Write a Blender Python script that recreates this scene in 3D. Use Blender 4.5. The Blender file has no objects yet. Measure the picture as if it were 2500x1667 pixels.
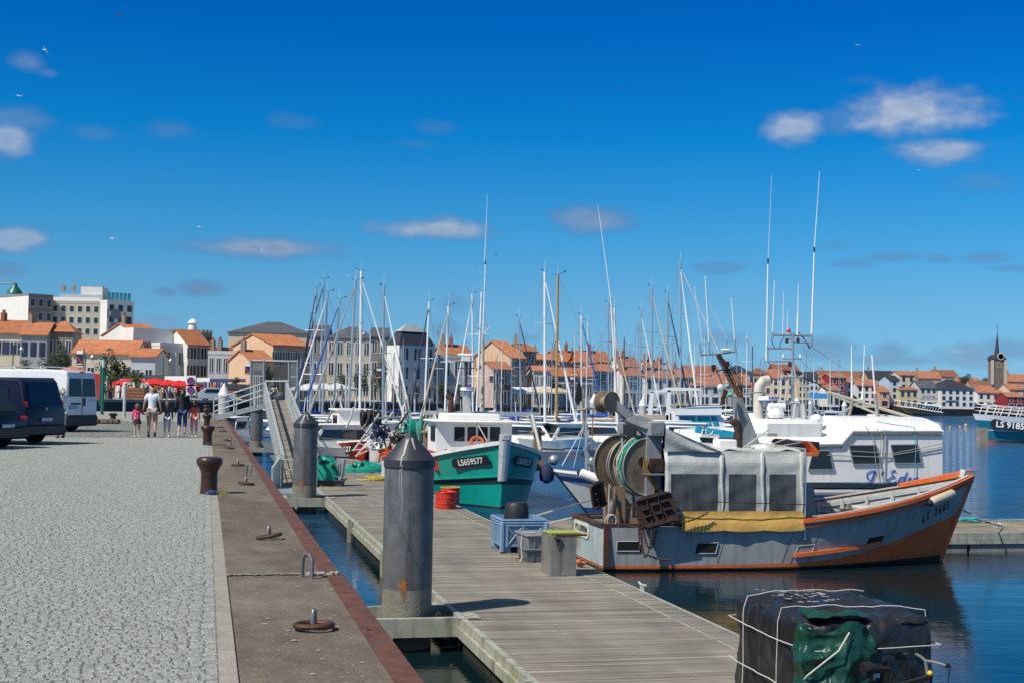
import bpy, math, random
from mathutils import Vector, Matrix
import numpy as np
random.seed(7)
rng=np.random.default_rng(7)
sc=bpy.context.scene
C=sc.collection
# ---------------------------------------------------------------- camera
FPX=3264.0; PITCH=math.atan(0.04); ROLL=math.radians(1.0); HC=3.9
cam=bpy.data.objects.new('camera',bpy.data.cameras.new('camera')); C.objects.link(cam)
cam.data.sensor_width=36; cam.data.lens=36*FPX/2500; cam.data.clip_end=6000; cam.data.clip_start=.1
cp,sp,cr,sr=math.cos(PITCH),math.sin(PITCH),math.cos(ROLL),math.sin(ROLL)
FW=Vector((0,cp,sp)); R0=Vector((1,0,0)); U0=Vector((0,-sp,cp))
RV=R0*cr+U0*sr; UV=U0*cr-R0*sr
m=Matrix((( RV.x,UV.x,-FW.x,0),(RV.y,UV.y,-FW.y,0),(RV.z,UV.z,-FW.z,HC),(0,0,0,1)))
cam.matrix_world=m; sc.camera=cam
sc.render.resolution_x=1024; sc.render.resolution_y=682
sc.view_settings.view_transform='Standard'; sc.view_settings.look='None'; sc.view_settings.gamma=1
sc.view_settings.exposure=0.0
# ---------------------------------------------------------------- sun
SAZ=math.radians(40); SEL=math.radians(50)
S=Vector((-math.cos(SAZ)*math.cos(SEL),-math.sin(SAZ)*math.cos(SEL),math.sin(SEL)))   # towards the sun
sl=bpy.data.lights.new('sun','SUN'); sl.energy=5.0; sl.angle=math.radians(.5); sl.color=(1,.93,.82)
so=bpy.data.objects.new('sun',sl); C.objects.link(so); so.rotation_euler=S.to_track_quat('Z','Y').to_euler()
# ---------------------------------------------------------------- pixel -> world (places things where they stand)
def ray(x,y): return FW+RV*((x-1250)/FPX)+UV*((833.5-y)/FPX)
def G(x,y,z):
    d=ray(x,y); t=(z-HC)/d.z; return Vector((d.x*t,d.y*t,z))
def A(x,y,Y):
    d=ray(x,y); t=Y/d.y; return Vector((d.x*t,Y,HC+d.z*t))
AL=math.atan(745/3264)
TV=Vector((-math.sin(AL),math.cos(AL),0)); NV=Vector((math.cos(AL),math.sin(AL),0))
def Q(v,u,z=0): return NV*v+TV*u+Vector((0,0,z))
def QG(x,y,z):
    p=G(x,y,z); return p.dot(NV),p.dot(TV)
# ---------------------------------------------------------------- world sky with clouds
def build_world():
    w=bpy.data.worlds.new('World'); sc.world=w; w.use_nodes=True; nt=w.node_tree; nt.nodes.clear()
    N=lambda t,**k:(lambda n:[setattr(n,a,b) for a,b in k.items()] and n or n)(nt.nodes.new(t))
    L=nt.links.new
    def mth(op,a,b=None,c=None,cl=False):
        n=nt.nodes.new('ShaderNodeMath'); n.operation=op; n.use_clamp=cl
        for i,v in enumerate((a,b,c)):
            if v is None: continue
            if isinstance(v,(int,float)): n.inputs[i].default_value=v
            else: L(v,n.inputs[i])
        return n.outputs[0]
    out=N('ShaderNodeOutputWorld'); bg=N('ShaderNodeBackground'); bg.inputs[1].default_value=.10
    sky=N('ShaderNodeTexSky'); sky.sky_type='NISHITA'; sky.sun_disc=False
    sky.sun_elevation=SEL; sky.sun_rotation=math.atan2(S.x,S.y); sky.air_density=1.0; sky.dust_density=.25; sky.ozone_density=4.0
    tc=N('ShaderNodeTexCoord'); sep=N('ShaderNodeSeparateXYZ'); L(tc.outputs['Generated'],sep.inputs[0])
    X,Y,Z=sep.outputs
    az=mth('ARCTAN2',X,Y); hyp=mth('SQRT',mth('ADD',mth('MULTIPLY',X,X),mth('MULTIPLY',Y,Y)))
    el=mth('ARCTAN2',Z,hyp)
    # deep blue, softer towards the sea; pale stops added above view as fill light
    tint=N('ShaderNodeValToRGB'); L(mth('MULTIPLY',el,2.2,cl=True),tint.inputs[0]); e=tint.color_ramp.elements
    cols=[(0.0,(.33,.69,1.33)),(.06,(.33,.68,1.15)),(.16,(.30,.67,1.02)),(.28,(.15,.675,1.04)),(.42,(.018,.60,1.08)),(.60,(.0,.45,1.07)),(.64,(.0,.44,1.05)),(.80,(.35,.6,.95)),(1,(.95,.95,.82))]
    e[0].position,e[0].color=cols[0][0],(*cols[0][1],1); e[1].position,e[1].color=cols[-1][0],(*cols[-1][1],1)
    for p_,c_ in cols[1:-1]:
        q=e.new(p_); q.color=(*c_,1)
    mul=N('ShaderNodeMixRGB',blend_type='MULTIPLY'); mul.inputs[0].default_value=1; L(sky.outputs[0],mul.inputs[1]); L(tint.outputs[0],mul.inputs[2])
    # clouds: scattered banks placed by bearing and height above the sea
    noi=N('ShaderNodeTexNoise'); noi.inputs['Scale'].default_value=1; noi.inputs['Detail'].default_value=4.5; noi.inputs['Roughness'].default_value=.55
    cmb=N('ShaderNodeCombineXYZ'); L(mth('MULTIPLY',az,24),cmb.inputs[0]); L(mth('MULTIPLY',el,42),cmb.inputs[1]); L(cmb.outputs[0],noi.inputs['Vector'])
    nz=noi.outputs[0]
    noi2=N('ShaderNodeTexNoise'); noi2.inputs['Scale'].default_value=1; noi2.inputs['Detail'].default_value=2
    cm2=N('ShaderNodeCombineXYZ'); L(mth('MULTIPLY',az,70),cm2.inputs[0]); L(mth('MULTIPLY',el,130),cm2.inputs[1]); cm2.inputs[2].default_value=5; L(cm2.outputs[0],noi2.inputs['Vector'])
    # px centre x,y, half width, half height, density, brightness
    CL=[(2235,275,215,62,.95,.95),(1935,312,105,45,.9,.9),(2300,372,140,36,.85,.9),(2050,300,80,40,.4,.6),(2420,445,100,34,.30,.55),(1060,560,190,34,.95,.70),(660,607,225,32,.95,.5),
        (1450,535,110,50,.8,.42),(20,338,70,44,.8,1),(40,290,90,40,.45,.65),(30,585,80,34,.75,.9),(60,150,55,26,.45,.9),(120,178,30,12,.35,.8),
        (20,660,55,20,.5,.3),(490,703,75,26,.85,.22),(405,712,36,14,.6,.22),(430,318,75,26,.28,.6),(225,325,70,22,.25,.75),(720,298,75,22,.22,.6),
        (1060,310,75,22,.22,.6),(1010,352,60,14,.18,.5),(1765,655,75,16,.5,.25),(2170,628,75,15,.5,.3),(2300,632,40,14,.45,.3),(2400,630,80,16,.5,.3),(2080,645,70,12,.4,.25),(2470,655,60,10,.4,.25),
        (1760,825,75,24,.45,.3),(2020,852,90,34,.55,.3),(2180,856,70,26,.55,.3),(2350,870,110,34,.6,.5),(2330,858,45,14,.5,.95),(2180,878,170,18,.5,.3),(1110,740,40,26,.35,.3),(2460,850,90,26,.5,.3),(2040,600,40,12,.3,.3),(350,790,130,26,.45,.75),(1090,805,60,26,.35,.3),(1290,825,50,14,.3,.3),(2100,195,45,14,.15,.5)]
    def vm(op,a,b=None,c=None,o=0):
        n=nt.nodes.new('ShaderNodeVectorMath'); n.operation=op
        for i,v in enumerate((a,b,c)):
            if v is None: continue
            if isinstance(v,tuple): n.inputs[i].default_value=v
            else: L(v,n.inputs[i])
        return n.outputs[o]
    base=N('ShaderNodeCombineXYZ'); L(az,base.inputs[0]); L(el,base.inputs[1])
    dens=None; bri=None; off=mth('MULTIPLY',mth('SUBTRACT',nz,.5),1.7)
    for (cx,cy,hw,hh,d_,b_) in CL:
        r=ray(cx,cy).normalized(); a0=math.atan2(r.x,r.y); e0=math.asin(r.z)
        q=vm('LENGTH',vm('MULTIPLY_ADD',base.outputs[0],(FPX/hw,FPX/hh,0),(-a0*FPX/hw,-e0*FPX/hh,0)),o=1)
        mr=N('ShaderNodeMapRange'); L(mth('SUBTRACT',q,off),mr.inputs[0]); mr.inputs[1].default_value=1.04; mr.inputs[2].default_value=.36; mr.inputs[3].default_value=0; mr.inputs[4].default_value=d_
        dd=mr.outputs[0]; top=mth('MULTIPLY',dd,b_)
        dens=dd if dens is None else mth('MAXIMUM',dens,dd); bri=top if bri is None else mth('MAXIMUM',bri,top)
    bri=mth('MULTIPLY',bri,mth('ADD',.55,mth('MULTIPLY',noi2.outputs[0],.9)),cl=True)
    cc=N('ShaderNodeMixRGB'); L(bri,cc.inputs[0]); cc.inputs[1].default_value=(.72,1.65,3.7,1); cc.inputs[2].default_value=(4.9,5.6,6.7,1)
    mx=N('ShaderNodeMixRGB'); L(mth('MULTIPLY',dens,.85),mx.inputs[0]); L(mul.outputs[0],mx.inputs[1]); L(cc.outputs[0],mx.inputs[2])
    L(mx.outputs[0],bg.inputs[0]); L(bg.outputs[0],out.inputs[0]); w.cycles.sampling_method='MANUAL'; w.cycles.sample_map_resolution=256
build_world()
# ---------------------------------------------------------------- materials
MATS={}
def mat(name,col,rough=.7,metal=0,var=.15,scale=3.0,bump=0,bscale=None,spec=None,col2=None,streak=0,coat=0,alpha=1,island=0,attr=None,emit=None,stretch=(1,1,1),trans=0):
    """procedural paint/stone: base colour with low-frequency tone changes, fine grain and optional run-down staining"""
    if name in MATS: return MATS[name]
    m=bpy.data.materials.new(name); m.use_nodes=True; nt=m.node_tree; b=nt.nodes['Principled BSDF']; L=nt.links.new
    b.inputs['Roughness'].default_value=rough; b.inputs['Metallic'].default_value=metal
    if spec is not None: b.inputs['Specular IOR Level'].default_value=spec
    if coat: b.inputs['Coat Weight'].default_value=coat
    if alpha<1: b.inputs['Alpha'].default_value=alpha
    if trans: b.inputs['Transmission Weight'].default_value=trans
    if emit: b.inputs['Emission Color'].default_value=(*emit[:3],1); b.inputs['Emission Strength'].default_value=emit[3]
    tc=nt.nodes.new('ShaderNodeTexCoord'); mp=nt.nodes.new('ShaderNodeMapping'); L(tc.outputs['Object'],mp.inputs[0]); mp.inputs['Scale'].default_value=stretch
    n=nt.nodes.new('ShaderNodeTexNoise'); n.inputs['Scale'].default_value=scale; n.inputs['Detail'].default_value=6; n.inputs['Roughness'].default_value=.65; L(mp.outputs[0],n.inputs['Vector'])
    mr=nt.nodes.new('ShaderNodeMapRange'); L(n.outputs[0],mr.inputs[0]); mr.inputs[1].default_value=.3; mr.inputs[2].default_value=.7; mr.inputs[3].default_value=1-var; mr.inputs[4].default_value=1+var
    base=nt.nodes.new('ShaderNodeMixRGB'); base.blend_type='MULTIPLY'; base.inputs[0].default_value=1; base.inputs[1].default_value=(*col,1); L(mr.outputs[0],base.inputs[2])
    o=base.outputs[0]
    if col2 is not None:
        n2=nt.nodes.new('ShaderNodeTexNoise'); n2.inputs['Scale'].default_value=scale*.45; n2.inputs['Detail'].default_value=8; n2.inputs['Roughness'].default_value=.7; L(mp.outputs[0],n2.inputs['Vector'])
        r2=nt.nodes.new('ShaderNodeMapRange'); L(n2.outputs[0],r2.inputs[0]); r2.inputs[1].default_value=.52; r2.inputs[2].default_value=.66
        mx=nt.nodes.new('ShaderNodeMixRGB'); L(r2.outputs[0],mx.inputs[0]); L(o,mx.inputs[1]); mx.inputs[2].default_value=(*col2,1); o=mx.outputs[0]
    if streak:
        mp3=nt.nodes.new('ShaderNodeMapping'); L(tc.outputs['Object'],mp3.inputs[0]); mp3.inputs['Scale'].default_value=(5,5,.35)
        n3=nt.nodes.new('ShaderNodeTexNoise'); n3.inputs['Scale'].default_value=1.6; n3.inputs['Detail'].default_value=5; L(mp3.outputs[0],n3.inputs['Vector'])
        r3=nt.nodes.new('ShaderNodeMapRange'); L(n3.outputs[0],r3.inputs[0]); r3.inputs[1].default_value=.5; r3.inputs[2].default_value=.72; r3.inputs[3].default_value=0; r3.inputs[4].default_value=streak
        mx=nt.nodes.new('ShaderNodeMixRGB'); mx.blend_type='MULTIPLY'; L(r3.outputs[0],mx.inputs[0]); L(o,mx.inputs[1]); mx.inputs[2].default_value=(.42,.36,.3,1); o=mx.outputs[0]
    if island:
        gi=nt.nodes.new('ShaderNodeNewGeometry'); r4=nt.nodes.new('ShaderNodeMapRange'); L(gi.outputs['Random Per Island'],r4.inputs[0]); r4.inputs[3].default_value=1-island; r4.inputs[4].default_value=1+island
        mx=nt.nodes.new('ShaderNodeMixRGB'); mx.blend_type='MULTIPLY'; mx.inputs[0].default_value=1; L(o,mx.inputs[1]); L(r4.outputs[0],mx.inputs[2]); o=mx.outputs[0]
    L(o,b.inputs['Base Color'])
    if bump:
        nb=nt.nodes.new('ShaderNodeTexNoise'); nb.inputs['Scale'].default_value=bscale or scale*6; nb.inputs['Detail'].default_value=6; L(mp.outputs[0],nb.inputs['Vector'])
        bp=nt.nodes.new('ShaderNodeBump'); bp.inputs['Strength'].default_value=bump; bp.inputs['Distance'].default_value=.02; L(nb.outputs[0],bp.inputs['Height']); L(bp.outputs[0],b.inputs['Normal'])
    MATS[name]=m; return m
# ---------------------------------------------------------------- mesh builder
def rz(a): return Matrix.Rotation(a,3,'Z')
class MB:
    def __init__(s): s.v=[]; s.f=[]; s.m=[]; s.cur=0
    def mi(s,i): s.cur=i; return s
    def add(s,vs,fs):
        k=len(s.v); s.v.extend([tuple(v) for v in vs]); s.f.extend([tuple(i+k for i in f) for f in fs]); s.m.extend([s.cur]*len(fs)); return s
    def hexa(s,p): return s.add(p,[(0,3,2,1),(4,5,6,7),(0,1,5,4),(1,2,6,5),(2,3,7,6),(3,0,4,7)])
    def box(s,c,d,R=None,taper=1):
        x,y,z=d[0]/2,d[1]/2,d[2]/2; c=Vector(c); P=[]
        for dz,k in((-z,1),(z,taper)):
            for a,b in((-x,-y),(x,-y),(x,y),(-x,y)):
                q=Vector((a*k,b*k,dz)); P.append(c+(R@q if R else q))
        return s.hexa(P)
    def bbox(s,c,d,r=.02,R=None):
        """box with softened edges"""
        x,y,z=d[0]/2,d[1]/2,d[2]/2; c=Vector(c); r=min(r,x*.9,y*.9,z*.9)
        ring=[]
        for (dz,k) in((-z,r),(-z+r,0),(z-r,0),(z,r)):
            a,b=x-k,y-k; q=r
            ring.append([Vector(p) for p in((-a+q,-b,dz),(a-q,-b,dz),(a,-b+q,dz),(a,b-q,dz),(a-q,b,dz),(-a+q,b,dz),(-a,b-q,dz),(-a,-b+q,dz))])
        P=[c+(R@p if R else p) for rr in ring for p in rr]; F=[]
        for i in range(3):
            for j in range(8): F.append((i*8+j,i*8+(j+1)%8,(i+1)*8+(j+1)%8,(i+1)*8+j))
        F.append(tuple(range(7,-1,-1))); F.append(tuple(24+j for j in range(8)))
        return s.add(P,F)
    def tube(s,path,r,n=8,cap=True,rs=None):
        P=[Vector(p) for p in path]; rings=[]; up=None
        for i,p in enumerate(P):
            t=(P[min(i+1,len(P)-1)]-P[max(i-1,0)])
            if t.length<1e-9: t=Vector((0,0,1))
            t.normalize()
            if up is None:
                up=Vector((0,0,1)) if abs(t.z)<.9 else Vector((1,0,0))
            a=t.cross(up)
            if a.length<1e-6: a=t.cross(Vector((0,1,0)))
            a.normalize(); b=a.cross(t).normalized(); up=b
            rr=rs[i] if rs else r
            rings.append([p+(a*math.cos(2*math.pi*k/n)+b*math.sin(2*math.pi*k/n))*rr for k in range(n)])
        V=[q for g in rings for q in g]; F=[]
        for i in range(len(P)-1):
            for k in range(n): F.append((i*n+k,(i+1)*n+k,(i+1)*n+(k+1)%n,i*n+(k+1)%n))
        if cap: F.append(tuple(range(n))); F.append(tuple(len(V)-1-k for k in range(n)))
        return s.add(V,F)
    def cyl(s,a,b,r,r2=None,n=12): return s.tube([a,b],r,n,True,[r,r if r2 is None else r2])
    def lathe(s,prof,c,n=24,ax=None):
        """profile of (radius,height) about +Z (or an axis) at c"""
        c=Vector(c); M=Vector(ax).to_track_quat('Z','Y').to_matrix() if ax else None; V=[];F=[]
        for r,h in prof:
            for k in range(n):
                q=Vector((r*math.cos(2*math.pi*k/n),r*math.sin(2*math.pi*k/n),h)); V.append(c+(M@q if M else q))
        for i in range(len(prof)-1):
            for k in range(n): F.append((i*n+k,i*n+(k+1)%n,(i+1)*n+(k+1)%n,(i+1)*n+k))
        F.append(tuple(range(n-1,-1,-1))); F.append(tuple((len(prof)-1)*n+k for k in range(n)))
        return s.add(V,F)
    def ball(s,c,r,n=10,sq=(1,1,1)):
        pr=[(max(1e-4,math.sin(math.pi*i/n))*1.0,-math.cos(math.pi*i/n)) for i in range(n+1)]
        k=len(s.v); s.lathe(pr,(0,0,0),n*2)
        c=Vector(c)
        for i in range(k,len(s.v)):
            q=s.v[i]; s.v[i]=(c.x+q[0]*r*sq[0],c.y+q[1]*r*sq[1],c.z+q[2]*r*sq[2])
        return s
    def prism(s,pts,ext):
        """polygon (3-D points) swept along ext"""
        P=[Vector(p) for p in pts]; e=Vector(ext); n=len(P)
        return s.add(P+[p+e for p in P],[tuple(range(n-1,-1,-1)),tuple(range(n,2*n))]+[(i,(i+1)%n,n+(i+1)%n,n+i) for i in range(n)])
    def grid(s,rows,flip=False,close=False):
        n=len(rows[0]); V=[p for r in rows for p in r]; F=[]
        for i in range(len(rows)-1):
            for j in range(n-1+(1 if close else 0)):
                f=(i*n+j,i*n+(j+1)%n,(i+1)*n+(j+1)%n,(i+1)*n+j); F.append(f[::-1] if flip else f)
        return s.add(V,F)
    def torus(s,c,R_,r,ax=(0,0,1),n=20,k=8,arc=1.0,sq=1):
        M=Vector(ax).to_track_quat('Z','Y').to_matrix(); c=Vector(c)
        N_=int(n*arc)+(0 if arc>=1 else 1)
        path=[c+M@Vector((R_*math.cos(2*math.pi*i/n),R_*sq*math.sin(2*math.pi*i/n),0)) for i in range(N_)]
        if arc>=1: path.append(path[0].copy())
        return s.tube(path,r,k,arc<1)
    def build(s,name,mats,parent=None,local=False,smooth=True,ang=35,label=None,cat=None,group=None,kind=None,org=None,link=True):
        if not isinstance(mats,(list,tuple)): mats=[mats]
        me=bpy.data.meshes.new(name); o=Vector((0,0,0))
        if not local:
            if parent is not None: o=Vector(parent.get('org_',(0,0,0)))
            elif org is not None: o=Vector(org)
            elif s.v:
                a=np.array(s.v); o=Vector(((a[:,0].min()+a[:,0].max())/2,(a[:,1].min()+a[:,1].max())/2,a[:,2].min()))
        V=np.array(s.v,dtype=np.float32)-np.array(o,dtype=np.float32) if s.v else np.zeros((0,3))
        me.from_pydata(V.tolist(),[],s.f)
        for m_ in mats: me.materials.append(m_)
        if len(mats)>1: me.polygons.foreach_set('material_index',s.m)
        if smooth:
            me.shade_smooth(); me.set_sharp_from_angle(angle=math.radians(ang))
        me.update()
        ob=bpy.data.objects.new(name,me)
        if link: C.objects.link(ob)
        ob['org_']=tuple(o)
        if parent is not None: ob.parent=parent
        elif not local: ob.location=o
        tag(ob,label,cat,group,kind); return ob
def tag(o,label=None,cat=None,group=None,kind=None):
    if label: o['label']=label
    if cat: o['category']=cat
    if group: o['group']=group
    if kind: o['kind']=kind
    return o
def thing(name,loc,label,cat,group=None,rot=0,kind=None):
    o=bpy.data.objects.new(name,None); C.objects.link(o); o.location=loc; o.rotation_euler=(0,0,rot); o.empty_display_size=.2
    o['org_']=tuple(loc) if rot==0 else (0,0,0)
    return tag(o,label,cat,group,kind)
def kids(o): return [c for c in ALLK.get(o.name,[])]
def dup(root,loc,rot=None,label=None,group=None,scale=None):
    """copy of a thing with its parts and sub-parts"""
    def rec(o,par):
        c=o.copy(); C.objects.link(c)
        if par is not None: c.parent=par
        for ch in [x for x in o.children]: rec(ch,c)
        return c
    r=rec(root,None); r.location=loc
    if rot is not None: r.rotation_euler=(0,0,rot)
    if scale: r.scale=(scale,)*3 if not isinstance(scale,tuple) else scale
    if label: r['label']=label
    if group: r['group']=group
    return r
def text(name,txt,size,m_,parent,loc,rot,ext=.003,shear=0,sx=1,bold=0):
    """lettering as a thin mesh; rot is a 3x3 whose X runs along the words and Y up them"""
    cu=bpy.data.curves.new(name,'FONT'); cu.body=txt; cu.size=size; cu.extrude=ext; cu.shear=shear; cu.align_x='CENTER'; cu.align_y='CENTER'; cu.resolution_u=3; cu.offset=bold
    t=bpy.data.objects.new(name,cu); C.objects.link(t); bpy.context.view_layer.update()
    me=bpy.data.meshes.new_from_object(t.evaluated_get(bpy.context.evaluated_depsgraph_get())); bpy.data.objects.remove(t); bpy.data.curves.remove(cu)
    me.materials.clear(); me.materials.append(m_)
    M=rot.to_4x4() if len(rot)==3 else rot
    M=Matrix.Translation(Vector(loc)-Vector(parent.get('org_',(0,0,0))) if parent else Vector(loc))@M@Matrix.Diagonal((sx,1,1,1))
    me.transform(M); ob=bpy.data.objects.new(name,me); C.objects.link(ob); ob['org_']=tuple(parent['org_']) if parent else (0,0,0)
    if parent: ob.parent=parent
    return ob
def frame(xdir,ydir):
    x=Vector(xdir).normalized(); z=x.cross(Vector(ydir)).normalized(); y=z.cross(x)
    return Matrix((x,y,z)).transposed()
# ---------------------------------------------------------------- shared materials
M_white=mat('white_paint',(.84,.83,.80),.45,var=.05,scale=2)
M_whiteD=mat('worn_white_paint',(.70,.70,.67),.5,var=.10,scale=3,streak=.5)
M_gel=mat('white_gelcoat',(.87,.86,.82),.25,var=.04,scale=1)
M_steel=mat('galvanised_steel',(.42,.44,.45),.45,.6,var=.12,scale=9)
M_alu=mat('aluminium',(.60,.62,.63),.38,.75,var=.08,scale=5)
M_alup=mat('pale_grey_metal',(.50,.52,.51),.55,.2,var=.12,scale=4,streak=.4)
M_rust=mat('rusty_iron',(.085,.035,.024),.75,.2,var=.35,scale=9,bump=.5,col2=(.16,.06,.03))
M_rustd=mat('dark_rust',(.05,.028,.022),.8,.1,var=.4,scale=14,bump=.6,col2=(.12,.05,.03))
M_black=mat('black_rubber',(.015,.015,.017),.6,var=.2)
M_dark=mat('dark_grey_plastic',(.05,.055,.07),.5,var=.15)
M_glass=mat('dark_window_glass',(.02,.025,.03),.06,var=.1,spec=.7)
M_tint=mat('tinted_glass',(.012,.016,.024),.15,var=.1,spec=.35)
M_navy=mat('navy_canvas',(.012,.02,.07),.8,var=.25,scale=4,bump=.4)
M_blue=mat('blue_canvas',(.01,.08,.36),.75,var=.2,scale=4,bump=.4)
M_bluep=mat('blue_plastic',(.02,.08,.45),.4,var=.08)
M_cream=mat('cream_canvas',(.5,.42,.30),.8,var=.15,scale=4,bump=.4)
M_red=mat('red_paint',(.55,.03,.02),.4,var=.12,scale=4)
M_orange=mat('orange_fabric',(.8,.14,.02),.7,var=.12)
M_wood=mat('varnished_wood',(.16,.07,.03),.4,var=.25,scale=4,stretch=(1,1,6))
M_rope=mat('pale_rope',(.52,.48,.40),.9,var=.2,scale=30,bump=.5)
M_roped=mat('grey_rope',(.30,.29,.27),.9,var=.2,scale=30)
M_teal=mat('turquoise_net',(.0,.26,.20),.85,var=.35,scale=20,bump=.6)
M_green=mat('dark_green_paint',(.01,.09,.07),.45,var=.1)
M_yellow=mat('yellow_paint',(.75,.45,.03),.5,var=.1)
M_skin=mat('skin',(.42,.22,.14),.55,var=.06)
M_skinp=mat('pale_skin',(.55,.33,.24),.55,var=.06)
M_tan=mat('tan_paint',(.42,.30,.12),.45,var=.12,scale=3)
M_wire=mat('rigging_wire',(.25,.26,.28),.5,.4,var=.1)
# ---------------------------------------------------------------- water
def water():
    m_=bpy.data.materials.new('harbour_water'); m_.use_nodes=True; nt=m_.node_tree; b=nt.nodes['Principled BSDF']; L=nt.links.new
    b.inputs['Base Color'].default_value=(.004,.045,.075,1); b.inputs['Roughness'].default_value=.04; b.inputs['IOR'].default_value=1.33
    tc=nt.nodes.new('ShaderNodeTexCoord'); geo=nt.nodes.new('ShaderNodeSeparateXYZ'); L(tc.outputs['Object'],geo.inputs[0])
    hs=[]
    for sx,sy,k,dt in((.10,.30,3.0,2),(.55,1.9,1.0,3),(2.2,6.5,.42,4),(7,17,.13,2)):
        mp=nt.nodes.new('ShaderNodeMapping'); L(tc.outputs['Object'],mp.inputs[0]); mp.inputs['Scale'].default_value=(sx,sy,1); mp.inputs['Rotation'].default_value=(0,0,.16*k)
        n=nt.nodes.new('ShaderNodeTexNoise'); n.inputs['Scale'].default_value=1; n.inputs['Detail'].default_value=dt; n.inputs['Distortion'].default_value=.6; L(mp.outputs[0],n.inputs['Vector'])
        q=nt.nodes.new('ShaderNodeMath'); q.operation='MULTIPLY'; q.inputs[1].default_value=k; L(n.outputs[0],q.inputs[0]); hs.append(q.outputs[0])
    s=hs[0]
    for h in hs[1:]:
        q=nt.nodes.new('ShaderNodeMath'); L(s,q.inputs[0]); L(h,q.inputs[1]); s=q.outputs[0]
    # sheltered between the boats, ruffled out in the open basin
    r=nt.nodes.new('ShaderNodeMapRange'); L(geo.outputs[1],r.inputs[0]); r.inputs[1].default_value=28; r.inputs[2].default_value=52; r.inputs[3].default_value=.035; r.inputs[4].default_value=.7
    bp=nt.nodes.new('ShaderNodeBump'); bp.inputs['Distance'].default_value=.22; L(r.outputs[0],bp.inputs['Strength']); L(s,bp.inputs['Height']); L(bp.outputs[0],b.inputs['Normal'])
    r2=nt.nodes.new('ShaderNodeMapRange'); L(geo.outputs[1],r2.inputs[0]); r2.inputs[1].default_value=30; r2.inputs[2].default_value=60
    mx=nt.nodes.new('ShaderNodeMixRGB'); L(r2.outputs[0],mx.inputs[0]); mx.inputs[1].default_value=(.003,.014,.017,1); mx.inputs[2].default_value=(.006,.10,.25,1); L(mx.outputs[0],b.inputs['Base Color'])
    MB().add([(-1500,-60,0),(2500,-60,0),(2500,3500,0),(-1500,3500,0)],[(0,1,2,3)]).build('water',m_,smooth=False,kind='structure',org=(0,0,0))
water()
QV=1.24   # outer edge of the quay, metres across from the camera
M_cob=mat('granite_setts',(.32,.335,.31),.8,var=.38,scale=42,island=.11,bump=1.0,bscale=70)
M_bed=mat('sett_mortar',(.15,.15,.135),.9,var=.4,scale=30)
def concrete():
    m_=bpy.data.materials.new('weathered_concrete'); m_.use_nodes=True; nt=m_.node_tree; b=nt.nodes['Principled BSDF']; L=nt.links.new; b.inputs['Roughness'].default_value=.88
    tc=nt.nodes.new('ShaderNodeTexCoord'); vr=nt.nodes.new('ShaderNodeMapping'); vr.inputs['Rotation'].default_value=(0,0,-AL); L(tc.outputs['Object'],vr.inputs[0]); o=None
    for (s,k,d,a0,a1,lo,hi) in(((1,.45,1),.9,7,.35,.65,.72,1.25),((1.4,.8,1),3.2,8,.3,.7,.72,1.28),((1,1,1),70,3,.3,.7,.75,1.25),((3,1,1),16,6,.35,.65,.85,1.12)):
        mp=nt.nodes.new('ShaderNodeMapping'); mp.inputs['Scale'].default_value=s; L(vr.outputs[0],mp.inputs[0]); n=nt.nodes.new('ShaderNodeTexNoise'); n.inputs['Scale'].default_value=k; n.inputs['Detail'].default_value=d; n.inputs['Roughness'].default_value=.7; L(mp.outputs[0],n.inputs['Vector'])
        r=nt.nodes.new('ShaderNodeMapRange'); L(n.outputs[0],r.inputs[0]); r.inputs[1].default_value=a0; r.inputs[2].default_value=a1; r.inputs[3].default_value=lo; r.inputs[4].default_value=hi
        if o is None: o=r.outputs[0]; first=n.outputs[0]
        else: q=nt.nodes.new('ShaderNodeMath'); q.operation='MULTIPLY'; L(o,q.inputs[0]); L(r.outputs[0],q.inputs[1]); o=q.outputs[0]
    cr_=nt.nodes.new('ShaderNodeValToRGB'); L(first,cr_.inputs[0]); e=cr_.color_ramp.elements; e[0].position=.38; e[0].color=(.15,.11,.078,1); e[1].position=.62; e[1].color=(.155,.132,.10,1)
    mx=nt.nodes.new('ShaderNodeMixRGB'); mx.blend_type='MULTIPLY'; mx.inputs[0].default_value=1; L(cr_.outputs[0],mx.inputs[1]); L(o,mx.inputs[2])
    v=nt.nodes.new('ShaderNodeTexVoronoi'); v.inputs['Scale'].default_value=9; L(vr.outputs[0],v.inputs['Vector']); lt=nt.nodes.new('ShaderNodeMapRange'); L(v.outputs['Distance'],lt.inputs[0]); lt.inputs[1].default_value=.16; lt.inputs[2].default_value=.10; lt.inputs[3].default_value=0; lt.inputs[4].default_value=.55
    m2=nt.nodes.new('ShaderNodeMixRGB'); L(lt.outputs[0],m2.inputs[0]); L(mx.outputs[0],m2.inputs[1]); m2.inputs[2].default_value=(.30,.28,.24,1); L(m2.outputs[0],b.inputs['Base Color'])
    bp=nt.nodes.new('ShaderNodeBump'); bp.inputs['Strength'].default_value=.6; bp.inputs['Distance'].default_value=.015; L(o,bp.inputs['Height']); L(bp.outputs[0],b.inputs['Normal']); return m_
M_conc=concrete()
M_cem=mat('pale_cement',(.30,.28,.24),.9,var=.2,scale=6,bump=.6,bscale=50)
M_rustp=mat('rusted_steel_plate',(.13,.052,.034),.8,.1,var=.45,scale=6,bump=.6,col2=(.085,.06,.048))
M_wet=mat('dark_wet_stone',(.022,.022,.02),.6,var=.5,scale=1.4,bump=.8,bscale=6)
M_slab=mat('pale_concrete_slab',(.30,.29,.26),.85,var=.12,scale=1.2)
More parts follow.
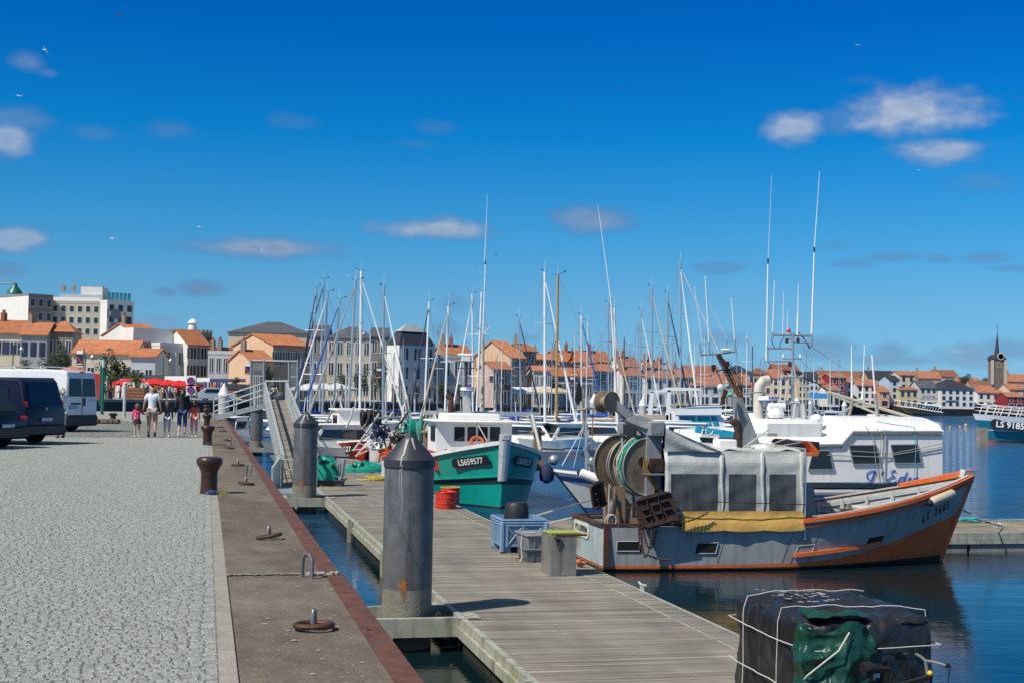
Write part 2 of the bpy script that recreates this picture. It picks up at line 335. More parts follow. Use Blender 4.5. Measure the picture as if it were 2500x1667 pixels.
def qpoly(name,pts,z,m_,kind='structure'):
    P=[Q(v,u,z) for v,u in pts]
    return MB().add(P,[tuple(range(len(P)))]).build(name,m_,smooth=False,kind=kind,org=(0,0,0))
# bed under the setts out to 62 m, then a flatter sett texture, then pale slabs at the quay end
def sett_far():
    m_=bpy.data.materials.new('sett_paving_far'); m_.use_nodes=True; nt=m_.node_tree; b=nt.nodes['Principled BSDF']; L=nt.links.new; b.inputs['Roughness'].default_value=.85
    tc=nt.nodes.new('ShaderNodeTexCoord'); mp=nt.nodes.new('ShaderNodeMapping'); mp.inputs['Rotation'].default_value=(0,0,-AL); L(tc.outputs['Object'],mp.inputs[0])
    v=nt.nodes.new('ShaderNodeTexVoronoi'); v.inputs['Scale'].default_value=8.5; L(mp.outputs[0],v.inputs['Vector'])
    n=nt.nodes.new('ShaderNodeTexNoise'); n.inputs['Scale'].default_value=.35; n.inputs['Detail'].default_value=5; L(mp.outputs[0],n.inputs['Vector'])
    r=nt.nodes.new('ShaderNodeMapRange'); L(v.outputs['Distance'],r.inputs[0]); r.inputs[1].default_value=.3; r.inputs[2].default_value=.62; r.inputs[3].default_value=1; r.inputs[4].default_value=.4
    r2=nt.nodes.new('ShaderNodeMapRange'); L(n.outputs[0],r2.inputs[0]); r2.inputs[3].default_value=.8; r2.inputs[4].default_value=1.2
    q=nt.nodes.new('ShaderNodeMath'); q.operation='MULTIPLY'; L(r.outputs[0],q.inputs[0]); L(r2.outputs[0],q.inputs[1])
    mx=nt.nodes.new('ShaderNodeMixRGB'); mx.blend_type='MULTIPLY'; mx.inputs[0].default_value=1; mx.inputs[1].default_value=(.30,.31,.275,1); L(q.outputs[0],mx.inputs[2]); L(mx.outputs[0],b.inputs['Base Color'])
    bp=nt.nodes.new('ShaderNodeBump'); bp.inputs['Strength'].default_value=.8; bp.inputs['Distance'].default_value=.02; L(r.outputs[0],bp.inputs['Height']); L(bp.outputs[0],b.inputs['Normal'])
    return m_
M_sf=sett_far()
UE=47.0
qpoly('pavement_bed',[(-40,-8),(.14,-8),(.14,UE),(-40,UE)],2.243,M_bed)
qpoly('pavement',[(-60,UE),(.14,UE),(.14,70.8),(-60,70.8)],2.25,M_sf)
qpoly('quay_slabs',[(-90,70.8),(.14,70.8),(.14,99.5),(-90,99.5)],2.252,M_slab)
def setts():
    pitch=.080; V=[];F=[]; u=6.2; row=0
    while u<UE:
        v=.12; vmin=-(.30*u+.3)-.6
        wv=pitch*rng.uniform(.92,1.1)
        k=0
        while v>vmin:
            w=pitch*rng.uniform(.8,1.25)*(1.0 if k>1 else 1.15)
            cx=v-w/2
            arc=0 if k<2 else .10*math.sin(cx*1.9+.05*u)+.05*math.sin(cx*5.3)
            cy=u+arc+rng.normal(0,.008)
            hx,hy=w/2-.0005,wv/2-(.0005 if rng.random()>.22 else .006)
            h=rng.normal(0,.0022); rr=rng.normal(0,.07); c_,s_=math.cos(rr),math.sin(rr)
            tx,ty=rng.normal(0,.035),rng.normal(0,.05); i0=len(V)
            for (kx,ky,z) in((-1,-1,-.05),(1,-1,-.05),(1,1,-.05),(-1,1,-.05),(-.97,-.97,-.008),(.97,-.97,-.008),(.97,.97,-.008),(-.97,.97,-.008),(-.72,-.72,0),(.72,-.72,0),(.72,.72,0),(-.72,.72,0)):
                a,b=kx*hx*rng.uniform(.93,1.03),ky*hy*rng.uniform(.93,1.03)
                zz=2.25+z+h+(a*tx+b*ty if z>-.03 else 0)
                V.append(tuple(Q(cx+a*c_-b*s_,cy+a*s_+b*c_,zz)))
            for a,b in((0,4),(4,8)):
                for j in range(4): F.append((i0+a+j,i0+a+(j+1)%4,i0+b+(j+1)%4,i0+b+j))
            F.append((i0+8,i0+9,i0+10,i0+11))
            v-=w; k+=1
        u+=wv; row+=1
    b=MB(); b.v=V; b.f=F; b.m=[0]*len(F); b.build('cobbled_pavement',M_cob,ang=28,kind='structure',org=(0,0,0))
setts()
# coping of the quay: two lengths with a step at the joint, rusted steel nosing, dark wall below
UJ=12.35
def coping(u0,u1,z,ve,nm):
    b=MB()
    def slab(v0,v1,z0,z1,mi):
        b.mi(mi); b.hexa([Q(v0,u0,z0),Q(v1,u0,z0),Q(v1,u1,z0),Q(v0,u1,z0),Q(v0,u0,z1),Q(v1,u0,z1),Q(v1,u1,z1),Q(v0,u1,z1)])
    slab(.118,.225,1.6,2.246,1)
    slab(.225,ve-.165,1.6,z,0)
    slab(ve-.163,ve,z-.28,z+.006,2)
    b.build(nm,[M_conc,M_cem,M_rustp],smooth=False,kind='structure',org=(0,0,0))
coping(-8,UJ,2.232,QV+.03,'quay_edge'); coping(UJ,70.8,2.25,QV-.01,'quay_edge')
coping(70.8,99.5,2.256,QV-.01,'quay_edge')
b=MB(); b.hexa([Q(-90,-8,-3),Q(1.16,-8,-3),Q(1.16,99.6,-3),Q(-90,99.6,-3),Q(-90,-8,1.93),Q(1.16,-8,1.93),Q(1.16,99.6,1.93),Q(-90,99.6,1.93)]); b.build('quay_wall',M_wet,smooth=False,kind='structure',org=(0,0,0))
# thin rough cement joint + broken stone under the step
b=MB(); 
for i in range(40):
    v=.2+i*(.85/40); p=Q(v,UJ+rng.normal(0,.012),2.246); b.ball(p,.010+rng.random()*.012,3,(1.6,.7,.4))
for i in range(22): p=Q(.95+.0125*i,UJ-.03+rng.normal(0,.015),2.225+rng.random()*.02); b.ball(p,.02+rng.random()*.014,3)
b.build('cement_joint',M_cem,smooth=False,kind='structure')
# lichen and gull droppings scattered on the coping
M_drop=mat('bird_droppings',(.42,.42,.40),.9,var=.1)
b=MB()
for i in range(260):
    u=6.5*math.exp(rng.random()*2.0); v=.3+ (rng.random()**.6)*.9; z=(2.232 if u<UJ else 2.25)+.006
    if v>1.16 and rng.random()<.4: continue
    r_=.005+rng.random()**2*.016; n_=7; a0=rng.random()*6
    P=[Q(v+r_*math.cos(a0+6.283*k/n_)*rng.uniform(.6,1.5),u+r_*math.sin(a0+6.283*k/n_)*rng.uniform(.6,1.5),z) for k in range(n_)]
    b.add(P,[tuple(range(n_))])
tag(b.build('bird_droppings',M_drop,smooth=False,kind='stuff'),'small white gull droppings spattered over the concrete quay edge')
# ---------------------------------------------------------------- the far quay and the land behind it
FQ=[(-900,95),(0,121),(270,137),(520,150),(1000,182),(1400,232),(1700,318),(2000,400),(2300,425),(2900,450),(4200,500)]
def fq_pt(px,Y):
    return Vector(((px-1250)/FPX*Y,Y,0))
FP=[fq_pt(*q) for q in FQ]
def fqY(px):
    for (a,ya),(b_,yb) in zip(FQ,FQ[1:]):
        if a<=px<=b_: return ya+(yb-ya)*(px-a)/(b_-a)
    return FQ[-1][1]
b=MB(); n=len(FP); top=[Vector((p.x,p.y,2.7)) for p in FP]; bot=[Vector((p.x,p.y,-3)) for p in FP]
back=[Vector((900,2600,2.7)),Vector((-1400,2600,2.7)),Vector((-1400,95,2.7))]
b.mi(0).add(top+back,[tuple(range(n+3))]); b.mi(1).add(top+bot,[(i,n+i,n+i+1,i+1) for i in range(n-1)])
M_fg=mat('promenade_paving',(.30,.28,.25),.9,var=.15,scale=.3)
b.build('ground',[M_fg,M_wet],smooth=False,kind='structure',org=(0,0,0))
b=MB()
for i in range(n-1):
    p,q=top[i],top[i+1]; d=(q-p).normalized(); nn=Vector((d.y,-d.x,0))
    P=[p-nn*.55,p+nn*.06,q+nn*.06,q-nn*.55]
    b.hexa([Vector((x.x,x.y,2.5)) for x in P]+[Vector((x.x,x.y,2.78)) for x in P])
b.build('far_quay_edge',M_slab,smooth=False,kind='structure',org=(0,0,0))
# ---------------------------------------------------------------- main pontoon
M_deck=mat('weathered_deck_boards',(.25,.235,.205),.85,var=.30,scale=2.0,island=.20,bump=.6,bscale=9,stretch=(1,1,1),col2=(.30,.29,.265))
def deckmat():
    m_=bpy.data.materials.new('silvered_deck_planks'); m_.use_nodes=True; nt=m_.node_tree; b=nt.nodes['Principled BSDF']; L=nt.links.new; b.inputs['Roughness'].default_value=.8
    tc=nt.nodes.new('ShaderNodeTexCoord'); vr=nt.nodes.new('ShaderNodeMapping'); vr.inputs['Rotation'].default_value=(0,0,-AL); L(tc.outputs['Object'],vr.inputs[0])
    o=None
    for (s,k,lo,hi) in(((.55,22,1),1,.55,1.42),((1.2,.35,1),1.3,.80,1.18),((4,90,1),1,.86,1.12)):
        mp=nt.nodes.new('ShaderNodeMapping'); mp.inputs['Scale'].default_value=s; L(vr.outputs[0],mp.inputs[0])
        n=nt.nodes.new('ShaderNodeTexNoise'); n.inputs['Scale'].default_value=k; n.inputs['Detail'].default_value=6; L(mp.outputs[0],n.inputs['Vector'])
        r=nt.nodes.new('ShaderNodeMapRange'); L(n.outputs[0],r.inputs[0]); r.inputs[1].default_value=.3; r.inputs[2].default_value=.7; r.inputs[3].default_value=lo; r.inputs[4].default_value=hi
        if o is None: o=r.outputs[0]; h=r.outputs[0]
        else:
            q=nt.nodes.new('ShaderNodeMath'); q.operation='MULTIPLY'; L(o,q.inputs[0]); L(r.outputs[0],q.inputs[1]); o=q.outputs[0]
    gi=nt.nodes.new('ShaderNodeNewGeometry'); r=nt.nodes.new('ShaderNodeMapRange'); L(gi.outputs['Random Per Island'],r.inputs[0]); r.inputs[3].default_value=.84; r.inputs[4].default_value=1.14
    q=nt.nodes.new('ShaderNodeMath'); q.operation='MULTIPLY'; L(o,q.inputs[0]); L(r.outputs[0],q.inputs[1])
    mx=nt.nodes.new('ShaderNodeMixRGB'); mx.blend_type='MULTIPLY'; mx.inputs[0].default_value=1; mx.inputs[1].default_value=(.235,.215,.178,1); L(q.outputs[0],mx.inputs[2]); L(mx.outputs[0],b.inputs['Base Color'])
    bp=nt.nodes.new('ShaderNodeBump'); bp.inputs['Strength'].default_value=.5; bp.inputs['Distance'].default_value=.012; L(h,bp.inputs['Height']); L(bp.outputs[0],b.inputs['Normal'])
    return m_
M_dk=deckmat()
M_fasc=mat('lichened_alloy_beam',(.40,.41,.35),.6,.1,var=.22,scale=3,streak=.7,col2=(.28,.30,.20))
M_fend=mat('black_fender_boards',(.018,.017,.017),.7,var=.5,scale=6,stretch=(6,6,.6),col2=(.05,.055,.03))
PL,PR,PZ=3.85,7.60,.5
def pontoon():
    t=thing('pontoon',Q(5.7,16,0),'long grey timber-decked floating pontoon beside the quay','pontoon')
    b=MB(); u=11.5
    while u<90:
        w=.142; z=PZ+rng.normal(0,.0015)
        sp=[PL+.10,PR-.52] if True else 0
        b.hexa([Q(PL+.10,u,z-.035),Q(PR-.50,u,z-.035),Q(PR-.50,u+w,z-.035),Q(PL+.10,u+w,z-.035),Q(PL+.10,u,z),Q(PR-.50,u,z),Q(PR-.50,u+w,z),Q(PL+.10,u+w,z)])
        b.hexa([Q(PR-.46,u,z-.035),Q(PR-.06,u,z-.035),Q(PR-.06,u+w,z-.035),Q(PR-.46,u+w,z-.035),Q(PR-.46,u,z+.002),Q(PR-.06,u,z+.002),Q(PR-.06,u+w,z+.002),Q(PR-.46,u+w,z+.002)])
        u+=w+.010
    b.build('deck_boards',M_dk,t,smooth=False)
    def beam(v0,v1,z0,z1,u0=11.5,u1=90,bb=None):
        bb.hexa([Q(v0,u0,z0),Q(v1,u0,z0),Q(v1,u1,z0),Q(v0,u1,z0),Q(v0,u0,z1),Q(v1,u0,z1),Q(v1,u1,z1),Q(v0,u1,z1)])
    b=MB(); beam(PL,PL+.09,PZ-.10,PZ+.012,bb=b); beam(PL-.05,PL+.04,PZ-.26,PZ-.115,bb=b); beam(PR-.055,PR,PZ-.3,PZ+.006,bb=b); beam(PR-.495,PR-.465,PZ-.1,PZ+.004,bb=b)
    b.build('edge_beam',M_fasc,t,smooth=False)
    b=MB(); u=11.5
    while u<60:
        b.hexa([Q(PL+.06,u,-.25-rng.random()*.1),Q(PL+.11,u,-.25),Q(PL+.11,u+.19,-.25),Q(PL+.06,u+.19,-.25),Q(PL+.06,u,PZ-.27),Q(PL+.11,u,PZ-.27),Q(PL+.11,u+.19,PZ-.27),Q(PL+.06,u+.19,PZ-.27)])
        u+=.19
    b.build('fender_boards',M_fend,t,smooth=False)
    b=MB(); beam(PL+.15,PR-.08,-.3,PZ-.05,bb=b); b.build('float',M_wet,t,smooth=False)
    for u in(28.4,35.2,15.2):
        b=MB()
        for du in(-.12,.06): b.hexa([Q(PL-.13,u+du,-.35),Q(PL-.055,u+du,-.35),Q(PL-.055,u+du+.1,-.35),Q(PL-.13,u+du+.1,-.35),Q(PL-.13,u+du,PZ+.08),Q(PL-.055,u+du,PZ+.08),Q(PL-.055,u+du+.1,PZ+.08),Q(PL-.13,u+du+.1,PZ+.08)])
        b.build('fender_post',M_fasc,t,smooth=False)
pontoon()
def finger():
    t=thing('pontoon',Q(14,33.4,0),'concrete-sided cross pontoon behind the grey and orange trawler','pontoon')
    u0,u1,v0,v1=31.6,35.4,7.62,34
    def bx(b,v0,v1,u0,u1,z0,z1): b.hexa([Q(v0,u0,z0),Q(v1,u0,z0),Q(v1,u1,z0),Q(v0,u1,z0),Q(v0,u0,z1),Q(v1,u0,z1),Q(v1,u1,z1),Q(v0,u1,z1)])
    b=MB(); v=v0
    while v<v1: bx(b,v,v+.142,u0+.12,u1-.12,.46,.5); v+=.148
    b.build('deck_boards',M_dk,t,smooth=False)
    b=MB(); bx(b,v0,v1,u0,u0+.1,.34,.512); bx(b,v0,v1,u1-.1,u1,.3,.51); bx(b,v0,v1,u0-.03,u0+.06,.22,.33); b.build('edge_beam',M_fasc,t,smooth=False)
    b=MB(); v=v0
    while v<v1: bx(b,v,v+2.9,u0+.02,u1-.05,-.4,.2); v+=3.0
    b.build('float',mat('concrete_float',(.25,.25,.22),.85,var=.25,scale=2.5,col2=(.15,.15,.11),bump=.4),t,smooth=False)
finger()
# ---------------------------------------------------------------- piles with caps and collars
M_pile=mat('grey_painted_pile',(.125,.135,.15),.5,.1,var=.3,scale=3,streak=.75,bump=.15)
M_pilelo=mat('pile_tide_stain',(.20,.195,.165),.85,var=.3,scale=4,bump=.4,col2=(.13,.125,.10))
M_cap=mat('dark_pile_cap',(.035,.038,.05),.45,var=.15,scale=4)
M_rs=mat('rust_stain',(.30,.12,.045),.9,var=.3,scale=12)
def noise_(k): return math.sin(k*12.9898)*43758.5453%1*2-1
def pile(px,ps,v,u,zc,zt,r,label,detail=True):
    o=Q(v,u,0); t=thing('mooring_pile',o,label,'pile','cone-capped steel piles holding the pontoon')
    b=MB(); 
    prof=[(r,-3),(r,.85),(r,.86),(r,1.45),(r,zc)]
    b.mi(1).lathe([(r,-3),(r,.35),(r,.9)],o,40); b.mi(0).lathe([(r,.9),(r,1.0),(r+.0015,1.42),(r,1.43),(r,zc)],o,40)
    b.build('shaft',[M_pile,M_pilelo],t,ang=40)
    b=MB(); b.lathe([(r+.012,zc-.10),(r+.018,zc-.1),(r+.018,zc+.02),(r+.012,zc+.03),(.02,zt),(.001,zt+.004)],o,40); b.build('cap',M_cap,t,ang=25)
    if detail:
        b=MB(); b.tube([o+Vector(((r+.001)*math.cos(-2.25+.1*k),(r+.001)*math.sin(-2.25+.1*k),2.15-.075*k)) for k in range(15)],.0035,4); b.tube([o+Vector(((r+.001)*math.cos(-1.45),(r+.001)*math.sin(-1.45),1.5+.08*k)) for k in range(9)],.003,4); b.build('scratch',M_black,t)
        b=MB()
        for k,(a,z0,z1,w) in enumerate([(-1.80,zt-.07,zt-.36,.022),(-1.84,zc+.1,zc-.15,.01),(-1.78,zc-.05,zc-.9,.006),(-1.86,zc-.05,zc-.6,.004),(-1.22,zt-.08,zt-.27,.014)]):
            P=[];
            for i in range(7):
                z=z0+(z1-z0)*i/6; rr=(r+.02 if z<zc+.02 else (r+.012)*(zt-z)/(zt-zc-.03)+.016); rr=(r+.004 if z<zc-.1 else rr)
                aa=a+.03*math.sin(z*9); ww=w*(1.2-.7*i/6)
                P.append([o+Vector((rr*math.cos(aa-ww/rr),rr*math.sin(aa-ww/rr),z)),o+Vector((rr*math.cos(aa+ww/rr),rr*math.sin(aa+ww/rr),z))])
            b.grid(P)
        b.build('bird_streak',M_drop,t)
        b=MB(); rr=r+.003; aa=-1.66
        def onp(dx,z,e=0): return o+Vector(((rr+e)*math.cos(aa+dx/rr),(rr+e)*math.sin(aa+dx/rr),z))
        b.add([onp(.062*math.cos(k/26*6.283)*(1+.35*noise_(k)),1.0+.075*math.sin(k/26*6.283)*(1+.4*noise_(k+50))) for k in range(26)],[tuple(range(26))])
        for k in range(16):
            dx=rng.uniform(-.06,.06); zt_=1.0-.03*rng.random(); L_=rng.uniform(.05,.36)*(1-abs(dx)*8); w_=rng.uniform(.003,.010); b.add([onp(dx-w_,zt_,.0006*k/16),onp(dx+w_,zt_,.0006*k/16),onp(dx+w_*.3,zt_-L_,.0006*k/16),onp(dx-w_*.3,zt_-L_,.0006*k/16)],[(0,1,2,3)])
        b.build('rust_patch',M_rs,t,smooth=False)
    # guide collar bolted to the pontoon
    b=MB()
    def bx(v0,v1,u0,u1,z0,z1,slant=0): b.hexa([Q(v0,u0+slant,z0),Q(v1,u0,z0),Q(v1,u1,z0),Q(v0,u1+slant,z0),Q(v0,u0+slant,z1),Q(v1,u0,z1),Q(v1,u1,z1),Q(v0,u1+slant,z1)])
    g=r+.12
    bx(v-g-.15,PL,u-g-.14,u-g-.06,PZ-.26,PZ+.02); bx(v-g-.15,PL,u+g+.06,u+g+.14,PZ-.26,PZ+.02)
    bx(v-g-.15,v-g-.07,u-g-.06,u+g+.06,PZ-.26,PZ+.02); bx(v-g-.07,PL+.02,u-g-.06,u-g+.08,PZ-.01,PZ+.006)
    bx(PL-.02,PL+.3,u-g-.2,u-g+.3,PZ+.014,PZ+.026)
    for du in(-.12,0,.12): p=Q(PL+.06,u-g+du,PZ+.02); b.cyl(p,p+Vector((0,0,.035)),.014,n=6)
    cb=b.build('collar',M_fasc,t,smooth=False)
    b=MB(); p=Q(v+r+.075,u-.25,PZ-.02); b.cyl(p-TV*.12,p+TV*.12,.07,n=12); b.build('roller',M_black,cb)
pile(0,0,3.12,20.68,2.86,3.31,.385,'nearest tall dark grey pile with white gull streaks on its cone')
pile(0,0,3.19,43.7,2.86,3.27,.385,'second dark grey pile, at the foot of the gangway')
pile(0,0,3.04,82,2.7,3.1,.385,'third grey pile rising through the gangway landing',False)
# ---------------------------------------------------------------- boat building (local frame: +X bow, +Y port, Z up, origin at the stern on the waterline)
def smooth(a,b,x):
    t=min(1,max(0,(x-a)/(b-a))); return t*t*(3-2*t)
class Hull:
    def __init__(s,Lt,Lw,B,zs,tm=.45,pt=2.2,pw=1.5,stern=.88,xs=0,fl=.80,tumble=0,keel=-.55,ns=22,rake=0):
        s.Lt,s.Lw,s.B,s.zs,s.tm,s.pt,s.pw,s.st,s.fl,s.keel,s.ns,s.rake=Lt,Lw,B,zs,tm,pt,pw,stern,fl,keel,ns,rake
    def half(s,t,k):
        """half breadth at station t (0 stern..1 bow) and level k (0 waterline..1 sheer)"""
        p=s.pw+(s.pt-s.pw)*k
        if t>s.tm: q=1-((t-s.tm)/(1-s.tm))**p
        else: q=1-(1-s.st)*((s.tm-t)/s.tm)**2
        q=max(q,0)
        w=s.fl+(1-s.fl)*k**.8
        w=w*(1-.10*(1-k)*smooth(s.tm,1,t))
        return s.B/2*q*w
    def pt3(s,t,k,side,inset=0):
        """k in 0..1 above the waterline; k<0 below it"""
        zs=s.zs(t)
        if k>=0:
            z=zs*k; L=s.Lw+(s.Lt-s.Lw)*(k**1.0); h=s.half(t,k)
        else:
            z=s.keel*(-k); L=s.Lw-(-k)*.25; h=s.half(t,0)*(1-(-k)*.8)
        x=t*L-s.rake*(k if k>0 else 0)*(1-t)*.0
        return Vector((x+ -s.rake*max(k,0)*max(0,1-t*4),side*max(h-inset,0),z))
    def skin(s,levels,mats_idx,b,side=0):
        """levels: list of k (or functions of t); faces between levels i,i+1 use mats_idx[i]"""
        ts=[i/s.ns for i in range(s.ns)]+[1]; ts=[t if t<.7 else .7+.3*(1-max(0,1-(t-.7)/.3)**1.35) for t in ts]
        for sd in((-1,1) if side==0 else (side,)):
            rows=[[s.pt3(t,(k(t) if callable(k) else k),sd) for t in ts] for k in levels]
            for i in range(len(levels)-1):
                b.mi(mats_idx[i]); b.grid([rows[i],rows[i+1]],flip=(sd>0))
        # transom
        for i in range(len(levels)-1):
            k0=levels[i](0) if callable(levels[i]) else levels[i]; k1=levels[i+1](0) if callable(levels[i+1]) else levels[i+1]
            b.mi(mats_idx[i]); b.add([s.pt3(0,k0,-1),s.pt3(0,k0,1),s.pt3(0,k1,1),s.pt3(0,k1,-1)],[(0,3,2,1)])
        return b
    def sheer(s,n=40,side=1,off=0,dz=0,t0=0,t1=1,k=1.0):
        out=[]
        for i in range(n+1):
            t=t0+(t1-t0)*i/n; p=s.pt3(t,k(t) if callable(k) else k,side); p.y+=side*off; p.z+=dz; out.append(p)
        return out
    def rail(s,b,w,h,off=0,dz=0,t0=0,t1=1,k=1.0,n=40,sides=(-1,1)):
        """rectangular moulding following the hull"""
        for sd in sides:
            P=s.sheer(n,sd,0,0,t0,t1,k); rows=[[],[],[],[],[]]
            for i,p in enumerate(P):
                a=P[max(i-1,0)]; c=P[min(i+1,n)]; d=(c-a); d.z=0; d.normalize(); nn=Vector((-d.y,d.x,0))*sd
                if i==n and t1>=1: nn=Vector((.0,sd*1.0,0)); 
                o=p+nn*off+Vector((0,0,dz))
                for r_,(e,f) in zip(rows,((w/2,-h/2),(w/2,h/2),(-w/2,h/2),(-w/2,-h/2),(w/2,-h/2))): r_.append(o+nn*e+Vector((0,0,f)))
            b.grid(rows,flip=(sd<0))
            b.add([r[0] for r in rows[:4]],[(0,1,2,3)]); b.add([r[-1] for r in rows[:4]],[(3,2,1,0)])
        return b
    def deck(s,b,z,inset=.08,t0=0,t1=.985,n=24):
        rows=[]
        for i in range(n+1):
            t=t0+(t1-t0)*i/n; zz=z(t) if callable(z) else z; k=min(1,zz/s.zs(t))
            p=s.pt3(t,k,1,inset); q=s.pt3(t,k,-1,inset); rows.append([Vector((p.x,q.y,zz)),Vector((p.x,0,zz+.02)),Vector((p.x,p.y,zz))])
        return b.grid(rows,flip=True)
    def inner(s,b,kd,inset=.07,t0=0,t1=.985,n=30):
        """inside face of the bulwark"""
        for sd in(-1,1):
            r0=[];r1=[]
            for i in range(n+1):
                t=t0+(t1-t0)*i/n; k=kd(t) if callable(kd) else kd
                r0.append(s.pt3(t,k,sd,inset)); r1.append(s.pt3(t,1,sd,inset))
            b.grid([r0,r1],flip=(sd<0))
        return b
def plate_text(par,txt,size,p,xd,yd,fg,bg=None,w=0,h=0,lift=.01,name='registration_plate',shear=0,sx=1,bold=0.004,r=.5):
    """lettering on its own board; xd runs along the words, yd up them"""
    R=frame(xd,yd); n=R@Vector((0,0,1)); host=par
    if bg is not None:
        b=MB(); P=[]
        for i in range(20):
            a=2*math.pi*i/20; c_,s_=math.cos(a),math.sin(a)
            P.append(Vector(p)+R@Vector((math.copysign(w/2-h*r,c_)+h*r*c_,h/2*math.copysign(abs(s_)**.75,s_),-.004)))
        b.prism(P,n*.012); host=b.build(name,bg,par,smooth=False)
    return text('lettering',txt,size,fg,host,Vector(p)+n*lift,R,shear=shear,sx=sx,bold=bold)
# ---------------------------------------------------------------- grey and orange trawler in the right foreground
M_hg=mat('grey_hull_paint',(.37,.39,.39),.5,var=.14,scale=1.5,streak=.45,bump=.15,bscale=5)
M_hgs=mat('stern_paint',(.38,.46,.48),.6,var=.15,scale=2.2,streak=.6,bump=.3,col2=(.30,.27,.18))
M_ho=mat('orange_hull_paint',(.85,.155,.04),.5,var=.16,scale=1.8,streak=.35,bump=.15)
M_weed=mat('weedy_waterline',(.03,.035,.02),.9,var=.5,scale=8,bump=1,col2=(.10,.03,.015))
M_oran=mat('orange_rail',(.75,.155,.03),.5,var=.15,scale=6,col2=(.45,.22,.13))
M_canv=mat('grey_tarpaulin',(.50,.51,.48),.5,var=.18,scale=2.2,bump=1.0,bscale=3.2)
M_ycan=mat('yellow_tarpaulin',(.62,.36,.09),.65,var=.22,scale=3,bump=.9,bscale=4)
M_film=mat('clouded_vinyl_window',(.070,.073,.078),.22,var=.6,scale=2.2,stretch=(1.5,1,.35),col2=(.12,.115,.115),bump=.5,bscale=3)
M_drum=mat('net_drum_plate',(.29,.215,.15),.6,.1,var=.25,scale=2.5,col2=(.13,.10,.08),bump=.2)
M_drumg=mat('net_drum_rim',(.34,.32,.27),.5,.3,var=.2,scale=5)
M_gal=mat('gallows_grey',(.30,.32,.33),.55,.2,var=.2,scale=3,streak=.5,bump=.25)
M_deckg=mat('grey_deck_paint',(.22,.25,.27),.7,var=.2,scale=3)
M_letk=mat('black_lettering',(.012,.014,.02),.5,var=.1)
M_letw=mat('white_lettering',(.75,.75,.72),.5,var=.05)
def chain(b,path,link=.05,r=.009,step=None):
    P=[Vector(p) for p in path]; seg=[]; step=step or link*.72
    for a,c in zip(P,P[1:]):
        L=(c-a).length; n=max(1,int(L/step)); seg+= [a+(c-a)*(i/n) for i in range(n)]
    seg.append(P[-1])
    for i,(a,c) in enumerate(zip(seg,seg[1:])):
        d=(c-a).normalized(); s_=d.cross(Vector((0,1,0)) if abs(d.y)<.8 else Vector((1,0,0))).normalized(); 
        if i%2: s_=d.cross(s_).normalized()
        mid=(a+c)/2; L=(c-a).length*.75; w=link*.36
        ring=[mid+d*(L*math.cos(q))+s_*(w*math.sin(q)) for q in[2*math.pi*k/8 for k in range(8)]]; ring.append(ring[0])
        b.tube(ring,r,4,False)
def sag(a,c,dz,n=10):
    a=Vector(a);c=Vector(c); return [a+(c-a)*(i/n)-Vector((0,0,4*dz*(i/n)*(1-i/n))) for i in range(n+1)]
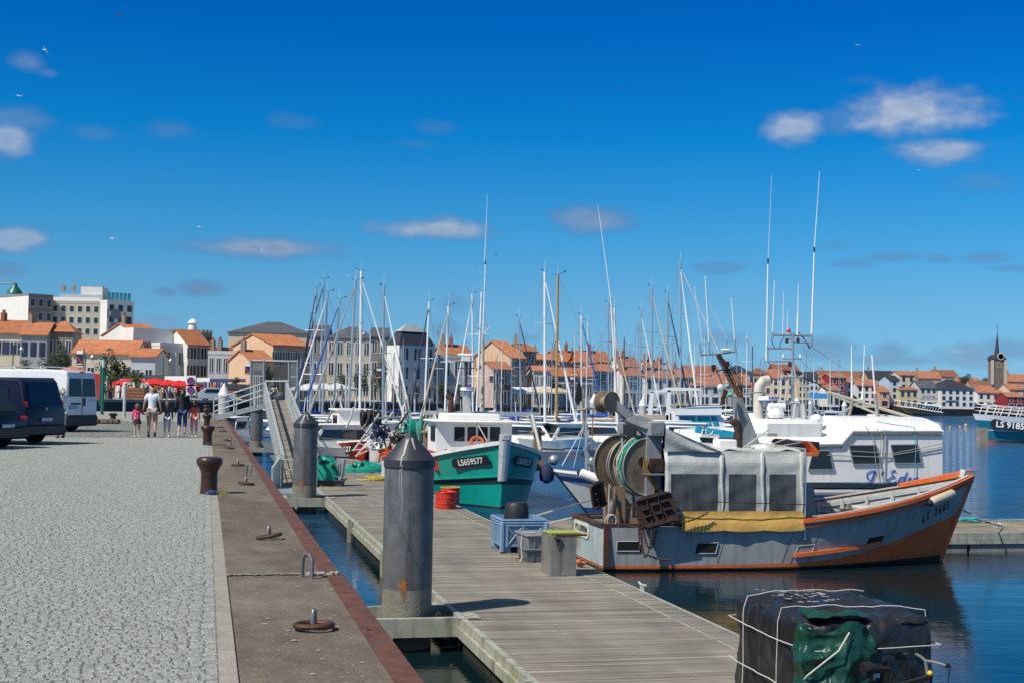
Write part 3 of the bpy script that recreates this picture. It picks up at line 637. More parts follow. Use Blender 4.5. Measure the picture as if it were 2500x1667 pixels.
def grey_trawler():
    o=Q(8.75,30.05,0); T=thing('trawler',o,'grey and orange trawler with canvas deck shelter and net drum, moored at the right','fishing boat')
    T.rotation_euler=(0,0,AL); T['org_']=(0,0,0)
    H=Hull(9.95,9.05,2.95,lambda t:1.0+.02*t+1.70*max(0,t-.22)**1.9,tm=.46,pt=2.3,pw=1.7,stern=.90,fl=.93,ns=34)
    def tl(px,py,y):
        Rm=Matrix.Rotation(-AL,3,'Z'); c0=Rm@(Vector((0,0,HC))-o); d=Rm@ray(px,py); return c0+d*((y-c0.y)/d.y)
    b=MB()
    band=lambda t:.13+.02*t+.42*smooth(.45,1,t)**1.4*.95
    band2=lambda t:.07+.0*t
    H.skin([-1,-.25,.04,band2,band,.55,.8,1.0],[2,2,2,1,0,0,0],b)
    # paint stern different
    hull=b.build('hull',[M_hg,M_ho,M_weed],T,ang=50,smooth=True)
    b=MB(); H.rail(b,.10,.09,.03,.0,t0=.47,t1=.995); H.rail(b,.05,.05,.02,-.13,t0=.47,t1=.99); b.build('rubbing_strake',M_oran,T,ang=30)
    b=MB(); H.rail(b,.11,.05,-.04,.045,t0=.0,t1=.5); p0,p1=H.pt3(0,1,-1),H.pt3(0,1,1); b.box(((p0.x+p1.x)/2-.01,0,1.045),(.14,2.62,.05)); b.build('cap_rail',M_rust,T,ang=30)
    b=MB(); H.rail(b,.09,.03,-.03,.065,t0=.5,t1=.985); b.build('gunwale',M_canv,T,ang=30)
    for sd in(-1,1):
        b=MB(); H.rail(b,.07,.09,.03,0,t0=.485,t1=.73,k=lambda t:(.30+.08*(t-.485)/.25),sides=(sd,)); b.build('bilge_strake',M_oran,T)
    # transom face, corner posts
    b=MB(); b.hexa([(-.02,-1.30,.12),(-.012,-1.30,.12),(-.012,1.30,.12),(-.02,1.30,.12),(-.02,-1.30,1.0),(-.012,-1.30,1.0),(-.012,1.30,1.0),(-.02,1.30,1.0)]); b.build('transom',M_hgs,T,smooth=False)
    for sd in(-1,1):
        b=MB(); b.box((.05,sd*1.32,.58),(.13,.07,.92)); b.build('corner_post',M_rust,T,smooth=False)
    # deck, bulwark inside, frames
    b=MB(); H.deck(b,lambda t:.42+.75*max(0,t-.35)**1.3,inset=.05); b.build('deck',M_deckg,T)
    b=MB(); H.inner(b,.4,inset=.06); b.build('bulwark',M_hg,T,ang=60)
    for t in(.52,.58,.64,.70,.76,.82,.88):
        for sd in(-1,1):
            b=MB(); a=H.pt3(t,.80,sd,.09); c=H.pt3(t,1,sd,.08); a=Vector((c.x,a.y if abs(a.y)<abs(c.y) else c.y,a.z)); b.hexa([a+Vector(q) for q in((-.03,-.0,0),(.03,0,0),(.03,-sd*.09,0),(-.03,-sd*.09,0))]+[c+Vector(q) for q in((-.03,0,-.01),(.03,0,-.01),(.03,-sd*.09,-.01),(-.03,-sd*.09,-.01))]); b.build('bulwark_frame',M_canv,T,smooth=False)
    b=MB(); H.rail(b,.12,.10,-.09,-.10,t0=.5,t1=.94); b.build('bulwark_stringer',M_canv,T)
    # stem head block and breasthook
    b=MB(); s=H.pt3(1,1,1); b.hexa([(s.x-.32,-.10,s.z-.02),(s.x+.05,-.05,s.z-.02),(s.x+.05,.05,s.z-.02),(s.x-.32,.10,s.z-.02),(s.x-.26,-.12,s.z+.17),(s.x+.10,-.06,s.z+.15),(s.x+.10,.06,s.z+.15),(s.x-.26,.12,s.z+.17)]); b.build('stem_head',M_canv,T,smooth=False)
    b=MB(); P=[H.pt3(.84+.155*i/8,1,1) for i in range(9)]
    b.grid([[p+Vector((0,.03,.05)) for p in P],[p+Vector((0,.03,.19-.05*(1-i/8))) for i,p in enumerate(P)],[p+Vector((0,-.10,.19-.05*(1-i/8))) for i,p in enumerate(P)],[p+Vector((0,-.10,.05)) for p in P]]); b.build('bow_rail',M_oran,T)
    b=MB(); q=[H.pt3(1,k,1)+Vector((.02,0,0)) for k in(0,.3,.6,.9,1.02)]; b.tube(q,.05,6); b.build('stem',M_ho,T)
    # freeing ports (dark openings) on both sides
    for (x,z,w,h,kind) in((.55,.57,.52,.22,0),(2.35,.52,.5,.24,0),(4.78,.47,.42,.20,1),(6.7,.62,.5,.22,0)):
        f=MB(); y=-H.half(x/9.5,.5)-.004
        t=x/9.4; k0=(z-h/2)/H.zs(t); k1=(z+h/2)/H.zs(t)
        A_=[H.pt3((x-w/2)/9.4,k0,-1),H.pt3((x+w/2)/9.4,k0,-1),H.pt3((x+w/2)/9.4,k1,-1),H.pt3((x-w/2)/9.4,k1,-1)]
        A_=[a+Vector((0,-.012,0)) for a in A_]
        f.mi(0).prism(A_,(0,.008,0)); 
        fr=f.build('freeing_port',[M_black if kind==0 else M_hg],T,smooth=False)
        g=MB(); 
        for i in range(4): g.tube([A_[i],A_[(i+1)%4]],.012,4)
        g.build('port_frame',M_hg,fr)
    # seams in the plating
    for t in(.29,.46,.485,.53):
        b=MB(); b.tube([H.pt3(t,.15+.1*i,-1)+Vector((0,.001,0)) for i in range(9)],.006,4); b.build('plate_seam',M_rustd,T)
    # name board on the transom, registration on the bow
    plate_text(T,'PTI LOPRENA',.20,(-.035,.42,.80),(0,-1,0),(0,0,1),M_letk,mat('cream_name_board',(.62,.64,.52),.6,var=.1),1.25,.42,.012,'name_board',sx=.85)
    text('home_port','LS',.10,M_letk,T,(-.05,.42,.67),frame((0,-1,0),(0,0,1)))
    a=H.pt3(.80,.80,-1); c=H.pt3(.93,.86,-1); e=H.pt3(.86,1,-1); f_=H.pt3(.86,.6,-1); mid=(a+c)/2
    # letters individually laid on the flare
    chars='LS 2605'
    for i,ch in enumerate(chars):
        if ch==' ': continue
        t=.853+.0135*i; p=H.pt3(t,.64+.014*i,-1); xd=H.pt3(t+.01,.64+.014*(i+.75),-1)-p; yd=H.pt3(t,.9,-1)-H.pt3(t,.55,-1); R=frame(xd,yd); n=R@Vector((0,0,1)); sgn=1 if n.y<0 else -1
        text('registration_letter',ch,.30,M_letk,T,p+n*.012*sgn,R,shear=.12,bold=.002,sx=.62)
    # fender slung on the bow
    p=H.pt3(.835,.93,-1); q=H.pt3(.915,.93,-1); nn=Vector((0,-.13,-.06)); b=MB(); p2,q2=p+nn,q+nn+Vector((0,-.0,.02)); d=(q2-p2).normalized()
    b.tube([p2-d*.05,p2,p2+d*.06,q2-d*.06,q2,q2+d*.05],.1,14,True,[.05,.10,.12,.12,.10,.05]); fd=b.build('fender',mat('cream_fender',(.60,.52,.38),.5,var=.1),T)
    b=MB(); b.ball(p2-d*.03,.085,6); b.build('fender_end',M_navy,fd); b=MB(); b.tube([p2-d*.05,p+Vector((0,.02,.08))],.012,5); b.tube([q2+d*.05,q+Vector((0,.02,.08))],.012,5); b.build('lanyard',M_rope,fd)
    # ---- canvas shelter over the working deck
    x0,x1=1.37,4.72; yn=-1.45; yf=1.35; zt=2.72; zb=1.28
    def wob(x,z,a=1): return .010*math.sin(x*5+z*2)*a+.005*math.sin(x*13+z*9)+.004*math.sin(x*6-z*14)
    cloth=MB(); cl=None; films=[]; yels=[]
    for (a,c,w0,w1) in [(1.37,2.75,1.52,2.62),(2.75,3.74,2.88,3.56),(3.74,4.72,3.88,4.56)]:
        nx=22; film=MB(); yel=MB()
        xs=[a+(c-a)*i/nx for i in range(nx+1)]; zs_=[zb+(zt-zb)*j/22 for j in range(23)]
        rows=[[Vector((x,yn+wob(x,z)+(.04 if i in(0,nx) else 0)-.05*smooth(2.3,2.72,z)*0+.10*smooth(2.4,2.72,z),z)) for i,x in enumerate(xs)] for z in zs_]
        for j in range(22):
            for i in range(nx):
                xm=(xs[i]+xs[i+1])/2; zm=(zs_[j]+zs_[j+1])/2
                tgt=film if (w0<xm<w1 and 1.36<zm<2.22) else cloth
                tgt.add([rows[j][i],rows[j][i+1],rows[j+1][i+1],rows[j+1][i]],[(0,1,2,3)])
        yel.grid([[Vector((x,yn-.02-.06*smooth(1.30,1.05,-z+2.35)*0-.075*(1-smooth(1.0,1.30,z))+wob(x,z,.9),z-.03*math.sin((x-a)/(c-a)*math.pi)*(z<1))) for x in xs[(6 if a<1.5 else 0):]] for z in(.93,1.02,1.12,1.22,1.30,1.36)]); films.append(film); yels.append(yel)
    rows=[]
    for j in range(13):
        y=yn+.10+(yf-yn-.1)*j/12; rows.append([Vector((x0+(x1-x0)*i/26,y,zt+.09*math.sin(math.pi*j/12)+.022*math.sin(i*1.7+j)+.03*math.sin(i*.6))) for i in range(27)])
    cloth.grid(rows)
    cloth.grid([[Vector((x1,yn+(yf-yn)*j/8,1.1+(zt-1.1)*i/6+.08*math.sin(math.pi*j/8)*(i/6))) for j in range(9)] for i in range(7)])
    wing=MB()
    wing.grid([[Vector((1.36+1.35*i/12,yn+.02+.03*math.sin(i*.5+q),zt-.02+(.53*(1-i/12)**1.0)*q/6)) for i in range(13)] for q in range(7)])
    wing.grid([[Vector((1.36+1.35*i/12,yn+.02+(yf-yn)*j/8,zt-.02+.53*(1-i/12)+.05*math.sin(math.pi*j/8))) for i in range(13)] for j in range(9)])
    wing.build('awning',M_canv,T,ang=60)
    cl=cloth.build('canvas_shelter',M_canv,T,ang=70)
    for f_ in films: f_.build('vinyl_window',M_film,cl,ang=70)
    for f_ in yels: f_.build('yellow_skirt',M_ycan,cl,ang=70)
    for c in(2.75,3.74,4.71):
        b=MB(); b.tube([(c-.03+.02*math.sin(z*5),yn-.01+.10*smooth(2.4,2.72,z),z) for z in(1.3,1.36,1.5,1.8,2.1,2.4,2.6,2.70)],.035,7,True,[.010,.02,.03,.036,.042,.05,.055,.03]); b.build('seam_roll',M_canv,cl)
    b=MB()
    for (x,y) in((x1+.04,yn),(x1+.04,yf)): b.cyl((x,y,.7),(x,y,zt+.06),.028,n=8)
    b.tube([(x1+.04,yn,zt+.06),(x1+.04,yf,zt+.06)],.028,6); b.build('shelter_pole',M_alu,T)
    b=MB(); b.tube([(.5,-1.3,1.42),(1.5,-1.64,1.62),(3.0,-1.66,1.57),(4.75,-1.60,1.52),(6.2,-1.30,1.34),(6.6,-1.0,1.32)],.012,6); b.build('warp_wire',M_rust,T)
    # grey box beside the shelter front
    b=MB(); b.hexa([(4.86,-1.2,.6),(5.2,-1.2,.6),(5.2,-.75,.6),(4.86,-.75,.6),(4.82,-1.2,1.95),(5.10,-1.2,1.93),(5.10,-.75,1.93),(4.82,-.75,1.95)]); b.build('steel_locker',M_gal,T,smooth=False)
    b=MB()
    for i in range(6): b.torus((4.8,-1.27,1.15+.06*i),.05,.018,(0,0,1),10,5)
    b.build('hose_coil',mat('yellow_black_hose',(.25,.17,.02),.6,var=.6,scale=20),T)
    # winch and gear on the fore deck
    b=MB()
    b.cyl((6.25,-.55,1.0),(6.25,.3,1.0),.10); b.lathe([(.17,0),(.17,.03)],(6.25,-.55,1.0),16,(0,1,0)); b.lathe([(.17,0),(.17,.03)],(6.25,-.2,1.0),16,(0,1,0)); b.box((6.25,-.75,.95),(.34,.2,.32)); b.box((6.25,.4,.9),(.25,.2,.5))
    b.build('winch',M_rust,T)
    b=MB(); b.box((6.25,-.7,1.25),(.09,.09,.42)); b.cyl((6.0,-.7,1.32),(6.5,-.7,1.32),.03); b.build('towing_post',mat('worn_timber',(.25,.2,.15),.8,var=.3),T)
    b=MB()
    for (a,c) in(((5.7,-.9,1.25),(7.4,-.6,1.28)),((5.7,-.2,1.22),(7.4,-.2,1.22)),((5.8,-.9,.8),(5.8,-.9,1.25)),((6.6,-.8,.8),(6.6,-.8,1.26)),((7.3,-.6,.9),(7.3,-.6,1.28)),((5.8,-.2,.8),(5.8,-.2,1.22)),((6.9,-.2,.8),(6.9,-.2,1.22)),((5.8,-.9,1.0),(7.35,-.55,1.1))): b.cyl(a,c,.02,n=6)
    b.build('pipe_rail',M_gal,T)
    b=MB(); b.torus((7.4,-.45,1.16),.11,.018,(0,1,.2),16,6); b.cyl((7.4,-.5,1.16),(7.4,-.38,1.16),.04); 
    for a in range(3): b.cyl((7.4-.1*math.cos(a*1.05),-.45,1.16-.1*math.sin(a*1.05)),(7.4+.1*math.cos(a*1.05),-.45,1.16+.1*math.sin(a*1.05)),.01,n=5)
    b.build('hand_wheel',M_black,T)
    b=MB(); b.bbox((7.3,.35,1.12),(.75,.5,.42),.03); b.build('deck_box',M_canv,T); b=MB(); b.bbox((7.85,-.15,1.18),(.35,.3,.14),.02); b.build('fish_tray',M_gal,T)
    # ---- stern gantry, net drum
    pb=tl(1506,984,-1.2); g0=tl(1579,1031,-1.15); g1=tl(1615,1031,-1.15)
    G_=MB()
    G_.box(((g0.x+g1.x)/2,-1.05,2.1),(g1.x-g0.x,.24,2.3)); G_.box(((g0.x+g1.x)/2,1.05,2.1),(.3,.22,2.3)); G_.box(((g0.x+g1.x)/2,0,3.14),(.30,2.0,.22))
    b=G_.build('gantry',M_gal,T,smooth=False)
    b2=MB(); q=tl(1600,1046,-1.2); b2.bbox((q.x,-1.22,q.z),(.36,.30,.34),.03)
    for i in range(4): b2.cyl((q.x-.12+.08*i,-1.38,q.z-.08),(q.x-.12+.08*i,-1.365,q.z-.08),.018,n=8)
    b2.build('hydraulic_box',M_gal,b)
    b2=MB(); q=tl(1600,1156,-1.15); b2.box((q.x,-1.2,q.z),(.52,.34,.03)); b2.build('bracket',M_gal,b)
    b2=MB(); b2.cyl((g1.x+.08,-1.25,1.6),(g1.x+.06,-1.25,3.1),.02,n=6); b2.build('conduit',M_alu,b)
    b2=MB(); b2.box((g1.x+.18,-1.12,2.3),(.14,.4,1.7)); b2.build('rubber_flap',M_black,b)
    b=MB(); b.hexa([(g0.x,-1.15,3.05),(g1.x,-1.15,3.0),(g1.x,-.8,3.0),(g0.x,-.8,3.05),(pb.x-.02,-1.1,pb.z-.12),(pb.x+.0,-1.1,pb.z+.10),(pb.x+.0,-.9,pb.z+.10),(pb.x-.02,-.9,pb.z-.12)]); b.hexa([(.5,-1.15,3.38),(.8,-1.15,3.50),(.8,-.8,3.50),(.5,-.8,3.38),(g0.x-.05,-1.2,3.20),(g1.x+.05,-1.2,3.30),(g1.x+.05,-.8,3.30),(g0.x-.05,-.8,3.20)]); arm=b.build('boom_arm',M_gal,T,smooth=False)
    b=MB(); b.lathe([(.24,0),(.24,.04),(.22,.05),(.12,.09),(.12,.28),(.22,.32),(.24,.33),(.24,.37)],pb+Vector((-.1,.04,.03)),28,(-.45,1,0)); b.build('power_block',M_drum,arm)
    b=MB()
    for k in(-.3,.2,.7): b.cyl((pb.x+.5+k*.5,-.7,1.1),(pb.x+.45+k*.5,-.7,3.0),.035,n=6)
    b.build('gantry_stay',M_gal,arm)
    b=MB(); q=tl(1546,1050,-.3); b.box((q.x+.27,.1,q.z-.02),(.5,.9,.30)); b.build('net_hopper',M_black,T,smooth=False)
    c=tl(1578,1138,-1.02); ax=Vector((-.24,1.0,.02)).normalized(); R=.63; W=1.25
    D=MB(); D.lathe([(.02,0),(R,0),(R+.02,.0),(R+.02,.035),(R,.04),(.12,.04)],c-ax*.05,48,ax); D.lathe([(.02,0),(R,0),(R+.02,.0),(R+.02,.035),(R,.04),(.02,.04)],c+ax*W,48,ax); D.lathe([(.02,0),(R*.96,0),(R*.96,.03),(.02,.03)],c+ax*.62,48,ax)
    D.lathe([(.2,0),(.2,W)],c,20,ax); dr=D.build('net_drum',M_drum,T,ang=30)
    for k,rr in((-.055,R+.015),(.62,R*.98),(.80,R*.9),(W,R+.015)):
        b=MB(); b.torus(c+ax*k,rr,.018,ax,48,6); b.build('drum_rim',M_drumg,dr)
    b=MB(); b.lathe([(R-.1,0),(R+.0,.04),(R+.04,.12),(R+.02,.22),(R-.06,.32),(R-.16,.36)],c+ax*.02,48,ax); b.build('wound_net',M_teal,dr)
    b=MB(); Mx=ax.to_track_quat('Z','Y').to_matrix()
    for i in range(46):
        a=rng.random()*6.28; r0=R+.02+rng.random()*.04; P=[]; k0=.04+.3*rng.random()
        for k in range(14): P.append(c+ax*(k0+.02*math.sin(k))+Mx@Vector(((r0+rng.normal(0,.008))*math.cos(a+k*.13),(r0+rng.normal(0,.008))*math.sin(a+k*.13),0)))
        b.tube(P,.007,4)
    b.build('net_cord',M_rope,dr)
    b=MB(); q=c-ax*.2; b.cyl(c-ax*.06,c-ax*.30,.10); b.box(q+Vector((.12,0,.05)),(.3,.16,.30)); b.lathe([(.10,0),(.10,.05)],c-ax*.1+Vector((-.16,0,.12)),14,ax); b.build('hydraulic_motor',M_rustd,T)
    for k in range(3):
        b=MB(); b.tube([c-ax*.28+Vector((-.20+.05*k,0,.20)),c-ax*.30+Vector((-.24+.04*k,0,-.02)),c-ax*.30+Vector((-.10+.05*k,0,-.24)),c-ax*.24+Vector((.08+.03*k,0,-.46)),c-ax*.2+Vector((.12+.03*k,.1,-.7))],.018,6); b.build('hydraulic_hose',mat('tan_hose',(.28,.15,.05),.6,var=.3,scale=12),T)
    b=MB(); q=tl(1512,1240,-.95); b.box((q.x,-.95,1.15),(.24,.14,1.45)); b.box((q.x+.4,-.9,1.05),(.55,.12,.22)); b.box((q.x+.3,-.7,.78),(.8,.3,.3)); b.box((.75,.7,1.2),(.3,.2,1.4)); b.box((1.2,-.5,1.0),(.5,.5,.9)); b.build('drum_frame',mat('brown_frame_paint',(.24,.165,.10),.6,var=.25,scale=4,streak=.4),T,smooth=False)
    # ropes hanging at the stern
    b=MB(); e=tl(1487,1190,-1.15).x-.38
    for i in range(5): b.tube([(.38+e+.02*i,-1.18+.03*i,1.95-.05*i),(.36+e+.02*i,-1.2,1.5),(.36+e+.03*i,-1.2+.02*i,1.1),(.38+e+.02*i,-1.2,1.02+.03*i)],.016,6)
    b.torus((.40+e,-1.25,1.12),.13,.017,(0,1,.1),18,6,sq=1.2); b.torus((.42+e,-1.27,1.14),.10,.017,(0.1,1,.1),18,6,sq=1.3); b.tube([(.2,-1.1,1.9),(.12,-1.1,1.3),(.15,-1.15,.9),(.05,-1.15,.85),(.02,-1.15,.6)],.018,6); b.tube([(.2,-1.1,1.4),(.0,-1.1,.95),(-.03,-1.2,.9),(.0,-1.2,.5)],.016,6)
    b.build('hanging_rope',M_rope,T)
    # trawl doors
    def door(ctr,rotz_,tilt,w,h,nm='trawl_door'):
        R_=(Matrix.Rotation(rotz_,3,'Z')@Matrix.Rotation(tilt,3,'Y')); b=MB()
        P=[]
        for i in range(20):
            a=2*math.pi*i/20; c_,s_=math.cos(a),math.sin(a); P.append(Vector(ctr)+R_@Vector((w/2*math.copysign(abs(c_)**.45,c_),0,h/2*math.copysign(abs(s_)**.45,s_))))
        b.prism(P,R_@Vector((0,.05,0)))
        for (x,z) in((-.25,.12),(.0,.18),(.25,.2),(-.22,-.1),(.05,-.1),(.28,-.05)):
            b.box(Vector(ctr)+R_@Vector((x*w,-.03,z*h)),(.16*w*1.2,.05,.022),R_)
        b.box(Vector(ctr)+R_@Vector((0,-.03,-.40*h)),(w*.95,.08,.05),R_); b.box(Vector(ctr)+R_@Vector((0,-.02,.43*h)),(w*.85,.05,.03),R_)
        for x in(-.17,.12): b.box(Vector(ctr)+R_@Vector((x*w,-.02,0)),(.025,.03,h*.8),R_)
        return b.build(nm,M_rustd,T,ang=30)
    q=tl(1602,1245,-1.62); door(q,-.10,-.27,.92,.74); q2=tl(1462,1208,-1.15); door(q2,.6,-.25,.46,.62)
    b=MB(); chain(b,sag((.66,-1.72,1.15),(.80,-1.6,1.10),.66,14)); chain(b,sag((.76,-1.7,1.12),(1.12,-1.6,.95),.48,14)); chain(b,sag((.68,-1.72,1.15),(1.0,-1.66,1.0),.70,14)); chain(b,sag((1.35,-1.66,1.15),(2.35,-1.62,1.36),.10,8)); chain(b,sag((.9,-1.56,.42),(1.5,-1.56,.30),.05,8),.045)
    b.build('chain',M_rust,T)
    # wheelhouse pieces above the shelter: exhaust, mast, radar boxes, orange hood
    b=MB(); P=[tl(px,py,-.6) for px,py in((1803,1105),(1803,1060),(1801,1040),(1795,1030),(1784,1027))]; b.tube(P,.1,14,True,[.09,.09,.10,.10,.075]); b.build('exhaust_pipe',M_rustd,T)
    b=MB(); yy=-.2; F=[tl(1811,1092,yy),tl(1859,1092,yy),tl(1812,970,yy),tl(1797,970,yy)]; b.prism(F,(0,.28,0)); b.build('mast_fin',M_gal,T,smooth=False)
    top=tl(1753,864,-.05); bot=tl(1812,980,-.05)
    b=MB(); b.tube([bot,bot.lerp(top,.36)],.06,8); b.build('mast_foot',M_wood,T)
    b=MB(); b.tube([bot.lerp(top,.34),top],.035,8); pd=(top-bot).normalized().cross(Vector((0,1,0)))
    for i in range(14): b.cyl(bot.lerp(top,.36+.045*i)+pd*.07,bot.lerp(top,.36+.045*i)-pd*.07,.014,n=5)
    b.tube([bot.lerp(top,.36)+pd*.07,top+pd*.05],.014,5); b.tube([bot.lerp(top,.36)-pd*.07,top-pd*.05],.014,5)
    for k in range(5): b.tube([bot.lerp(top,.1)+Vector((.05,-.05,0)),bot.lerp(top,.4)+pd*(-.10-.04*k)+Vector((0,-.05,0)),bot.lerp(top,.7)+pd*(-.04-.05*(k%3))+Vector((0,-.06,0)),top],.010,5)
    ms=b.build('mast',M_rustd,T)
    b=MB(); L_=tl(1710,866,-.05); R_=tl(1796,858,-.05); b.tube([L_,top,R_],.022,8)
    for (xa,ya,xb,yb,w) in((1711,866,1708,838,.026),(1732,864,1731,834,.030),(1795,859,1794,829,.028),(1774,856,1774,830,.022)): b.cyl(tl(xa,ya,-.05),tl(xb,yb,-.05),w,n=8)
    yd=b.build('antenna_yard',M_alu,T)
    b=MB(); b.ball(tl(1772,854,-.1),.125,8,(1,1,.25)); b.build('satellite_dome',M_white,yd)
    for (xa,ya,xb,yb,w) in((1714,834,1696,703,.010),(1731,838,1722,678,.017),(1794,832,1786,732,.017),(1756,860,1666,662,.016),(1775,828,1722,725,.008)):
        b=MB(); A0,A1=tl(xa,ya,-.05),tl(xb,yb,-.05); b.tube([A0,A1],w,6,True,[w,w*.7]); b.ball(A1,w*1.3,4); b.build('whip_antenna',M_white,T)
    b=MB(); b.cyl(tl(1749,905,-.1),tl(1772,901,-.1),.02,n=6); b.cyl(tl(1750,905,-.1),tl(1763,935,-.1),.012,n=6); br=b.build('lamp_bracket',M_rustd,T)
    for px,py in((1742,897),(1775,889)):
        b=MB(); q=tl(px,py,-.1); b.cyl(q-Vector((0,0,.06)),q+Vector((0,0,.07)),.055,n=12); b.cyl(q-Vector((0,0,.10)),q-Vector((0,0,.06)),.03,n=8); b.build('navigation_lamp',mat('dark_red_lamp',(.05,.008,.006),.3,var=.1),br)
    for px,py in((1775,942),(1783,963)): b=MB(); b.ball(tl(px,py,-.4),.062,8); b.build('net_float',mat('pale_green_float',(.12,.45,.32),.5,var=.15,scale=9),T)
    b=MB(); q=tl(1761,947,-.3); b.lathe([(.02,-.05),(.09,0),(.10,.03),(.03,.05)],q,16,(-.4,-1,.2)); b.build('flood_lamp',M_steel,T)
    b=MB(); b.tube([tl(1712,948,-.2),tl(1730,943,-.2),tl(1752,943,-.2)],.022,6); b.tube([tl(1812,962,-.2),tl(1862,955,-.2),tl(1868,946,-.2)],.018,6); b.build('side_arm',M_gal,T)
    b=MB(); b.prism([tl(px,py,-.5) for px,py in((1768,948),(1778,954),(1767,985),(1758,990))],(0,.03,0)); b.build('tattered_pennant',M_rust,T,smooth=False)
    q=tl(1770,1083,-.7); b=MB(); b.bbox(q+Vector((0,0,-.02)),(.46,.4,.26),.03); b.build('life_raft_case',M_white,T)
    b=MB(); b.ball(tl(1857,1092,-.6),.23,8,(1,1,.4)); b.build('plastic_dome',M_white,T)
    b=MB(); P=[tl(px,py,-1.0) for px,py in((1970,1076),(1978,1076),(2002,1103),(1995,1113),(1964,1113),(1964,1106),(1990,1105))]; b.prism(P,(0,1.9,0)); b.build('visor',M_oran,T,smooth=False)
    b=MB(); b.box(tl(1945,1092,-.2)+Vector((.1,.3,0)),(.5,1.6,.32)); b.build('wheelhouse_top',M_black,T,smooth=False)
    for (P0,w) in((((1815,1092),(1860,1060),(1880,1045)),.02),(((1880,1085),(1920,1070),(1960,1080)),.012),(((1786,1098),(1840,1090),(1900,1088),(1962,1078)),.010),(((1860,1090),(1880,1075),(1905,1094)),.014)):
        b=MB(); b.tube([tl(px,py,-.7) for px,py in P0],w,6); b.build('loose_pipe',M_alup,T)
    return T,top
TR,TRtop=grey_trawler()
def local_px(o,rot):
    """pixel -> point of a boat's own frame on the plane axis=val"""
    Rm=Matrix.Rotation(-rot,3,'Z'); c0=Rm@(Vector((0,0,HC))-Vector(o))
    def f(px,py,val,ax=1):
        d=Rm@ray(px,py); return c0+d*((val-c0[ax])/d[ax])
    return f
M_wh=mat('white_hull_paint',(.83,.83,.81),.35,var=.06,scale=1.2,streak=.25)
M_crm=mat('cream_antifoul',(.62,.60,.45),.6,var=.12,scale=2,streak=.3)
M_bst=mat('blue_stripe',(.02,.12,.36),.4,var=.1)
M_scr=mat('blue_script',(.02,.07,.42),.4,var=.05)
M_turq=mat('turquoise_board',(.03,.42,.62),.4,var=.08)
M_pipe=mat('cream_pipe',(.56,.54,.47),.5,var=.15,scale=3,streak=.5)
def radome(par,q,r,ttl=True):
    b=MB(); b.mi(0).lathe([(r*.96,.0),(r,.03),(r,r*.30),(r*.93,r*.42),(.3*r,r*.50),(.01,r*.5)],q,28); b.mi(1).lathe([(r*.82,-r*.10),(r*.97,-r*.02),(r*.97,r*.08)],q,28); return b.build('radome',[M_white,M_bst],par,local=False)
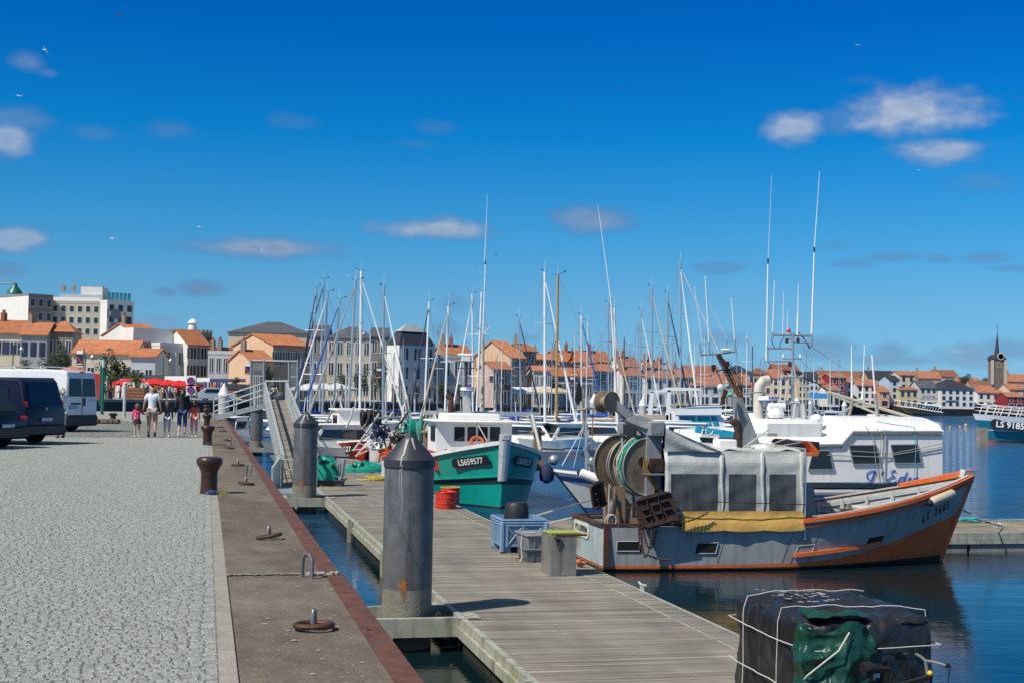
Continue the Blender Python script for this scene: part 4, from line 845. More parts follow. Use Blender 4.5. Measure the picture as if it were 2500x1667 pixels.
def white_trawler():
    o=Q(22.25,37.6,0); rot=AL+math.pi; T=thing('trawler',o,'white trawler with blue script name, moored behind the grey and orange trawler','fishing boat'); T.rotation_euler=(0,0,rot); T['org_']=(0,0,0)
    f=local_px(o,rot)
    H=Hull(12.35,10.9,3.4,lambda t:1.25+.75*max(0,t-.35)**1.6*1.25,tm=.5,pt=2.4,pw=1.5,stern=.45,fl=.88,ns=26)
    b=MB(); H.skin([-1,-.15,.30,.40,.84,.93,1.0],[1,1,2,0,2,0],b); b.build('hull',[M_wh,M_crm,M_bst],T,ang=50)
    b=MB(); H.rail(b,.10,.07,.02,.03); b.build('gunwale',M_white,T); b=MB(); H.deck(b,lambda t:H.zs(t)-.35); b.build('deck',M_whiteD,T)
    b=MB(); b.tube([H.pt3(1,k/6,1)+Vector((.01,0,0)) for k in range(7)],.03,6); b.build('stem_band',M_black,T)
    # fender on the bow
    p=f(1415,1152,1.2); q=f(1478,1176,1.45); d=(q-p).normalized(); b=MB(); b.tube([p,p+d*.05,q-d*.05,q],.1,12,True,[.06,.13,.13,.07]); fd=b.build('fender',M_white,T)
    for a in(p,q):
        b=MB(); b.ball(a,.085,6); b.build('fender_end',M_navy,fd)
    # aft shelter: side wall outline with a stepped eave
    yn,yf=1.62,-1.62
    O=[(2301,1176),(2301,1062),(2299,1052),(2083,1052),(2056,1083),(1800,1088),(1800,1176)]
    P=[f(px,py,yn) for px,py in O]; 
    b=MB(); b.prism(P,(0,-.05,0)); b.prism([p+Vector((0,yf-yn+.05,0)) for p in P],(0,-.05,0)); 
    xr=P[0].x; b.box((xr+.03,0,1.9),(.05,3.2,2.1)); b.build('shelter',M_wh,T,smooth=False)
    ze=f(2200,1052,yn).z; zl=f(1950,1084,yn).z; xs0=f(2301,1052,yn).x; xs1=f(2083,1052,yn).x; xs2=f(2056,1083,yn).x; x3=f(1800,1088,yn).x
    def roof(xa,xb,z0,z1,crown):
        return [[Vector((xa+(xb-xa)*i/6,yn-(yn-yf)*j/10*1.0,(z0+(z1-z0)*i/6)+crown*math.sin(math.pi*j/10)**.6)) for j in range(11)] for i in range(7)]
    b=MB(); 
    for R_ in(roof(xs0-.05,xs1,ze,ze,.42),roof(xs1,xs2,ze,zl,.42),roof(xs2,x3,zl,zl,.42)): b.grid(R_); b.grid([[p-Vector((0,0,.05)) for p in r_] for r_ in R_],flip=True)
    b.build('roof',M_wh,T,ang=30)
    b=MB(); b.tube([f(2300,1053,yn+.05),f(2083,1053,yn+.05),f(2056,1084,yn+.05),f(1985,1086,yn+.05)],.035,6); b.build('grab_rail',M_steel,T)
    b=MB(); b.tube([f(1983,1092,yn+.03),f(2056,1090,yn+.03)],.03,5); b.tube([f(2086,1060,yn+.03),f(2296,1060,yn+.03)],.03,5); b.build('eave_trim',M_gal,T)
    b=MB(); pts=[f(px,py,-.2) for px,py in((2150,1040),(2155,1012),(2165,1011),(2292,1030),(2299,1036),(2297,1052),(2150,1052))]; b.prism(pts,(0,-1.0,0)); b.build('aft_bench',M_wh,T,smooth=False)
    for W in([(2072,1086),(2138,1086),(2150,1132),(2083,1133)],[(2174,1085),(2239,1084),(2250,1130),(2184,1131)],[(1984,1099),(2024,1099),(2035,1146),(1972,1146)]):
        b=MB(); pw=[f(px,py,yn+.012) for px,py in W]; b.prism(pw,(0,.02,0)); w_=b.build('window',M_glass,T,smooth=False)
        b=MB(); 
        for i in range(4): b.cyl(pw[i]+Vector((0,.02,0)),pw[(i+1)%4]+Vector((0,.02,0)),.022,n=5)
        b.build('window_frame',M_steel,w_)
    b=MB(); b.tube([f(2162,1058,yn+.04),f(2160,1176,yn+.02)],.02,5); b.build('panel_seam',M_alup,T)
    # name in flowing script
    sc_=MB(); u0=f(2114,1178,yn+.02); u1=f(2250,1178,yn+.02); ux=(u1-u0)/136; uz=Vector((0,0,abs(u1.x-u0.x)/136))
    def S_(pts,w=1.6): sc_.tube([u0+ux*(x-2114)+uz*(1178-y)+Vector((0,.0,0)) for x,y in pts],.0095*w,5)
    S_([(2124,1170),(2116,1166),(2117,1156),(2126,1151),(2136,1150),(2139,1154),(2133,1160),(2128,1170),(2122,1178),(2115,1180),(2118,1176),(2127,1178),(2138,1180)],1.3); S_([(2136,1151),(2131,1163),(2126,1175)],2.4); S_([(2156,1151),(2152,1160)],2)
    S_([(2188,1154),(2183,1149),(2176,1152),(2177,1160),(2185,1163),(2175,1165),(2166,1171),(2167,1177),(2178,1179),(2188,1173)],1.4)
    S_([(2206,1165),(2198,1165),(2192,1173),(2196,1178),(2204,1173),(2214,1152),(2207,1172),(2210,1178),(2216,1174)],1.5); S_([(2217,1173),(2226,1167),(2222,1164),(2216,1172),(2220,1178),(2228,1173)],1.4); S_([(2231,1165),(2230,1178),(2235,1167),(2241,1165),(2239,1176),(2243,1177),(2248,1172)],1.4)
    sc_.build('name_lettering',M_scr,T)
    # forward casing and wheelhouse stuff
    b=MB(); b.hexa([f(1690,1130,1.3),f(1830,1130,1.3),f(1830,1130,1.3)+Vector((0,-2.6,0)),f(1690,1130,1.3)+Vector((0,-2.6,0)),f(1716,1052,1.2),f(1830,1046,1.2),f(1830,1046,1.2)+Vector((0,-2.4,0)),f(1716,1052,1.2)+Vector((0,-2.4,0))]); b.build('wheelhouse',M_wh,T,smooth=False)
    b=MB(); b.prism([f(px,py,1.5) for px,py in((1701,1039),(1792,1053),(1790,1068),(1760,1066),(1699,1055))],(0,-.12,0)); vb=b.build('visor_board',M_turq,T,smooth=False)
    b=MB(); q0=f(1712,1052,1.53); uu=(f(1732,1055,1.53)-q0); 
    for pts in([(0,0),(.15,.5),(.25,1.0),(.15,.9),(.1,.2),(.3,0)],[(.7,.8),(.5,1),(.45,.7),(.6,.5),(.42,.25),(.55,0),(.8,.2)],[(1.1,.4),(.9,.3),(.95,.05),(1.1,.2),(1.25,1),(1.12,.2),(1.25,.05)],[(1.35,.2),(1.5,.4),(1.4,.45),(1.35,.1),(1.55,.1)],[(1.65,.4),(1.65,.02),(1.8,.4),(1.85,.02),(1.95,.1)]): b.tube([q0+uu*x*1.15+Vector((0,0,z*.16-.08)) for x,z in pts],.014,4)
    b.build('name_lettering',M_letw,vb)
    b=MB(); b.prism([f(px,py,1.36) for px,py in((1708,1066),(1742,1068),(1738,1082),(1720,1088))],(0,-.05,0)); b.build('window',M_glass,T,smooth=False); b=MB(); b.prism([f(px,py,1.36) for px,py in((1765,1048),(1812,1056),(1808,1070),(1764,1066))],(0,-.05,0)); b.build('window',M_glass,T,smooth=False)
    b=MB(); b.bbox(f(1795,1066,.3),(2.0,2.0,.5),.1); b.bbox(f(1900,1052,.2),(1.9,2.2,.75),.12); b.bbox(f(1850,1040,-.6),(1.2,1.2,.8),.1); b.build('deck_casing',M_wh,T)
    b=MB(); b.bbox(f(1930,1050,.9),(.9,.5,.6),.05); b.build('white_locker',M_white,T)
    # pipe with a bend, radome, rescue boxes
    b=MB(); P=[f(px,py,0) for px,py in((1851,1060),(1851,960),(1854,940),(1864,929),(1878,926))]; b.tube(P,.1,16,True,[.145,.145,.15,.155,.13]); b.build('ventilation_pipe',M_pipe,T)
    b=MB(); b.tube([f(1878,926,0),f(1881,925.5,0)],.13,16); b.build('pipe_mouth',M_rustd,T)  # dark cap across the end of the pipe
    T['org_']=(0,0,0); rd=radome(T,f(1873,977,.2),.27); 
    text('lettering','FURUNO',.085,M_scr,rd,f(1879,970,.2)+Vector((-.02,.275,0)),frame((-1,0,0),(0,0,1)),bold=.004)
    b=MB(); b.cyl(f(1873,979,.2),f(1873,1040,.2),.05,n=8); b.build('radome_post',M_alu,T)
    b=MB(); b.lathe([(.05,-.05),(.22,0),(.27,.10),(.20,.24),(.06,.27)],f(1894,1018,.5),8); b.build('life_raft',M_white,T,ang=20); b=MB(); b.tube([f(1876,992,.4),f(1915,993,.4)],.14,12,True,[.12,.12]); b.build('raft_canister',M_white,T)
    b=MB(); b.ball(f(1913,1041,.8),.13,7); b.build('grey_lamp',M_steel,T)
    b=MB(); b.ball(f(1993,1022,.4),.19,8,(1,1,.8)); b.build('white_float',M_white,T)
    # lattice mast and aerials
    m_=MB(); m_.tube([f(1935,1045,0),f(1935,812,0)],.05,10,True,[.06,.045])
    ms=m_.build('mast',M_alu,T)
    for k,(a,c,w) in enumerate([((1887,818),(1982,820),.035),((1873,850.5),(1936,850.5),.033),((1873,882),(1936,882),.03),((1912,875),(1957,876),.022),((1921,827),(1935,828),.025),((1937,836),(1982,837),.025),((1873,845),(1873,884),.04),((1886,810),(1886,826),.04),((1981,815),(1980,842),.045),((1910,918),(1958,919),.055),((1905,981),(1960,983),.07)]):
        b=MB(); b.cyl(f(*a,0),f(*c,0),w,n=8); b.build('cross_arm',M_alup if k>8 else M_alu,ms)
    for a,c,w in [((1960,985),(1966,1048),.10),((1926,925),(1912,1000),.03),((1950,925),(2010,1030),.025),((1938,890),(1952,985),.02),((1942,985),(1935,1040),.05)]:
        b=MB(); b.cyl(f(*a,.1),f(*c,.1),w,n=6); b.build('mast_stay',M_alup,T)
    for px,py in((1921,832),(1948,831),(1928,889),(1917,908),(1950,912)):
        b=MB(); q=f(px,py,0); b.cyl(q-Vector((0,0,.07)),q+Vector((0,0,.07)),.05,n=10); b.build('signal_lamp',M_rustd,ms)
    b=MB(); b.lathe([(.055,0),(.065,.02),(.06,.08),(.035,.12),(.001,.13)],f(1925.5,812,0),14); b.build('amber_beacon',mat('amber_glass',(.55,.06,.01),.15,var=.1),ms)
    for px in(1913,1954):
        b=MB(); q=f(px,872,0); b.cyl(q,q+Vector((0,0,.10)),.035,n=8); b.build('camera_lamp',M_white,ms)
    for L_ in([(1871,880,.028),(1875,640,.020)],[(1875,640,.008),(1884,429,.004)],[(1886,818,.020),(1891,686,.012)],[(1911,818,.014),(1913,714,.008)],[(1922,818,.012),(1923,758,.007)],[(1947,820,.033),(1948,766,.030)],[(1948,766,.016),(1949,692,.010)],[(1981,842,.035),(1988,612,.019)],[(1988,612,.016),(2001,419,.006)],[(2105,975,.05),(2106,955,.03)],[(2106,955,.02),(2111,843,.013)],[(2080,975,.04),(2079,842,.012)]):
        b=MB(); a,c=L_; A0,A1=f(a[0],a[1],0),f(c[0],c[1],0); b.tube([A0,A1],a[2],6,True,[a[2],c[2]]); b.build('whip_antenna',M_white,T)
    for a,c in([(1509,1045,.035),(1492,736,.024)],[(1492,736,.018),(1460,502,.008)]):
        b=MB(); b.tube([f(a[0],a[1],.6),f(c[0],c[1],.6)],.01,6,True,[a[2],c[2]]); b.build('whip_antenna',M_white,T)
    for px,py in((1988,610),(1875,638),(1492,736)): b=MB(); q=f(px,py,0); b.cyl(q-Vector((0,0,.08)),q+Vector((0,0,.08)),.024,n=6); b.build('antenna_joint',M_black,T)
    for P in([(1884,827),(1886,840),(1893,850)],[(1914,822),(1905,838),(1903,850)],[(1958,818),(1970,838),(1976,851),(1983,845),(1982,830)],[(1876,884),(1880,890),(1888,888)],[(1950,812),(1965,830),(1978,850)]):
        b=MB(); b.tube([f(px,py,.02) for px,py in P],.012,5); b.build('cable',M_black,ms)
    # spars and poles over the roof
    for (P,w,m_) in(([(2020,956),(2277,1034)],.05,mat('cream_spar',(.62,.57,.42),.5,var=.1)),([(2032,963),(2174,1023)],.035,M_crm),([(2129,866),(2136,960)],.028,M_white),([(2136,960),(2144,1030)],.06,M_steel),([(2030,1026),(2101,976)],.035,M_gal),([(2071,1024),(2081,976)],.05,mat('weathered_spar',(.30,.26,.19),.7,var=.2)),([(1990,1032),(2120,1026)],.03,M_white),([(1943,1070),(1990,1063),(2005,1073)],.03,M_gal),([(1936,815),(2060,900),(2277,1045)],.006,M_wire),([(1936,860),(2010,935),(2020,956)],.006,M_wire),([(1958,920),(1995,935),(2025,957)],.02,M_black)):
        b=MB(); b.tube([f(px,py,.1) for px,py in P],w,7); b.build('spar' if w>.01 else 'wire',m_,T)
    for P,m_ in(([(2141,1028),(2180,1035),(2232,1042),(2236,1100),(2232,1160)],M_turqr),([(2112,1040),(2130,1062),(2135,1100),(2144,1172)],M_roped),([(2140,1045),(2152,1060),(2148,1120),(2152,1170)],M_roped),([(2075,1100),(2180,1106),(2300,1082)],M_roped),([(2020,1110),(2150,1115),(2301,1090)],M_roped)):
        b=MB(); b.tube([f(px,py,yn+.06) for px,py in P],.012,5); b.build('rope',m_,T)
    # bow pulpit rods and poles
    for (P,w,m_) in(([(1372,1136),(1425,1040)],.018,M_alu),([(1400,1140),(1425,1040)],.018,M_alu),([(1430,1005),(1431,1150)],.035,M_alu),([(1418,960),(1424,1040),(1440,1150)],.02,M_rope),([(1410,905),(1420,960),(1432,1080)],.02,mat('reddish_cane',(.30,.14,.09),.7,var=.2)),([(1424,1050),(1445,1152)],.02,M_cane),([(1448,1000),(1444,1100)],.018,M_cane),([(1405,1000),(1490,990)],.03,M_alup),([(1410,995),(1487,1002)],.02,M_alup)):
        b=MB(); b.tube([f(px,py,.3) for px,py in P],w,6); b.build('pole',m_,T)
    b=MB(); b.tube([f(1427,1090,.3),f(1440,1130,.3)],.08,10,True,[.06,.09]); b.ball(f(1444,1124,.3),.12,7); b.build('bow_float',M_steel,T)
    b=MB(); b.prism([f(px,py,.5) for px,py in((1403,975),(1412,925),(1420,945),(1420,975),(1410,990))],(0,.02,0)); b.build('furled_flag',M_black,T,smooth=False)
    b=MB()
    for i in range(5): b.cyl(f(1640+0*i,1100,-.2*i),f(1640,1060,-.2*i),.02,n=5)
    b.build('rail_stanchion',M_alu,T)
    return T
M_turqr=mat('turquoise_rope',(.05,.38,.38),.9,var=.2,scale=30); M_cane=mat('cane_pole',(.30,.14,.09),.7,var=.2)
white_trawler()
M_grn=mat('turquoise_hull_paint',(.005,.31,.25),.32,var=.10,scale=1.3,streak=.15,bump=.12,bscale=4)
M_grd=mat('dark_green_band',(.01,.03,.03),.5,var=.3,scale=3)
M_wcap=mat('worn_white_timber',(.66,.67,.66),.55,var=.14,scale=4,col2=(.45,.46,.46))
def green_boat():
    o=Q(9.95,54.7,0); rot=AL-math.pi/2; T=thing('trawler',o,'turquoise fishing trawler with white wheelhouse, its bow pointing at the pontoon','fishing boat'); T.rotation_euler=(0,0,rot); T['org_']=(0,0,0)
    f=local_px(o,rot)
    H=Hull(10.25,9.75,4.35,lambda t:1.30+1.05*max(0,t-.3)**1.7*1.75,tm=.52,pt=2.6,pw=1.9,stern=.9,fl=.90,ns=30)
    b=MB(); H.skin([-1,-.2,.03,.37,.47,.50,.80,1.0],[2,2,0,1,0,0,0],b); b.build('hull',[M_grn,M_grd,M_weed],T,ang=50)
    b=MB(); H.rail(b,.16,.13,.0,.0); b.build('gunwale',M_wcap,T)
    b=MB(); H.rail(b,.07,.06,.03,0,k=.50); b.build('rubbing_strake',M_grn,T)
    b=MB(); H.deck(b,lambda t:H.zs(t)-.12-.3*(t<.55)); b.build('deck',M_whiteD,T)
    # white stem timber
    b=MB(); P=[H.pt3(1,k,1) for k in(.42,.6,.8,1.0,1.10)]; b.grid([[p+Vector((.02,-.16-.03*i*.4,0)) for i,p in enumerate(P)],[p+Vector((.09,-.05,0)) for p in P],[p+Vector((.09,.05,0)) for p in P],[p+Vector((.02,.16+.03*i*.4,0)) for i,p in enumerate(P)]],flip=True)
    b.box(P[-1]+Vector((-.10,0,-.05)),(.34,.26,.16)); b.build('stem_timber',M_wcap,T,ang=20)
    # number boards both bows, lettered
    for sd,t0,t1 in((-1,.845,.955),(1,.845,.955)):
        k=.76; p0,p1=H.pt3(t0,k,sd),H.pt3(t1,k,sd); mid=(p0+p1)/2+Vector((0,sd*.03,0)); yd=H.pt3(.9,.9,sd)-H.pt3(.9,.6,sd); xd=(p1-p0) if sd<0 else (p0-p1)
        plate_text(T,'LS659577',.30,mid+Vector((.03,sd*.06,0)),xd,yd,M_letw,M_letk,1.75 if sd<0 else 1.5,.36,.012,'number_board',sx=.98)
    # wheelhouse
    xw=f(1160,1060,0,1).x  # placed by distance below
    X0,X1=5.6,7.5
    def fx(px,py,x): return f(px,py,x,0)
    wl,wr=fx(1066,1040,X1).y,fx(1250,1040,X1).y; y0,y1=min(wl,wr),max(wl,wr); zt=fx(1150,1030,X1).z; zb=1.2
    b=MB(); b.mi(0).box(((X0+X1)/2,(y0+y1)/2,(zb+zt)/2+.3),(X1-X0,y1-y0,zt-zb-.6)); b.mi(1).box(((X0+X1)/2,(y0+y1)/2,zb+.32),(X1-X0+.03,y1-y0+.03,.66)); wh=b.build('wheelhouse',[M_white,mat('orange_red_paint',(.55,.07,.03),.5,var=.12)],T,smooth=False)
    b=MB(); b.bbox(((X0+X1)/2+.1,(y0+y1)/2,zt+.03),(X1-X0+.5,y1-y0+.35,.09),.04); b.bbox(((X0+X1)/2-.1,(y0+y1)/2,zt+.18),(X1-X0-.1,(y1-y0)*.72,.26),.05); b.build('wheelhouse_roof',M_white,wh)
    for a,c in((1109,1136),(1141,1163),(1167,1192),(1196,1222)):
        pa,pc=fx(a,1077,X1+.01),fx(c,1040,X1+.01); b=MB(); b.box((X1+.012,(pa.y+pc.y)/2,(pa.z+pc.z)/2),(.02,abs(pa.y-pc.y),abs(pa.z-pc.z))); w_=b.build('window',M_glass,wh,smooth=False); b=MB()
        b.box((X1+.024,(pa.y+pc.y)/2,pc.z),(.02,abs(pa.y-pc.y)+.05,.03)); b.box((X1+.024,(pa.y+pc.y)/2,pa.z),(.02,abs(pa.y-pc.y)+.05,.03)); b.box((X1+.024,pc.y,(pa.z+pc.z)/2),(.02,.03,abs(pa.z-pc.z)-.03)); b.build('window_frame',M_white,w_,smooth=False)
    for yy,sg in((y0,-1),(y1,1)):
        b=MB(); b.box(((X0+X1)/2+.25,yy+sg*.015,zt-.42),(.9,.02,.55)); b.build('side_window',M_tint,wh,smooth=False)
    # gallows beam and posts
    gx=4.9; L_,R_=fx(1035,1006,gx),fx(1319,1006,gx)
    b=MB(); b.box(((L_.x),(L_.y+R_.y)/2,L_.z),(.2,abs(L_.y-R_.y),.15)); gb=b.build('gallows_beam',M_alup,T,smooth=False)
    for (a,c,w,xx) in(((1060,1010),(1087,1098),.06,7.6),((1060,1010),(1040,1060),.09,gx),((1299,1010),(1319,1098),.06,7.6),((1295,1010),(1312,1070),.09,gx)):
        b=MB(); b.cyl(fx(*a,gx),fx(*c,xx),w,n=8); b.build('gallows_leg',M_alup,T)
    for px in(1045,1312):
        b=MB(); q=fx(px,1090,5.3); b.hexa([q+Vector(v) for v in((-.2,-.22,-.9),(.2,-.22,-.9),(.2,.22,-.9),(-.2,.22,-.9),(-.12,-.12,.5),(.12,-.12,.5),(.12,.12,.5),(-.12,.12,.5))]); b.bbox(q+Vector((0,0,.55)),(.5,.5,.12),.04); b.build('gallows_post',mat('brown_timber_post',(.24,.15,.09),.7,var=.25,scale=5),T,smooth=False)
    b=MB(); P=[fx(px,py,5.5) for px,py in((1132,1008),(1150,1008),(1146,952),(1136,952))]; b.prism(P,(-.25,0,0)); b.build('mast_fin',M_alup,T,smooth=False)
    rd=radome(T,fx(1141,953,5.4),.27); text('lettering','FURUNO',.085,M_scr,rd,fx(1143,946,5.4)+Vector((.275,0,0)),frame((0,1,0),(0,0,1)),bold=.004)
    b=MB(); b.bbox(fx(1137,866,5.2),(.15,.62,.10),.04); b.box(fx(1137,876,5.2),(.25,.28,.16)); b.build('radar_scanner',M_white,T)
    b=MB(); b.cyl(fx(1137,880,5.2),fx(1138,945,5.2),.05,n=8); b.tube([fx(1112,882,5.2),fx(1160,882,5.2)],.02,6); b.tube([fx(1112,898,5.2),fx(1160,898,5.2)],.02,6); b.tube([fx(1160,870,5.2),fx(1160,898,5.2)],.02,6); b.build('radar_bracket',M_dark,T)
    b=MB(); b.tube([fx(1178,1008,4.6),fx(1179,818,4.6)],.06,8,True,[.08,.055]); b.build('derrick_post',mat('cream_post',(.46,.44,.36),.5,var=.15),T)
    for P in([(1179,818),(1174,808),(1166,797)],[(1179,818),(1188,808),(1196,798)],[(1166,798),(1175,791),(1186,791),(1196,800)]):
        b=MB(); b.tube([fx(px,py,4.6) for px,py in P],.022,6); b.build('fork_arm',M_alup,T)
    for a,c in([(1183,640,.016),(1190,476,.005)],[(1179,818,.026),(1185,640,.018)]):
        b=MB(); b.tube([fx(a[0],a[1],4.6),fx(c[0],c[1],4.6)],.01,6,True,[a[2],c[2]]); b.build('whip_antenna',M_white,T)
    b=MB(); b.cyl(fx(1185,646,4.6),fx(1185,636,4.6),.024,n=6); b.build('antenna_joint',M_black,T)
    b=MB(); b.tube([fx(1101,1016,5.0),fx(1101,975,5.0),fx(1098,968,5.0),fx(1090,964,5.0)],.1,10,True,[.11,.11,.11,.10]); b.build('exhaust_pipe',M_rust,T)
    for px,py,r_ in((1048,1048,.55),(1085,1045,.5),(1022,1050,.45)):
        b=MB(); q=fx(px,py,2.6); b.lathe([(r_,-.35),(r_*1.05,-.3),(r_*.8,-.1),(r_*.85,.1),(r_*1.05,.3),(r_,.35)],q,20,(.2,1,.0)); b.build('net_reel',M_teal,T)
    for i in range(9):
        b=MB(); x0=1025+i*5; b.tube([fx(x0,1085,3.4),fx(x0+rng.normal(0,5),1040,3.4),fx(x0+8,1006,3.4)],.03,5); b.build('gear_bundle',M_rustd if i%2 else M_roped,T)
    q=fx(1335,1156,9.0); b=MB(); b.lathe([(.05,-.33),(.24,-.22),(.27,0),(.22,.18),(.08,.34),(.05,.38)],q,18); b.build('blue_fender',M_navy,T)
    b=MB(); b.ball(fx(1352,1122,8.8),.19,8); b.build('steel_float',M_steel,T)
    b=MB(); b.torus(fx(1165,1079,7.9),.22,.06,(.8,0,.6),20,8); b.build('life_ring',mat('faded_orange',(.42,.10,.04),.7,var=.2),T)
    b=MB(); b.tube([fx(1162,1027,7.4),fx(1190,1077,9.3)],.018,5); b.build('stay_rope',M_rope,T)
    for i,t in enumerate((.80,.86,.92)):
        for sd in(-1,1):
            b=MB(); p=H.pt3(t,1,sd,.12); b.cyl(p,p+Vector((0,0,.10)),.035,n=8); b.build('deck_fitting',M_rust,T)
green_boat()
# ---------------------------------------------------------------- quay furniture
M_boll=mat('brown_painted_iron',(.075,.035,.028),.32,.3,var=.3,scale=5,bump=.25,col2=(.11,.045,.03),streak=.4)
M_plate=mat('blue_grey_steel',(.08,.12,.20),.4,.5,var=.2,scale=8)
def bollards():
    o=Q(.09,21.95,2.25); t=thing('mooring_bollard',o,'nearest and largest brown iron mushroom bollard on the quay edge','bollard','brown bollards in line along the quay edge')
    b=MB(); b.lathe([(.142,0),(.138,.03),(.132,.10),(.130,.30),(.138,.36),(.165,.42),(.197,.46),(.209,.50),(.208,.535),(.190,.565),(.15,.582),(.08,.588),(.01,.589)],o,36); b.build('post',M_boll,t)
    b=MB(); c=o+Q(.05,-.18,0); b.ball(c,.115,8,(1,.75,.62)); b.box(c+Vector((-.0,-.07,.045)),(.10,.06,.035)); b.build('base_plate',M_plate,t)
    for i,(u,l) in enumerate([(41.2,'second brown bollard, right beside the walking family'),(60.6,'third brown bollard, just beyond the second one'),(79.8,'fourth brown bollard, small against the far slabs'),(98.5,'farthest small brown bollard at the end of the quay')]): dup(t,Q(.09,u,2.25),label=l)
bollards()
M_ring=mat('rusty_mooring_ring',(.10,.05,.035),.6,.5,var=.35,scale=14,bump=.4,col2=(.17,.08,.05))
M_eye=mat('worn_steel_eye',(.26,.25,.24),.4,.7,var=.25,scale=10)
RG=[]
def ring(px,py,lab,i):
    z=2.232 if py>1420 else 2.25; o=G(px,py,z); t=thing('mooring_ring',o,lab,'mooring ring','rusty rings set in the quay coping')
    b=MB(); b.torus(o+Vector((0,.02,.035)),.128,.021,(rng.normal(0,.08),.04,1),28,8); b.build('ring',M_ring,t)
    b=MB(); b.tube([o+Vector((.0,-.035,-.03)),o+Vector((.0,-.035,.10)),o+Vector((0,-.015,.135)),o+Vector((0,.015,.135)),o+Vector((0,.035,.10)),o+Vector((0,.035,-.03))],.018,10); b.lathe([(.07,0),(.06,.008)],o,14); b.build('eye_bolt',M_eye,t)
for i,(px,py,l) in enumerate([(765,1538,'nearest rusty ring lying flat on the concrete quay edge'),(656,1316,'rusty ring just beyond the step in the coping'),(600.5,1184,'rusty ring to the right of the nearest bollard'),(580.6,1138,'rusty ring beyond the one by the nearest bollard'),(559.7,1095,'rusty ring in the middle of the row, beside an upright staple'),(554,1076,'rusty ring beside the second bollard'),(543,1054,'small rusty ring just past the second bollard'),(538,1044,'farthest small rusty ring, near the white steps')]): ring(px,py,l,i)
for px,py,l in ((751,1410,'tall upright steel staple nearest the camera, by the coping step'),(608,1160,'upright steel staple between two rings, second from the camera'),(568,1086,'upright steel staple near the second bollard'),(549,1050,'farthest small upright staple on the coping')):
    z=2.232 if py>1405 else 2.25; o=G(px,py,z); b=MB(); b.tube([o+Vector((-.06,.05,-.05)),o+Vector((-.055,.05,.17)),o+Vector((-.03,.045,.21)),o+Vector((.02,-.03,.21)),o+Vector((.045,-.05,.17)),o+Vector((.045,-.05,-.05))],.019,10)
    b.build('mooring_staple',M_eye,org=o,label=l,cat='staple',group='upright staples on the coping')
# ---------------------------------------------------------------- people
def skinmesh(nodes,edges,sub=1):
    me=bpy.data.meshes.new('t'); me.from_pydata([n[:3] for n in nodes],edges,[]); ob=bpy.data.objects.new('t',me); C.objects.link(ob)
    md=ob.modifiers.new('s','SKIN'); md.use_smooth_shade=True; md.branch_smoothing=.3
    for i,n in enumerate(nodes): sv=me.skin_vertices[0].data[i]; r=n[3]; sv.radius=(r,n[4] if len(n)>4 else r); sv.use_root=(i==0)
    m2=ob.modifiers.new('d','SUBSURF'); m2.levels=sub; m2.render_levels=sub
    bpy.context.view_layer.update(); ev=ob.evaluated_get(bpy.context.evaluated_depsgraph_get()); em=ev.to_mesh()
    V=[tuple(v.co) for v in em.vertices]; F=[tuple(p.vertices) for p in em.polygons]; ev.to_mesh_clear(); bpy.data.objects.remove(ob); bpy.data.meshes.remove(me); return V,F
